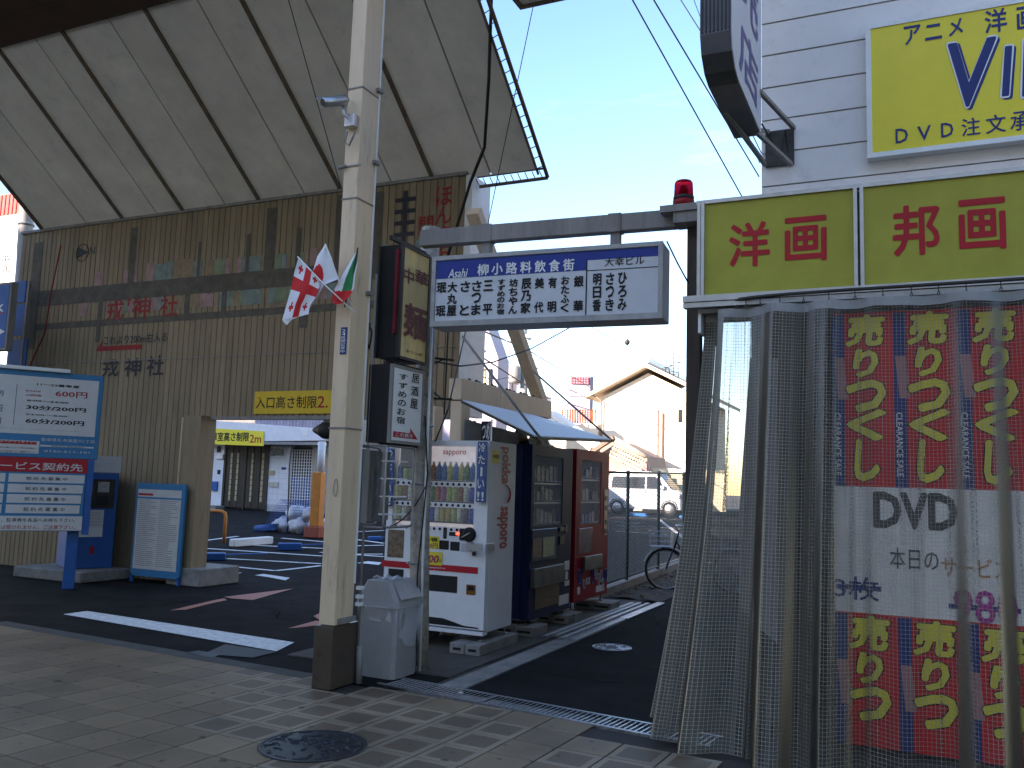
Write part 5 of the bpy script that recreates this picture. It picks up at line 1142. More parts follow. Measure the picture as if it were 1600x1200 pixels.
m_bkf = M('bicycle_black', (.02, .02, .022), .3, coat=.3)
P = lambda a, b, c=0: BFr.p(a, b, c)
f_ = MB(); f_.tube([P(.17, .78), P(.48, .30), P(.62, .29)], .016, 7); f_.tube([P(.19, .70), P(.44, .42), P(.60, .33)], .014, 7); f_.tube([P(.62, .29), P(.72, .78)], .014, 7)
for s in (-1, 1): f_.tube([P(.62, .29, .02*s), P(1.08, R_, .05*s)], .009, 6); f_.tube([P(.69, .62, .02*s), P(1.08, R_, .05*s)], .008, 6); f_.tube([P(.0, R_, .05*s), P(.05, .48, .05*s), P(.13, .68, .03*s)], .010, 6)
f_.tube([P(.13, .66), P(.20, .92)], .016, 7); f_.build('frame', m_bkf, bk)
h_ = MB(); h_.tube([P(.20, .92), P(.17, 1.02), P(.15, 1.03, 0)], .012, 6); h_.tube([P(.40, 1.03, .27), P(.28, 1.05, .25), P(.17, 1.04, .1), P(.15, 1.03, 0), P(.17, 1.04, -.1), P(.28, 1.05, -.25), P(.40, 1.03, -.27)], .011, 6); h_.build('handlebar', m_alu, bk)
for s in (-1, 1): MB().tube([P(.30, 1.05, .255*s), P(.42, 1.03, .272*s)], .017, 7).build('grip', m_rub, bk)
sd2 = MB(); sd2.lathe([(.02, 0), (.10, .02), (.10, .05), (.05, .07)], P(.78, .82), 12); sd2.bar(P(.62, .855), P(.78, .86), .05, .04); sd2.build('saddle', m_rub, bk)
MB().tube([P(.72, .78), P(.745, .83)], .011, 6).build('seat_post', m_alu, bk)
b_ = MB()
for z, e in ((.70, .02), (.78, .01), (.86, 0), (.94, 0)): b_.tube([P(a, z, c) for a, c in ((-.27+e, -.16+e), (.10-e, -.16+e), (.10-e, .16-e), (-.27+e, .16-e))], .0035, 4, closed=True)
for k in range(9): a = -.27+k*.046; b_.tube([P(a, .94, -.16), P(a+.0, .70, -.14), P(a, .70, .14), P(a, .94, .16)], .002, 3)
for k in range(8): c = -.16+k*.046; b_.tube([P(-.27, .94, c), P(-.25, .70, c), P(.08, .70, c), P(.10, .94, c)], .002, 3)
b_.build('basket', m_alu, bk)
lm = MB(); lm.lathe([(.02, 0), (.032, .03), (.032, .05)], P(-.02, .66), 10, ax=-ud); lm.build('headlamp', m_dark, bk)
cr_ = MB(); cr_.tube([P(.62+.09*math.cos(t*PI/8), .29+.09*math.sin(t*PI/8), .05) for t in range(16)], .006, 5, closed=True); cr_.bar(P(.62, .29, .06), P(.55, .14, .07), .02, .012); cr_.bar(P(.62, .29, -.06), P(.69, .44, -.07), .02, .012)
cr_.box(.50, .60, .12, .15, .06, .15, fr=BFr); cr_.box(.64, .74, .43, .46, -.15, -.06, fr=BFr); cr_.build('crank_and_pedals', m_alu, bk)
MB().tube([P(.62, .29, .055), P(.85, .30, .055), P(1.08, R_, .055)], .012, 5).build('chain_guard', m_bkf, bk)
rk_ = MB(); rk_.tube([P(.75, .70, .05), P(1.2, .70, .05), P(1.2, .70, -.05), P(.75, .70, -.05)], .006, 5); rk_.tube([P(1.15, .70, .05), P(1.08, R_, .06)], .005, 4); rk_.build('rear_rack', m_alu, bk)
ks_ = MB(); ks_.tube([P(1.06, R_-.02, .07), P(1.16, .0, .12)], .009, 5); ks_.build('kickstand', m_alu, bk)

# ------------------------------------------------------------------ van
VY = 42.0; vz = gz(VY); v0 = aty(946, 800, VY); v1 = aty(1068, 806, VY)
vn = thing('white_van', 'small white minivan parked side on in the sunlit far end of the car park', 'van', ((v0.x+v1.x)/2, VY+.7, vz))
VL = v1.x-v0.x; VH = 1.88*(VL/3.4)*.98; s_ = VL/3.4; VF = Fr((v0.x, VY, vz), (1, 0, 0), (0, 0, 1))
m_vp = M('white_car_paint', (.75, .75, .75), .25, var=.04, coat=.6)
prof = [(0, .28), (0, 1.1), (.05, 1.55), (.20, 1.80), (.45, 1.86), (1.9, 1.86), (2.25, 1.80), (2.62, 1.42), (2.85, 1.14), (3.20, 1.02), (3.36, .86), (3.40, .55), (3.38, .28)]
pr = [(a*s_, b*s_) for a, b in prof]; bw = 1.48*s_
mb = MB(); n = len(pr); ks2 = []
for zz_, ins in ((0, .0), (-bw*.0, 0)): pass
def tum(b): return .14*max(0, (b/s_-1.0))*s_
mb.v += [VF.p(a, b, -tum(b)) for a, b in pr]+[VF.p(a, b, -bw+tum(b)) for a, b in pr]
mb.face(list(range(n))[::-1]); mb.face([n+i for i in range(n)])
for i in range(n): j = (i+1) % n; mb.face([i, j, n+j, n+i])
mb.build('body', m_vp, vn)
def vwin(pts, name='side_window'):
    k = [(a*s_, b*s_) for a, b in pts]; m_ = MB(); m_.poly([VF.p(a, b, -tum(b)+.008) for a, b in k]); o = m_.build(name, m_glass, vn)
vwin([(.22, 1.12), (.98, 1.12), (.98, 1.62), (.30, 1.62)]); vwin([(1.05, 1.12), (1.72, 1.12), (1.72, 1.62), (1.05, 1.62)]); vwin([(1.80, 1.12), (2.62, 1.12), (2.40, 1.42), (2.15, 1.64), (1.80, 1.64)])
m_ = MB(); m_.poly([VF.p(a*s_, b*s_, c*bw) for a, b, c in ((2.31, 1.77, -.08), (2.86, 1.16, -.03), (2.86, 1.16, -.97), (2.31, 1.77, -.92))]); 
for v in m_.v: v += Vector((.012, 0, .012))
m_.build('windscreen', m_glass, vn)
for x in (.52, 2.80):
    for c in (.02, -bw-.02):
        w_ = MB(); w_.lathe([(.30*s_, 0), (.31*s_, .03), (.31*s_, .15), (.30*s_, .18)], VF.p(x*s_, .30*s_, c-.0), 24, ax=VF.n if c > 0 else -VF.n)
        for v in w_.v: v -= (VF.n if c > 0 else -VF.n)*.16
        o = w_.build('wheel', m_rub, vn)
        h_ = MB(); h_.lathe([(.21*s_, 0), (.20*s_, .012), (.05*s_, .02)], VF.p(x*s_, .30*s_, .0)+VF.n*(.042 if c > 0 else -bw-.042), 20, ax=VF.n if c > 0 else -VF.n); h_.build('hubcap', m_alu, o)
    a_ = MB(); a_.tube([VF.p(x*s_+.36*s_*math.cos(t), .30*s_+.36*s_*math.sin(t), .004) for t in [k*PI/10 for k in range(11)]], .022, 4); a_.build('wheel_arch', m_dark, vn)
dl = MB()
for x in (1.01, 1.76): dl.box(x*s_-.006, x*s_+.006, .42*s_, 1.1*s_, .001, .004, fr=VF)
dl.box(.55*s_, 1.7*s_, .98*s_, .99*s_, .001, .004, fr=VF); dl.build('door_gap', m_dark, vn)
for x in (1.12, 1.85): MB().box(x*s_, x*s_+.14, .93*s_, .96*s_, .002, .03, fr=VF).build('door_handle', m_vp, vn)
MB().bbox(2.42*s_, 2.60*s_, 1.12*s_, 1.28*s_, .02, .16, .02, fr=VF).build('mirror', m_vp, vn)
MB().bbox(3.18*s_, 3.39*s_, .72*s_, .92*s_, -.2, .006, .02, fr=VF).build('headlight', m_alu, vn)
MB().bbox(3.3*s_, 3.47*s_, .26*s_, .50*s_, -bw+.03, -.03, .03, fr=VF).build('bumper', m_galv, vn)
MB().bbox(-.03, .05, .9*s_, 1.4*s_, -.14, -.01, .01, fr=VF).build('tail_light', m_ored, vn)
MB().tube([VF.p(1.9*s_, 1.84*s_, -.1), VF.p(1.6*s_, 2.1*s_, -.1)], .012, 4).build('aerial', m_dark, vn)
# ------------------------------------------------------------------ lock plates and small car park furniture
def flap(a, w_, label, ln=.75, far=False):
    p = atg(*a); q = atg(a[0]+w_, a[1]); t = thing('parking_lock_plate', label, 'parking lock plate', p, 'blue parking lock plates'); L_ = (q-p).length; d = (q-p).normalized(); Fq = Fr(p, d, (0, 0, 1)); s_ = L_/.55
    MB().bbox(0, L_, 0, .16*s_, -.22, 0, .02, fr=Fq).build('motor_box', m_blue if not far else M('blue_plate_far', (.02, .16, .42), .5), t)
    MB().hexa([Fq.p(L_, .10*s_, -.08), Fq.p(L_, .10*s_, -.16), Fq.p(L_+ln*s_, .14*s_, -.16), Fq.p(L_+ln*s_, .14*s_, -.08)], [Fq.p(L_, .13*s_, -.08), Fq.p(L_, .13*s_, -.16), Fq.p(L_+ln*s_, .16*s_, -.16), Fq.p(L_+ln*s_, .16*s_, -.08)]).build('flap_bar', M('blue_plate_far', (.02, .16, .42), .5), t)
flap((311, 876), 41, 'blue parking lock plate nearest the left end of the opening', .9)
flap((433, 860), 38, 'blue parking lock plate left of the orange pole', .9)
flap((575, 845), 22, 'blue parking lock plate just left of the white vending machine', .1)
p = VF.p(.0, 0, 0)
for k, (px, w_, lb_) in enumerate(((984, 26, 'blue parking lock plate in front of the middle of the white van'), (1062, 14, 'blue parking lock plate in front of the nose of the white van'))):
    q = aty(px, 803, 40.5); t = thing('parking_lock_plate', lb_, 'parking lock plate', (q.x, 40.5, gz(40)), 'blue parking lock plates'); l_ = w_/1363*41.5
    MB().bbox(q.x, q.x+l_, 40.4, 40.7, gz(40), gz(40)+.14, .02).build('motor_box', M('blue_plate_far', (.02, .16, .42), .5), t); MB().box(q.x+l_*.2, q.x+l_*1.3, 40.15, 40.38, gz(40)+.01, gz(40)+.06).build('flap_bar', M('blue_plate_far', (.02, .16, .42), .5), t)
pb0 = atg(366, 855); pb1 = atg(427, 850)
mb = MB(); mb.bbox(0, (pb1-pb0).length, 0, .17, -.2, 0, .02, fr=Fr(pb0, (pb1-pb0).normalized(), (0, 0, 1))); solo(mb, 'wheel_stop', m_white, 'white concrete wheel stop lying in the car park', 'wheel stop', pb0)
ub = atg(350, 848); ob = MB(); U1 = aty(318, 845, ub.y); zt_ = aty(350, 799, ub.y).z; x1_ = ub.x; x0_ = aty(310, 800, ub.y).x
ob.tube([(x0_, ub.y, gz(ub.y)), (x0_, ub.y, zt_-.1), (x0_+.08, ub.y, zt_), (x1_-.12, ub.y, zt_), (x1_-.03, ub.y, zt_-.04), (x1_, ub.y, zt_-.12), (x1_, ub.y, gz(ub.y))], .04, 8)
solo(ob, 'guard_rail', m_orange, 'orange bent tube guard rail at the left of the opening', 'guard rail', (x1_, ub.y, gz(ub.y)))
op = atg(492, 840); t = thing('orange_pole', 'orange and white pole on a red concrete foot in the middle of the car park', 'pole', op)
q = aty(501, 738, op.y); q2 = aty(503, 690, op.y); hw = .15
MB().bbox(op.x-.22, op.x+.22, op.y-.2, op.y+.2, op.z, op.z+.28, .03).build('foot', M('red_concrete', (.36, .09, .06), .7, var=.2), t)
MB().bbox(op.x-.12, op.x+.16, op.y-.12, op.y+.12, op.z+.281, q.z, .02).build('orange_sleeve', m_orange, t)
MB().tube([(op.x+.06, op.y, q.z+.001), (op.x+.06, op.y, q2.z)], .10, 10).build('white_shaft', m_white, t)
# horn lamp under the wall
hl = thing('horn_lamp', 'dark round lamp housing fixed left of the pillar under the corrugated wall', 'lamp', aty(507, 670, 10.2))
hp_ = aty(507, 671, 10.25); mb = MB(); mb.lathe([(.02, 0), (.035, .02), (.10, .14), (.115, .16), (.115, .24), (.05, .30)], aty(489, 672, 10.1), 16, ax=(.9, .1, 0)); mb.build('housing', m_dark, hl)
MB().bbox(hp_.x-.02, hp_.x+.16, 10.22, 10.36, hp_.z-.14, hp_.z+.16, .02).build('box', m_gpaint, hl)

# ------------------------------------------------------------------ buildings across the car park (left opening)
YH = 26.8; HF_ = FRONT(YH)
hx = lambda px, py=760: HF_.loc(px, py)[0]; hz = lambda py, px=400: HF_.loc(px, py)[1]
hs2 = thing('white_tiled_house', 'low white tiled house with brown sliding entrance doors across the car park', 'house', (hx(400), YH+2, gz(YH)))
g0_ = gz(YH)
m_wt = M('white_wall_tile', (.68, .70, .74), .35, var=.06, rnd=.04)
# right tiled part: individual tiles
x0, x1 = hx(418), hx(452); tz0, tz1 = g0_+.25, hz(698, 430)
MB().box(x0, x1, g0_, tz1+.05, -.2, -.012, fr=HF_).build('wall', M('wall_joint', (.45, .47, .5), .7), hs2)
tw = (x1-x0)/4; th = .2; tmesh = MB().box(.004, tw-.004, .004, th-.004, 0, .01, fr=Fr((0, 0, 0), (1, 0, 0), (0, 0, 1))).mesh('wall_tile', m_wt)
z = tz0
while z < tz1-.05:
    for k in range(4): inst('wall_tile', tmesh, HF_.p(x0+k*tw, z, -.01), hs2)
    z += th
pbox(HF_, (424, 700), (443, 712), .001, .02, 'dark_window', m_glass, hs2); pbox(HF_, (421, 735), (429, 742), .001, .05, 'meter_box', M('beige_box', (.45, .38, .22), .5), hs2); pbox(HF_, (421, 753), (435, 761), .001, .05, 'mailbox', M('silver_box', (.5, .47, .4), .4), hs2); pbox(HF_, (440, 730), (447, 734), .001, .01, 'name_plate', m_navy, hs2)
MB().box(hx(328), hx(348), g0_, hz(694, 340), -.15, .03, fr=HF_).build('pier', m_wt, hs2)
pbox(HF_, (340, 710), (351, 717), .031, .12, 'porch_lamp', m_white, hs2); pbox(HF_, (341, 734), (345, 741), .031, .05, 'intercom', m_black, hs2); pbox(HF_, (334, 752), (341, 767), .031, .1, 'blue_box', m_blue, hs2); pbox(HF_, (341, 697), (346, 707), .031, .06, 'vent', m_black, hs2)
m_door = M('dark_brown_door', (.045, .038, .030), .45, var=.2)
for (a, b) in ((351, 381), (383, 416)):
    xa_, xb_ = hx(a), hx(b); za, zb_ = g0_+.08, hz(699, 385)
    fl_ = MB()
    for k in range(6):
        s = (xb_-xa_)/6; fl_.box(xa_+k*s+.008, xa_+(k+1)*s-.008, za, zb_, -.06, .0+.012*(k % 2), fr=HF_)
    fl_.build('sliding_door', m_door, hs2)
    for k in (1, 3 if a < 380 else 4):
        s = (xb_-xa_)/6; xs = xa_+(k+.75)*s
        for q in range(9): zz = za+.25+q*(zb_-za-.45)/9; MB().box(xs-.05, xs+.05, zz, zz+(zb_-za-.45)/9-.025, .012, .022, fr=HF_).build('door_pane', M('amber_pane', (.42, .36, .22), .3, var=.3), hs2)
dfm = MB(); dfm.box(hx(348), hx(351), g0_, hz(695, 385), -.08, .04, fr=HF_); dfm.box(hx(416), hx(418.5), g0_, hz(695, 385), -.08, .04, fr=HF_); dfm.box(hx(381), hx(383), g0_, hz(699, 385), -.08, .03, fr=HF_); dfm.box(hx(351), hx(416), hz(699, 385), hz(694, 385), -.08, .04, fr=HF_); dfm.build('door_frame', m_door, hs2)
pbox(HF_, (300, 700), (321, 802), -.1, -.05, 'dark_doorway', m_door, hs2); MB().box(hx(290), hx(328), g0_, hz(694, 320), -.2, -.12, fr=HF_).build('wall', m_gpaint, hs2)
MB().bbox(hx(322), hx(352), g0_-.02, g0_+.12, -.3, .45, .02, fr=HF_).build('step', m_conc, hs2)
# lattice and shutter bay
MB().box(hx(452), hx(486), g0_, hz(700, 470), -.15, -.1, fr=HF_).build('dark_bay', m_black, hs2)
lx0, lx1, lz0, lz1 = hx(453), hx(484.5), g0_+.15, hz(703, 470)
MB().box(lx0, lx1, lz0, hz(745, 470), -.099, -.09, fr=HF_).build('blue_sheet', m_blue, hs2)
for k in range(9): x = lx0+(lx1-lx0)*k/8; MB().box(x-.012, x+.012, lz0, lz1, -.04, -.015, fr=HF_).build('lattice_bar', m_white, hs2)
nz_ = 19
for k in range(nz_+1): z = lz0+(lz1-lz0)*k/nz_; MB().box(lx0, lx1, z-.010, z+.010, -.0145, .0, fr=HF_).build('lattice_bar', m_white, hs2)
xs0, xs1 = hx(485), hx(520); z = g0_
while z < hz(698, 500):
    MB().box(xs0, xs1, z, z+.085, -.03, .0, fr=HF_).build('shutter_slat', m_galv, hs2); z += .09
MB().box(hx(288), hx(525), g0_, hz(640), -4, -.25, fr=HF_).build('rear_volume', m_gpaint, hs2)
# roof, fascia
rf = MB(); rf.box(hx(288), hx(505), hz(695), hz(691), -.1, .5, fr=HF_); rf.build('lintel', m_white, hs2)
x = hx(404)
while x < hx(512): MB().box(x+.01, x+.15, hz(690, 450), hz(676, 450), -.2, -.02, fr=HF_).build('roof_rib', m_rib, hs2); x += .17
gf = thing('lean_to_roof', 'long white fascia with purple grey corrugated cladding over the sliding doors', 'roof', (hx(400), 25.6, hz(690)))
GF = FRONT(25.6); 
P0, P1, P2, P3 = GF.loc(318, 656), GF.loc(520, 671), GF.loc(520, 688), GF.loc(318, 690)
MB().prism([P3, P2, P1, P0], GF, -.15, 0).build('fascia', M('white_fascia', (.72, .73, .76), .5, var=.08), gf)
x = GF.loc(395, 660)[0]; xe_ = GF.loc(520, 660)[0]
while x < xe_: MB().box(x+.008, x+.13, GF.loc(450, 664)[1]-.1, GF.loc(450, 640)[1], -.14, -.1, fr=GF).build('cladding_rib', M('purple_grey_cladding', (.36, .33, .40), .5, rnd=.1), gf); x += .15
pbox(GF, (473, 671), (481, 681), .001, .02, 'mounting_plate', m_white, gf)
hb3 = thing('bay_height_sign', 'yellow height limit board hung on the white fascia above the brown doors', 'sign', GF.p(*GF.loc(370, 697), 0))
cs4 = [GF.loc(328, 694), GF.loc(413, 697), GF.loc(413, 674), GF.loc(329, 669)]
MB().prism(cs4, GF, .02, .04).build('board', m_yel, hb3); txtp(GF, '車室高さ制限', (332, 675), (390, 690), m_ink, hb3, d=.045, bold=.05); txtp(GF, '2m', (392, 679), (409, 692), m_red, hb3, d=.045, bold=.03)
# rubbish pile with net
rp_ = thing('rubbish_pile', 'pile of white rubbish bags under blue netting beside the orange pole', 'rubbish bags', atg(458, 832)); rngp = random.Random(4); mbg = M('white_rubbish_bag', (.55, .56, .60), .35, var=.15, scale=12, bump=.6, bscale=14)
pc = atg(458, 833)
for k, (dx, dz, r) in enumerate(((-.45, .18, .30), (.1, .2, .33), (.55, .2, .30), (-.1, .5, .28), (.4, .5, .26), (-.7, .15, .22))):
    b_ = MB(); c = pc+Vector((dx, .3+rngp.uniform(-.1, .1), dz))
    def bf_(u, v):
        th = u*2*PI; ph = v*PI; rr = r*(1+.10*math.sin(th*5+k)+.08*math.sin(ph*7+th*3)); return c+Vector((rr*math.sin(ph)*math.cos(th), rr*math.sin(ph)*math.sin(th), rr*.8*math.cos(ph)))
    b_.grid(bf_, 18, 12); b_.build('bag', mbg, rp_)
nb = MB(); mnet = M('blue_net', (.02, .09, .30), .6)
for k in range(26):
    a = pc+Vector((-1.0+k*.075, .0, .02)); nb.tube([a, a+Vector((.08, .15, .45)), a+Vector((.12, .5, .85)), a+Vector((.1, .9, 1.9 if k > 16 else .6))], .006, 3)
    if k < 12: nb.tube([pc+Vector((-1.0, .1+.05*k, .05+.07*k)), pc+Vector((0, -.02, .12+.07*k)), pc+Vector((.9, .1, .05+.075*k))], .006, 3)
nb.tube([pc+Vector((-.9, 0, .03)), pc+Vector((-.5, -.05, .14)), pc+Vector((-1.2, -.1, .06))], .09, 7)
nb.build('net', mnet, rp_)
for k, (px, ) in enumerate(((449,), (521 if False else 452,))): pass
MB().tube([atg(449, 832), aty(452, 730, pc.y-.1), aty(455, 702, pc.y)], .018, 5).build('pole', m_dark, rp_)
# grey wall building seen between pillar and white machine
gw = thing('grey_building', 'plain bluish grey building with a small window behind the far green fence', 'building', aty(575, 745, 30)); GW = FRONT(30)
MB().box(GW.loc(512, 700)[0], GW.loc(660, 700)[0], .3, GW.loc(570, 664)[1], -6, 0, fr=GW).build('wall', M('blue_grey_render', (.33, .36, .42), .8, var=.1), gw); MB().box(GW.loc(512, 700)[0]-.2, GW.loc(660, 700)[0], GW.loc(570, 664)[1], GW.loc(570, 657)[1], -6, .1, fr=GW).build('parapet', m_white, gw)
pbox(GW, (563, 690), (571, 698), .0, .03, 'window', m_glass, gw)
# ------------------------------------------------------------------ parking sign, kiosk, rule board
pn = (.812, -.584, 0); ps_u = Vector((.584, .812, 0)); PS = Fr((-10.5, 8.76, 0), ps_u, (0, 0, 1))
pk = thing('parking_price_sign', 'large blue framed parking price board with white panels at the left edge', 'sign', (-10.6, 8.6, 0))
X = lambda px, py: PS.loc(px, py)
xr, zt = X(163, 588); _, zb = X(150, 830); xl = xr-2.3
_, zmid = X(140, 718)
m_bwt = M('price_board_white', (.62, .60, .56), .5, var=.08)
MB().bbox(xl, xr, zmid, zt, -.12, 0, .01, fr=PS).build('upper_box', m_cyan, pk); MB().bbox(xl, xr-.12, zb, zmid-.004, -.12, -.004, .01, fr=PS).build('lower_box', m_cyan, pk)
for q in (xr-.22, xl+.2): MB().bbox(q-.075, q+.075, 0, zmid, -.2, -.125, .01, fr=PS).build('leg', m_blue, pk)
MB().bbox(xr-.12+.004, xr-.03, zb-.05, zmid-.004, -.12, -.004, .006, fr=PS).build('leg_cheek', m_blue, pk)
MB().bbox(xl, X(110, 580)[0], zt+.0, zt+.05, -.04, .06, .006, fr=PS).build('lamp_bar', m_whiteb, pk)
x1, z1 = X(155, 596); _, z0 = X(148, 683); MB().box(xl+.05, x1, z0, z1, .001, .004, fr=PS).build('price_panel', m_bwt, pk)
x1b, z1b = X(138, 718); _, z0b = X(135, 740); MB().box(xl+.05, x1b, z0b, z1b, -.003, .002, fr=PS).build('red_band', m_ored, pk)
txtp(PS, '専用サービス契約先', (-70, 718), (129, 737), m_bwt, pk, d=.004, bold=.03)
for (a, b, c, d_) in ((18, 599, 153, 602),): pass
txtp(PS, '11〜22番車室', (58, 598), (124, 607), m_ink, pk, d=.006, bold=.06)
txtp(PS, '最大料金', (40, 609), (64, 613), m_red, pk, d=.006, bold=.02); txtp(PS, '24時間', (40, 615), (64, 620), m_red, pk, d=.006, bold=.02); txtp(PS, '600円', (87, 610), (136, 623), m_red, pk, d=.006, bold=.035)
txtp(PS, '8:00〜24:00', (42, 624), (107, 631), m_ink, pk, d=.006, bold=.06); txtp(PS, '30分/200円', (41, 632), (134, 645), m_ink, pk, d=.006, bold=.06)
txtp(PS, '24:00〜8:00', (40, 646), (105, 652), m_ink, pk, d=.006, bold=.06); txtp(PS, '60分/200円', (40, 653), (131, 666), m_ink, pk, d=.006, bold=.06)
txtp(PS, '加算されます。48時間以上の駐車はご遠慮ください。', (0, 668), (146, 676), m_ink, pk, d=.006, bold=.01)
for s, a, b in (('円', (-3, 610), (5, 619)), ('円', (-6, 632), (3, 643)), ('円', (-7, 652), (1, 662))): txtp(PS, s, a, b, m_ink if s != 'x' else m_red, pk, d=.006, bold=.02)
MB().box(X(24, 630)[0]-.003, X(24, 630)[0]+.003, X(20, 664)[1], X(25, 600)[1], .005, .006, fr=PS).build('divider', m_ink, pk)
x, z1_ = X(-40, 685); x2, z0_ = X(60, 709); MB().box(x, x2, z0_, z1_, .001, .004, fr=PS).build('notice_panel', m_bwt, pk)
x, z1_ = X(-40, 686); x2, z0_ = X(57, 695); MB().box(x, x2, z0_, z1_, .005, .006, fr=PS).build('red_label', m_ored, pk); txtp(PS, 'は下がってますか!?', (0, 686), (56, 693), m_bwt, pk, d=.008, bold=.015)
for k in range(2): txtp(PS, ('前の横はロック板の状態を', '必ず目視にてご確認下さい。')[k], (0, 697+k*6), (55, 702+k*6), m_ink, pk, d=.006, bold=.005)
txtp(PS, '駐車場名:布施足代1丁目', (65, 684), (147, 693), m_bwt, pk, d=.004, bold=.01)
x, z1_ = X(63, 695); x2, z0_ = X(146, 701); MB().box(x, x2, z0_, z1_, .001, .004, fr=PS).build('white_label', m_bwt, pk); txtp(PS, '管理会社 緊急連絡先', (80, 696), (132, 700), m_ink, pk, d=.006, bold=.005)
txtp(PS, '0120-511-181', (69, 703), (140, 709), m_bwt, pk, d=.004, bold=.02)
for k in range(4):
    z1_ = X(100, 742+k*15.8)[1]; z0_ = X(100, 755+k*15.8)[1]
    for (a, b) in ((13, 132-k*1.3), (-80, 8-k*.5)):
        xa_, xb_ = X(a, 750)[0], X(b, 750)[0]; MB().box(xa_, xb_, z0_, z1_, -.003, .002, fr=PS).build('client_panel', m_bwt, pk)
    txtp(PS, '契 約 先 募 集 中', (41-k*1.5, 744.5+k*16), (105-k*1.5, 751.5+k*16), m_ink, pk, d=.004, bold=.005)
x1c, z1_ = X(129, 807); z0_ = X(100, 829)[1]; MB().box(xl+.05, x1c, z0_, z1_, -.003, .002, fr=PS).build('footer_panel', m_bwt, pk)
txtp(PS, '、駐車券を各店へお持ち下さい。', (2, 809), (117, 816), m_ink, pk, d=.004, bold=.008); txtp(PS, 'は受けれません。ご注意下さい。', (2, 820), (117, 827), m_red, pk, d=.004, bold=.005)
ki = thing('payment_kiosk', 'blue parking payment machine on a concrete base behind the price board', 'payment machine', (-11.4, 9.9, 0))
MB().bbox(-12.6, -11.12, 9.2, 10.1, 0, .16, .02).build('concrete_base', m_conc, ki)
KU = Vector((.45, .893, 0)); KF = Fr((-11.62, 9.38, 0), KU, (0, 0, 1)); kx0, kz1 = KF.loc(150, 722); kx1, _ = KF.loc(187, 722)
kx0, kx1 = -.02, .62; kz1 = 1.62
MB().bbox(kx0, kx1, .161, kz1, -.75, 0, .015, fr=KF).build('cabinet', m_blue, ki)
MB().bbox(kx0+.05, kx1-.05, 1.08, 1.52, .0, .02, .005, fr=KF).build('control_panel', m_dark, ki)
for a, b, c, d_, mt in ((.10, .28, 1.32, 1.46, m_glass), (.34, .50, 1.32, 1.48, m_galv), (.10, .24, 1.18, 1.26, m_whiteb), (.32, .5, 1.12, 1.26, m_black)): MB().box(kx0+a, kx0+b, c, d_, .021, .035, fr=KF).build('control', mt, ki)
MB().box(kx0+.02, kx0+.46, .78, 1.05, .001, .006, fr=KF).build('notice', m_bwt, ki); MB().box(kx0+.10, kx0+.46, .64, .78, .007, .01, fr=KF).build('notice', m_whiteb, ki)
for k in range(5): MB().box(kx0+.05, kx0+.42, .82+.045*k, .826+.045*k, .0065, .0075, fr=KF).build('print_line', m_gpaint, ki)
MB().box(kx0+.02, kx1+.02, kz1+.01, kz1+.26, -.02, 0, fr=KF).build('top_notice', m_bwt, ki)
MB().box(kx0+.3, kx0+.36, .38, .5, .001, .01, fr=KF).build('red_mark', m_ored, ki)
rb = thing('rules_board', 'leaning white notice board of small print with blue top beside the wall column', 'notice board', (-10.4, 9.9, 0))
RB = FRONT(9.86); rx0, rz1 = RB.loc(216, 757); rx1, _ = RB.loc(289, 757); rx0b, rz0 = RB.loc(205, 893); rx1b, _ = RB.loc(277, 912); rz0 = .12
def rbp(u, v): return (rx0b+(rx0-rx0b)*v)*(1-u)+(rx1b+(rx1-rx1b)*v)*u, rz0+(rz1-rz0)*v
def rpan(u0, u1, v0, v1, d0, d1, name, mat): MB().prism([rbp(u0, v0), rbp(u1, v0), rbp(u1, v1), rbp(u0, v1)], RB, d0, d1).build(name, mat, rb)
rpan(-.02, 1.02, -.02, 1.02, -.04, 0, 'board', m_cyan); rpan(.02, .95, .06, .95, .001, .004, 'white_sheet', M('print_sheet', (.55, .54, .50), .5, var=.1))
rpan(.03, .35, .88, .905, .005, .006, 'red_title', m_ored); rpan(.02, .95, .845, .865, .005, .006, 'blue_bar', m_cyan)
for k in range(34):
    v = .825-k*.022
    for c in range(2): rpan(.06+c*.45, .06+c*.45+random.choice((.34, .38, .4, .25)), v, v+.006, .005, .006, 'print_line', m_gpaint)
for u in (.0, 1.0):
    x, _ = rbp(u, 0); MB().box(x-.02, x+.02, 0, rz0, -.04, 0, fr=RB).build('leg', m_blue, rb)
# ------------------------------------------------------------------ far left: blue signs, pole, banner building
bs_ = thing('blue_road_sign', 'blue sign with white frame and an arrow at the far left edge', 'sign', aty(20, 545, 9.0)); Q = FRONT(9.0)
xx1, zz1 = Q.loc(19, 440); xx0 = xx1-1.6; _, zz0 = Q.loc(12, 547)
MB().bbox(xx0, xx1, zz0, zz1, -.12, 0, .01, fr=Q).build('box', m_gpaint, bs_); MB().box(xx0+.04, xx1-.04, zz0+.04, zz1-.04, .001, .006, fr=Q).build('blue_face', m_blue, bs_)
txtp(Q, 'Park', (-34, 473), (6, 487), m_whiteb, bs_, d=.008, bold=.03); x, z = Q.loc(8, 518); MB().prism([(x-.25, z-.1), (x, z), (x-.25, z+.1)], Q, .007, .009).build('arrow', m_whiteb, bs_)
MB().box(Q.loc(-20, 490)[0], Q.loc(7, 490)[0], Q.loc(0, 491)[1], Q.loc(0, 489)[1], .007, .009, fr=Q).build('red_line', m_ored, bs_)
b3 = thing('blue_board', 'plain blue board in three bays behind the framed blue sign', 'board', aty(28, 600, 9.9)); Q3 = FRONT(9.9)
for a, b in ((441, 472), (477, 524), (531, 575)): pbox(Q3, (14, a), (38, b), -.03, 0, 'bay', m_blue, b3)
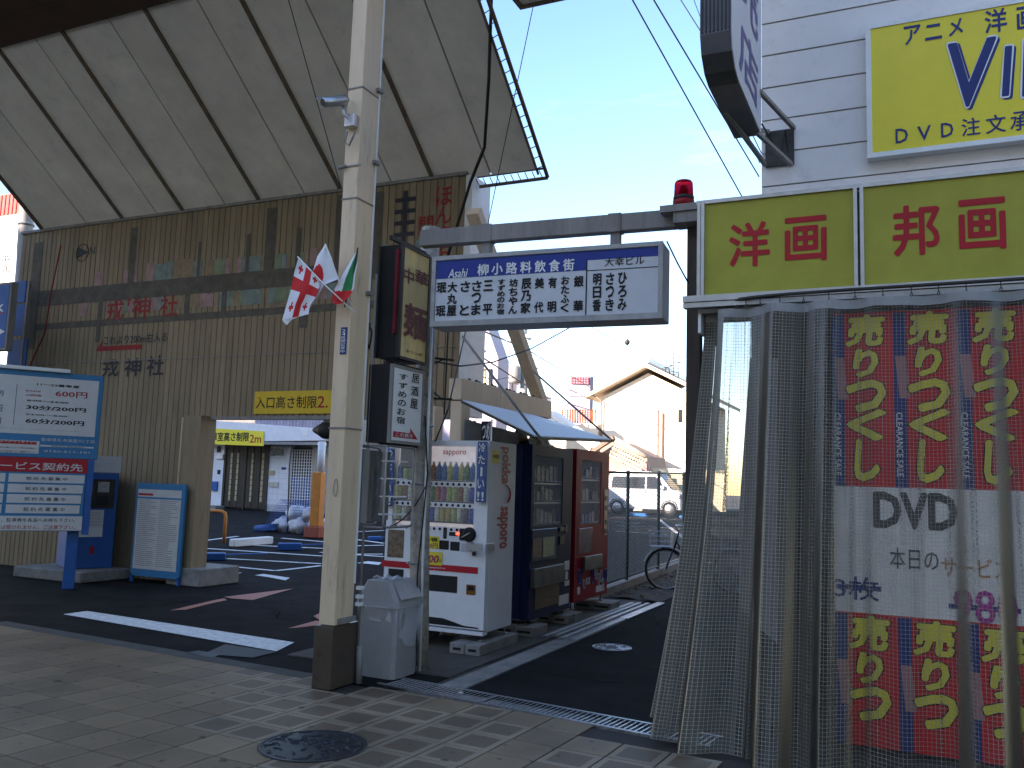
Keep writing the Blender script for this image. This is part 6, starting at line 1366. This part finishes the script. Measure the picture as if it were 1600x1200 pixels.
x = Q3.loc(38, 500)[0]; MB().box(x, x+.05, Q3.loc(38, 600)[1], Q3.loc(38, 440)[1], -.04, .01, fr=Q3).build('upright', m_gpaint, b3)
up_ = thing('utility_pole', 'dark grey utility pole behind the left end of the corrugated wall', 'pole', aty(32, 800, 14)); a = aty(43, 330, 14); b = aty(28, 580, 14)
MB().tube([(b.x, 14, 0), (b.x, 14, b.z), (a.x-.03, 14, a.z), (a.x+.1, 14, a.z+1.2)], .17, 12).build('shaft', m_gpaint, up_); MB().tube([(a.x+.17*math.cos(t*PI/8), 14+.17*math.sin(t*PI/8), a.z-.35) for t in range(16)], .03, 5, closed=True).build('band', m_galv, up_)
lb2 = thing('left_building', 'pale building with red railing and a calligraphy banner at the far left edge', 'building', aty(0, 450, 24)); Q4 = FRONT(24)
MB().box(Q4.loc(-300, 400)[0], Q4.loc(26, 400)[0], .3, Q4.loc(10, 337)[1], -5, 0, fr=Q4).build('wall', M('pale_blue_render', (.62, .66, .72), .7, var=.1), lb2)
MB().box(Q4.loc(-300, 400)[0], Q4.loc(24, 400)[0], Q4.loc(10, 336)[1], Q4.loc(10, 300)[1], -5, -.2, fr=Q4).build('upper_wall', M('red_brown_wall', (.30, .10, .07), .7, var=.4, scale=12), lb2)
for k in range(8): x = Q4.loc(-20+k*6, 330)[0]; MB().box(x-.03, x+.03, Q4.loc(0, 335)[1], Q4.loc(0, 305)[1], -.1, -.05, fr=Q4).build('railing_bar', m_ored, lb2)
bn2 = thing('calligraphy_banner', 'tall white banner with black brush characters left of the utility pole', 'banner', aty(10, 440, 20)); Q5 = FRONT(20)
pbox(Q5, (1, 366), (20, 442), -.02, 0, 'cloth', m_white, bn2); txtp(Q5, '最', (3, 390), (18, 408), m_ink, bn2, d=.003, bold=.02); txtp(Q5, '善', (3, 414), (17, 432), m_ink, bn2, d=.003, bold=.02)
# ------------------------------------------------------------------ background beyond the alley
def bldg(name, label, y, x0p, x1p, ztp, mat, ref=640, depth=6, cat='building', z0=.3):
    Q = FRONT(y); x0 = Q.loc(x0p, ref)[0]; x1 = Q.loc(x1p, ref)[0]; zt = Q.loc((x0p+x1p)/2, ztp)[1]
    t = thing(name, label, cat, Q.p((x0+x1)/2, z0, 0)); MB().box(x0, x1, z0, zt, -depth, 0, fr=Q).build('wall', mat, t); return t, Q, x0, x1, zt
m_lil = M('lilac_grey_render', (.40, .37, .43), .8, var=.08)
t, Q, x0, x1, zt = bldg('lilac_building', 'tall lilac grey building with narrow windows left of the slanting strut', 24, 640, 777, 562, m_lil, 600, .8)
a, b, c, d_ = Q.loc(640, 500), Q.loc(777, 562), Q.loc(762, 500), Q.loc(640, 470)
MB().prism([(x0, zt+.002), (x1, zt+.002), (Q.loc(762, 512)[0], Q.loc(762, 512)[1]), (Q.loc(745, 440)[0], Q.loc(745, 440)[1]), (x0, Q.loc(745, 440)[1])], Q, -.8, 0).build('upper_wall', m_lil, t)
for (p, q) in (((734.5, 571), (739, 586)), ((742, 571.5), (747, 588)), ((743, 595), (746, 611)), ((732, 656), (736, 671)), ((739, 657), (743, 672))):
    pbox(Q, p, q, -.0, .03, 'window', m_glass, t)
pbox(Q, (753, 577), (768, 616), 0, .05, 'window', m_glass, t); pbox(Q, (755, 580), (759, 600), .051, .06, 'curtain', M('orange_curtain', (.5, .3, .15), .8), t); pbox(Q, (761, 578), (764, 612), .051, .06, 'curtain', M('pale_curtain', (.6, .55, .45), .8), t)
x, z = Q.loc(734, 545); MB().bar(Q.p(*Q.loc(733, 547), .3), Q.p(*Q.loc(751, 543), .3), .05, .05).build('laundry_pole', m_white, t)
ca = thing('laundry_sheet', 'cream and pale blue laundry hanging below the narrow windows of the lilac building', 'laundry', aty(735, 615, 23)); Q = FRONT(23)
mb = MB(); mb.grid(lambda u, v: aty(727+13*u, 587+27*v+2*math.sin(u*9), 23+.05*math.sin(u*20)), 12, 4); mb.build('cream_cloth', M('cream_cloth', (.55, .48, .34), .9), ca)
mb = MB(); mb.grid(lambda u, v: aty(740.5+3*u, 588+26*v, 23+.05*math.sin(u*12)), 4, 4); mb.build('blue_cloth', M('pale_blue_cloth', (.4, .55, .68), .9), ca)
t, Q, x0, x1, zt = bldg('pink_building', 'small distant pinkish building with rounded top behind the slanting strut', 60, 779, 795, 596, M('pink_render', (.60, .38, .38), .8), 610, 1.5)
MB().lathe([((x1-x0)*.45, 0), ((x1-x0)*.3, .4), ((x1-x0)*.1, .55)], Q.p((x0+x1)/2, zt, -2), 12).build('domed_top', M('pink_render', (.60, .38, .38), .8), t)
t, Q, x0, x1, zt = bldg('white_building', 'low white building with small dark windows behind the steel frame', 45, 780, 850, 618, M('bright_render', (.72, .70, .66), .8), 650, 1.0)
for p, q in (((785, 640), (790, 652)), ((806, 693), (814, 703)), ((838, 702), (843, 712)), ((800, 600), (802, 618))): pbox(Q, p, q, 0, .05, 'window', m_glass, t)
t, Q, x0, x1, zt = bldg('distant_tower', 'distant lilac tower with rows of red lettering at its top', 90, 889.5, 922, 588, M('tower_render', (.20, .185, .24), .8), 620, 1.0)  # wall tone lowered to paint in shade and haze
rgt = random.Random(3)
for r in range(3): 
    for k in range(7): pbox(Q, (893+k*4.1, 588.5+r*4+k*.2), (896+k*4.1, 591.5+r*4+k*.2), 0, .3, 'red_character', M('hazed_tower_red', (.36, .12, .15), .7), t)  # lettering red paled to paint in distance haze
pbox(Q, (889.7, 616), (921, 618), 0, .2, 'band', m_whiteb, t)
# orange roof house and eaves
t, Q, x0, x1, zt = bldg('orange_roof_house', 'house with bright orange tiled roof below the distant tower', 50, 860, 936, 662, m_cream, 660)
ya_ = 49.5; rows_ = 7
ptl = MB(); 
for r in range(rows_):
    for k in range(14):
        u0, v0_ = k/14, r/rows_
        p = aty(880+(-3+r*.0)+u0*(55-0)+(-r*.0), 661-21*v0_, ya_+.9*v0_); q = aty(880-3+(u0+1/14)*55, 661-21*(v0_+1/rows_), ya_+.9*(v0_+1/rows_))
        mb = MB(); mb.bbox(p.x+.01, q.x-.01, p.z, q.z+.02, -.12, 0, .04, fr=Fr((0, ya_+.9*v0_, 0), (1, 0, 0), (0, 0, 1))); mb.build('roof_tile', m_gtile, t)
e_ = MB(); e_.bar(aty(858, 641, 48), aty(938, 700, 46), .4, .35); e_.bar(aty(858, 652, 48.2), aty(925, 702, 46.2), .3, .2); e_.build('white_eave', m_white, t)
MB().box(Q.loc(860, 670)[0], Q.loc(936, 670)[0], Q.loc(900, 742)[1], Q.loc(900, 664)[1], .05, .3, fr=Q).build('front_wall', m_cream, t)
pbox(Q, (898, 702), (904, 712), .31, .36, 'window', m_glass, t)
# cream gable house
GY = 50; t = thing('cream_gable_house', 'big sunlit cream house with a gable roof at the end of the alley', 'house', aty(1010, 770, GY)); Q = FRONT(GY)
a0 = Q.loc(941, 700)[0]; a1 = Q.loc(1112, 700)[0]; ap_ = Q.loc(1013, 583); el = Q.loc(941, 620); er = (a1, el[1]-.0)
ax_ = (a0+a1)/2; ax_ = ap_[0]; er = (2*ax_-a0, el[1])
MB().prism([(a0, .3), (er[0], .3), er, ap_, el], Q, -9, 0).build('gable_wall', m_cream, t)
def roofside(s):
    d = .75; ov = .9; e1 = (ax_+s*(ax_-a0+ov), el[1]-.15); tp_ = (ax_, ap_[1]+.28)
    mb = MB(); mb.prism([(e1[0], e1[1]), (e1[0], e1[1]+.22), (tp_[0], tp_[1]+.25), tp_], Q, -9.5, d); mb.build('roof_slope', M('pale_roof', (.58, .47, .36), .8, var=.1), t)
roofside(-1); roofside(1)
MB().bbox(ax_-.25, ax_+.25, ap_[1]+.5, ap_[1]+.85, -9.5, .8, .05, fr=Q).build('ridge_cap', m_whiteb, t)
dp = MB(); dp.tube([Q.p(*Q.loc(930, 618), .6), Q.p(*Q.loc(941, 626), .2), Q.p(*Q.loc(941.5, 690), .12)], .05, 6); dp.tube([Q.p(*Q.loc(1028, 640), .1), Q.p(*Q.loc(1028, 745), .1)], .05, 6); dp.build('downpipe', m_gpaint, t)
MB().box(Q.loc(1033, 700)[0]-.1, Q.loc(1033, 700)[0]+.1, .3, Q.loc(1034, 645)[1], .02, .18, fr=Q).build('brown_pipe', M('brown_pipe', (.42, .25, .18), .6), t)
pbox(Q, (1060, 640), (1066, 660), 0, .05, 'window', m_glass, t)
an = thing('tv_aerials', 'tangle of thin television aerials on the cream house roof', 'aerial', aty(1050, 590, 52)); mb = MB(); ra = random.Random(6)
for (px, py, h) in ((1040, 590, 28), (1052, 590, 42), (1060, 590, 30), (1047, 590, 18)):
    mb.tube([aty(px, py, 52), aty(px+ra.uniform(-2, 2), py-h, 52)], .025, 4)
    for q in range(5): y = py-h+q*h/6.; mb.tube([aty(px-8+ra.uniform(-4, 4), y+ra.uniform(-4, 4), 52), aty(px+8+ra.uniform(-3, 5), y+ra.uniform(-5, 2), 52)], .018, 3)
for q in range(4): mb.tube([aty(1062+q*3, 560, 52), aty(1062+q*3, 548, 52)], .03, 3)
mb.build('rods', m_dark, an)
# old tiled roof shed
OY = 44; Q = FRONT(OY); t = thing('old_tiled_shed', 'low old shed with weathered tiled roof behind the chain link fence', 'shed', aty(970, 745, OY))
pr_ = M('weathered_tile', (.36, .28, .21), .85, var=.4, scale=5, rnd=.25)
MB().prism([Q.loc(935, 745), Q.loc(1011, 745), Q.loc(1008, 712), Q.loc(958, 688), Q.loc(935, 702)], Q, -4, -.3).build('wall', M('shed_wall', (.30, .20, .16), .8, var=.3, rnd=0), t)
for r in range(5):
    for k in range(13):
        u0, v0_ = k/13, r/5
        c = (925+80*u0*(1), 0)
        px0 = 962-14*v0_*1.0+ (k)*4.0; py0 = 688+r*5.2+k*1.9
        if px0 > 1009: continue
        p = aty(px0, py0, OY-.25*r); q = aty(px0+3.7, py0+5.6, OY-.25*r)
        MB().bbox(p.x, q.x+.02, q.z, p.z, -.1, .06, .03, fr=FRONT(OY-.25*r)).build('roof_tile', pr_, t)
MB().bar(Q.p(*Q.loc(926, 708), .3), Q.p(*Q.loc(962, 684), .3), .35, .2).build('barge_board', m_rib, t)
MB().tube([Q.p(*Q.loc(960, 686), .2), Q.p(*Q.loc(1011, 714), .2)], .16, 8).build('ridge', pr_, t)
fw_ = thing('block_wall', 'dull reddish grey wall under the shed behind the fence', 'wall', aty(980, 745, 43.2)); Q = FRONT(43.2)
pm_ = M('red_grey_board', (.30, .17, .15), .7, var=.2, rnd=.1)
for k in range(12): pbox(Q, (936+k*6.2, 722+k*.2), (941.8+k*6.2, 749+k*.2), -.1, 0, 'board', pm_, fw_)
cw = thing('cream_boundary_wall', 'sunlit cream boundary wall behind the front of the van', 'wall', aty(1050, 790, 45)); Q = FRONT(45)
for k in range(5): pbox(Q, (1004+k*26, 731+k), (1029.6+k*26, 800), -.15, 0, 'wall_panel', M('yellow_cream_wall', (.66, .58, .40), .8, var=.06), cw)
# pole with transformer
t = thing('utility_pole', 'sunlit concrete utility pole with a transformer behind the slanting strut', 'pole', aty(822, 650, 34)); a = aty(822, 700, 34); b = aty(818, 480, 34)
MB().tube([(a.x, 34, .3), (b.x, 34, b.z)], .20, 10, r1=.14).build('shaft', m_conc, t)
p = aty(812, 586, 33.6); MB().lathe([(.26, 0), (.28, .1), (.28, .65), (.2, .75)], (p.x-.25, 33.6, p.z-.35), 12).build('transformer', m_gpaint, t)
mb = MB()
for q in (514, 530, 560): c = aty(819, q, 34); mb.bar(c+Vector((-.9, 0, 0)), c+Vector((.7, 0, 0)), .08, .08)
mb.build('crossarm', m_galv, t)
mb = MB()
for k in range(7): c = aty(792+k*5, 530+(k % 3)*4, 33.8); mb.lathe([(.06, 0), (.09, .08), (.05, .2)], c, 6)
mb.build('insulators', m_white, t)
tw_ = thing('utility_pole', 'second pale utility pole seen just behind the shed roof and awning', 'pole', aty(846, 700, 30)); c = aty(846, 690, 30)
MB().tube([(c.x, 30, .3), (c.x, 30, aty(846, 655, 30).z)], .2, 10).build('shaft', m_conc, tw_)
# cables
def cable(label, pts, r=.008, sag=.0, n=12, cat='cable'):
    P = [Vector(p) for p in pts]; out_ = []
    for i in range(len(P)-1):
        for k in range(n): f = k/n; p = P[i].lerp(P[i+1], f); p.z -= sag*4*f*(1-f); out_.append(p)
    out_.append(P[-1]); solo(MB().tube(out_, r, 4), 'cable', m_wire, label, cat, P[0], 'overhead cables')
cable('thin dark cable from the canopy down to the left of the pillar', [aty(448, -10, 7.5), aty(532, 290, 6.6)], .006)
cable('thick conduit cable sweeping down in front of the canopy to the wall end', [aty(768, -8, 8.6), aty(764, 120, 8.9), aty(757, 230, 9.4), aty(735, 285, 9.9), aty(683, 455, 10.0)], .022)
cable('thin straight cable dropping from the roof corner past the canopy tip', [aty(833, 10, 9.2), aty(762, 352, 9.6)], .006)
cable('cable crossing the sky nearest the blade sign, leftmost of three', [aty(985, -6, 9), aty(1162, 312, 12)], .010)
cable('cable crossing the sky between the outer two, middle of three', [aty(1018, -6, 9), aty(1186, 276, 12)], .010)
cable('cable crossing the sky closest to the blade sign, with a short twin', [aty(1060, -6, 12), aty(1108, 70, 12), aty(1190, 240, 12)], .008)
cable('thin cable at the top right of the sky beside the blade sign', [aty(1082, -6, 12), aty(1105, 55, 13), aty(1187, 255, 13)], .006)
cable('loose black cable looping from the directory sign to the corner post', [aty(1042, 377, 6.3), aty(1058, 410, 6.3), aty(1076, 443, 6.4)], .006, .0)
cable('loose black cable hanging from the left stay below the directory sign', [aty(668, 563, 6.9), aty(720, 572, 7.4), aty(770, 566, 8.5), aty(830, 545, 9.6), aty(890, 512, 10.4)], .008)
cable('overhead wire below the directory sign, uppermost of the slanting wires', [aty(742, 512, 14), aty(822, 545, 26), aty(930, 610, 48)], .02)
cable('overhead wire below the directory sign, middle of the slanting wires', [aty(820, 560, 26), aty(870, 600, 36), aty(942, 632, 49)], .02)
cable('overhead wire below the directory sign, lowest of the slanting wires', [aty(725, 540, 14), aty(850, 620, 34), aty(938, 645, 49)], .02)
cable('faint pale wire from the directory sign towards the house aerials', [aty(925, 512, 30), aty(985, 545, 40), aty(1040, 552, 52)], .015)
cable('thin wire running from the wall end across the lilac building', [aty(728, 575, 12), aty(790, 590, 20), aty(820, 580, 33)], .01, .1)
cable('bundle of black cable hanging on the right of the pillar below the flags', [aty(575, 500, 6.2), aty(581, 520, 6.25), aty(577, 545, 6.25), aty(571, 530, 6.2), aty(579, 505, 6.2)], .010)
cable('black cable running down the sign pole to the ground', [aty(664, 650, 6.72), aty(668, 740, 6.72), aty(652, 900, 6.70), aty(651, 1040, 6.68)], .008)
cable('thin cable drooping diagonally in front of the sign pole', [aty(665, 760, 6.6), aty(640, 800, 6.6), aty(610, 822, 6.6)], .006, .02)
cable('dark cable slanting from the wall end down to the iron stays', [aty(728, 515, 9.9), aty(700, 640, 7.6), aty(680, 690, 7.4)], .008)
cable('long cable running down the beige wall right of the noodle sign', [aty(706, 400, 10.0), aty(700, 520, 10), aty(694, 648, 10)], .012)
cable('power lead hanging from the white machine down to the floor', [aty(658, 930, 7.4), aty(661, 965, 7.4), aty(655, 1000, 7.3)], .006)
solo(MB().bbox(-4.72, -4.50, 7.55, 7.78, 1.78, 2.28, .01), 'meter_box', m_gpaint, 'grey metal box with cables on the pole side above the white vending machine', 'box', (-4.6, 7.66, 1.78))
b_ = aty(967+0, 543, 20); solo(MB().lathe([(.01, 0), (.06, .05), (.07, .1), (.01, .16)], aty(980, 540, 20), 8), 'cable_joint', m_dark, 'small dark blob hanging on the faint wire in the sky', 'cable joint', aty(980, 540, 20))
# stain / junction by tiles: dark access plate in the asphalt
mark('patched_asphalt', [(318, 1022), (352, 1007), (432, 1019), (395, 1028)], M('asphalt_patch', (.10, .10, .098), .8, var=.2, scale=9), .0035)
mark('drain_pit', [(290, 1020), (310, 1017), (345, 1023), (330, 1029)], m_black, .0045)

# ------------------------------------------------------------------ the rest of the place, outside the picture: street buildings that shade the car park and return light
m_o1 = M('street_facade', (.74, .64, .52), .8, var=.15, scale=1)
for k, (x0, x1, y0, y1, h, lb_) in enumerate(((-90, -37.2, -24, -10, 18.8, 'tallest plain street building far behind the camera to the left'), (-37, -22, -24, -10, 14.2, 'tall plain street building behind the camera to the left'), (-21.8, -2, -24, -10, 14.0, 'tall plain street building directly behind the camera'), (-1.8, 30, -24, -10, 13.4, 'tall plain street building behind the camera to the right'))):
    t = thing('street_building', lb_, 'building', ((x0+x1)/2, -17, 0)); MB().box(x0, x1, y0, y1, 0, h).build('wall', m_o1, t)
    for j in range(2, 4):
        for i in range(int((x1-x0)/3)): MB().box(x0+.8+i*3, x0+2.2+i*3, y1-.02, y1+.02, j*3.2-.6, j*3.2+.9).build('window', m_glass, t)
t, Q, x0, x1, zt = bldg('right_building', 'cream building beyond the shop on the right side of the alley', 23, 1470, 1900, 330, m_cream, 700, 8)
rk2 = random.Random(12); ck = MB()
for (x, y) in ((-6.5, 8.4), (-8.6, 8.9), (-2.2, 7.4), (-2.6, 10.4), (-7.4, 12.5), (-1.9, 9.2)):
    a = rk2.uniform(0, 6.28); pts = []; p = Vector((x, y, 0))
    for k in range(16):
        a += rk2.uniform(-.6, .6); p = p+Vector((math.cos(a), math.sin(a), 0))*.11; pts.append(Vector((p.x, p.y, gz(p.y)+.0032)))
    for i in range(15):
        d = (pts[i+1]-pts[i]).normalized(); s_ = Vector((-d.y, d.x, 0))*.006*(1-i/16+.2); ck.poly([pts[i]-s_, pts[i+1]-s_, pts[i+1]+s_, pts[i]+s_])
ck.build('asphalt_cracks', M('crack_black', (.006, .006, .006), 1, spec=0), kind='stuff')
flush_texts()
print('objects', len(bpy.data.objects))
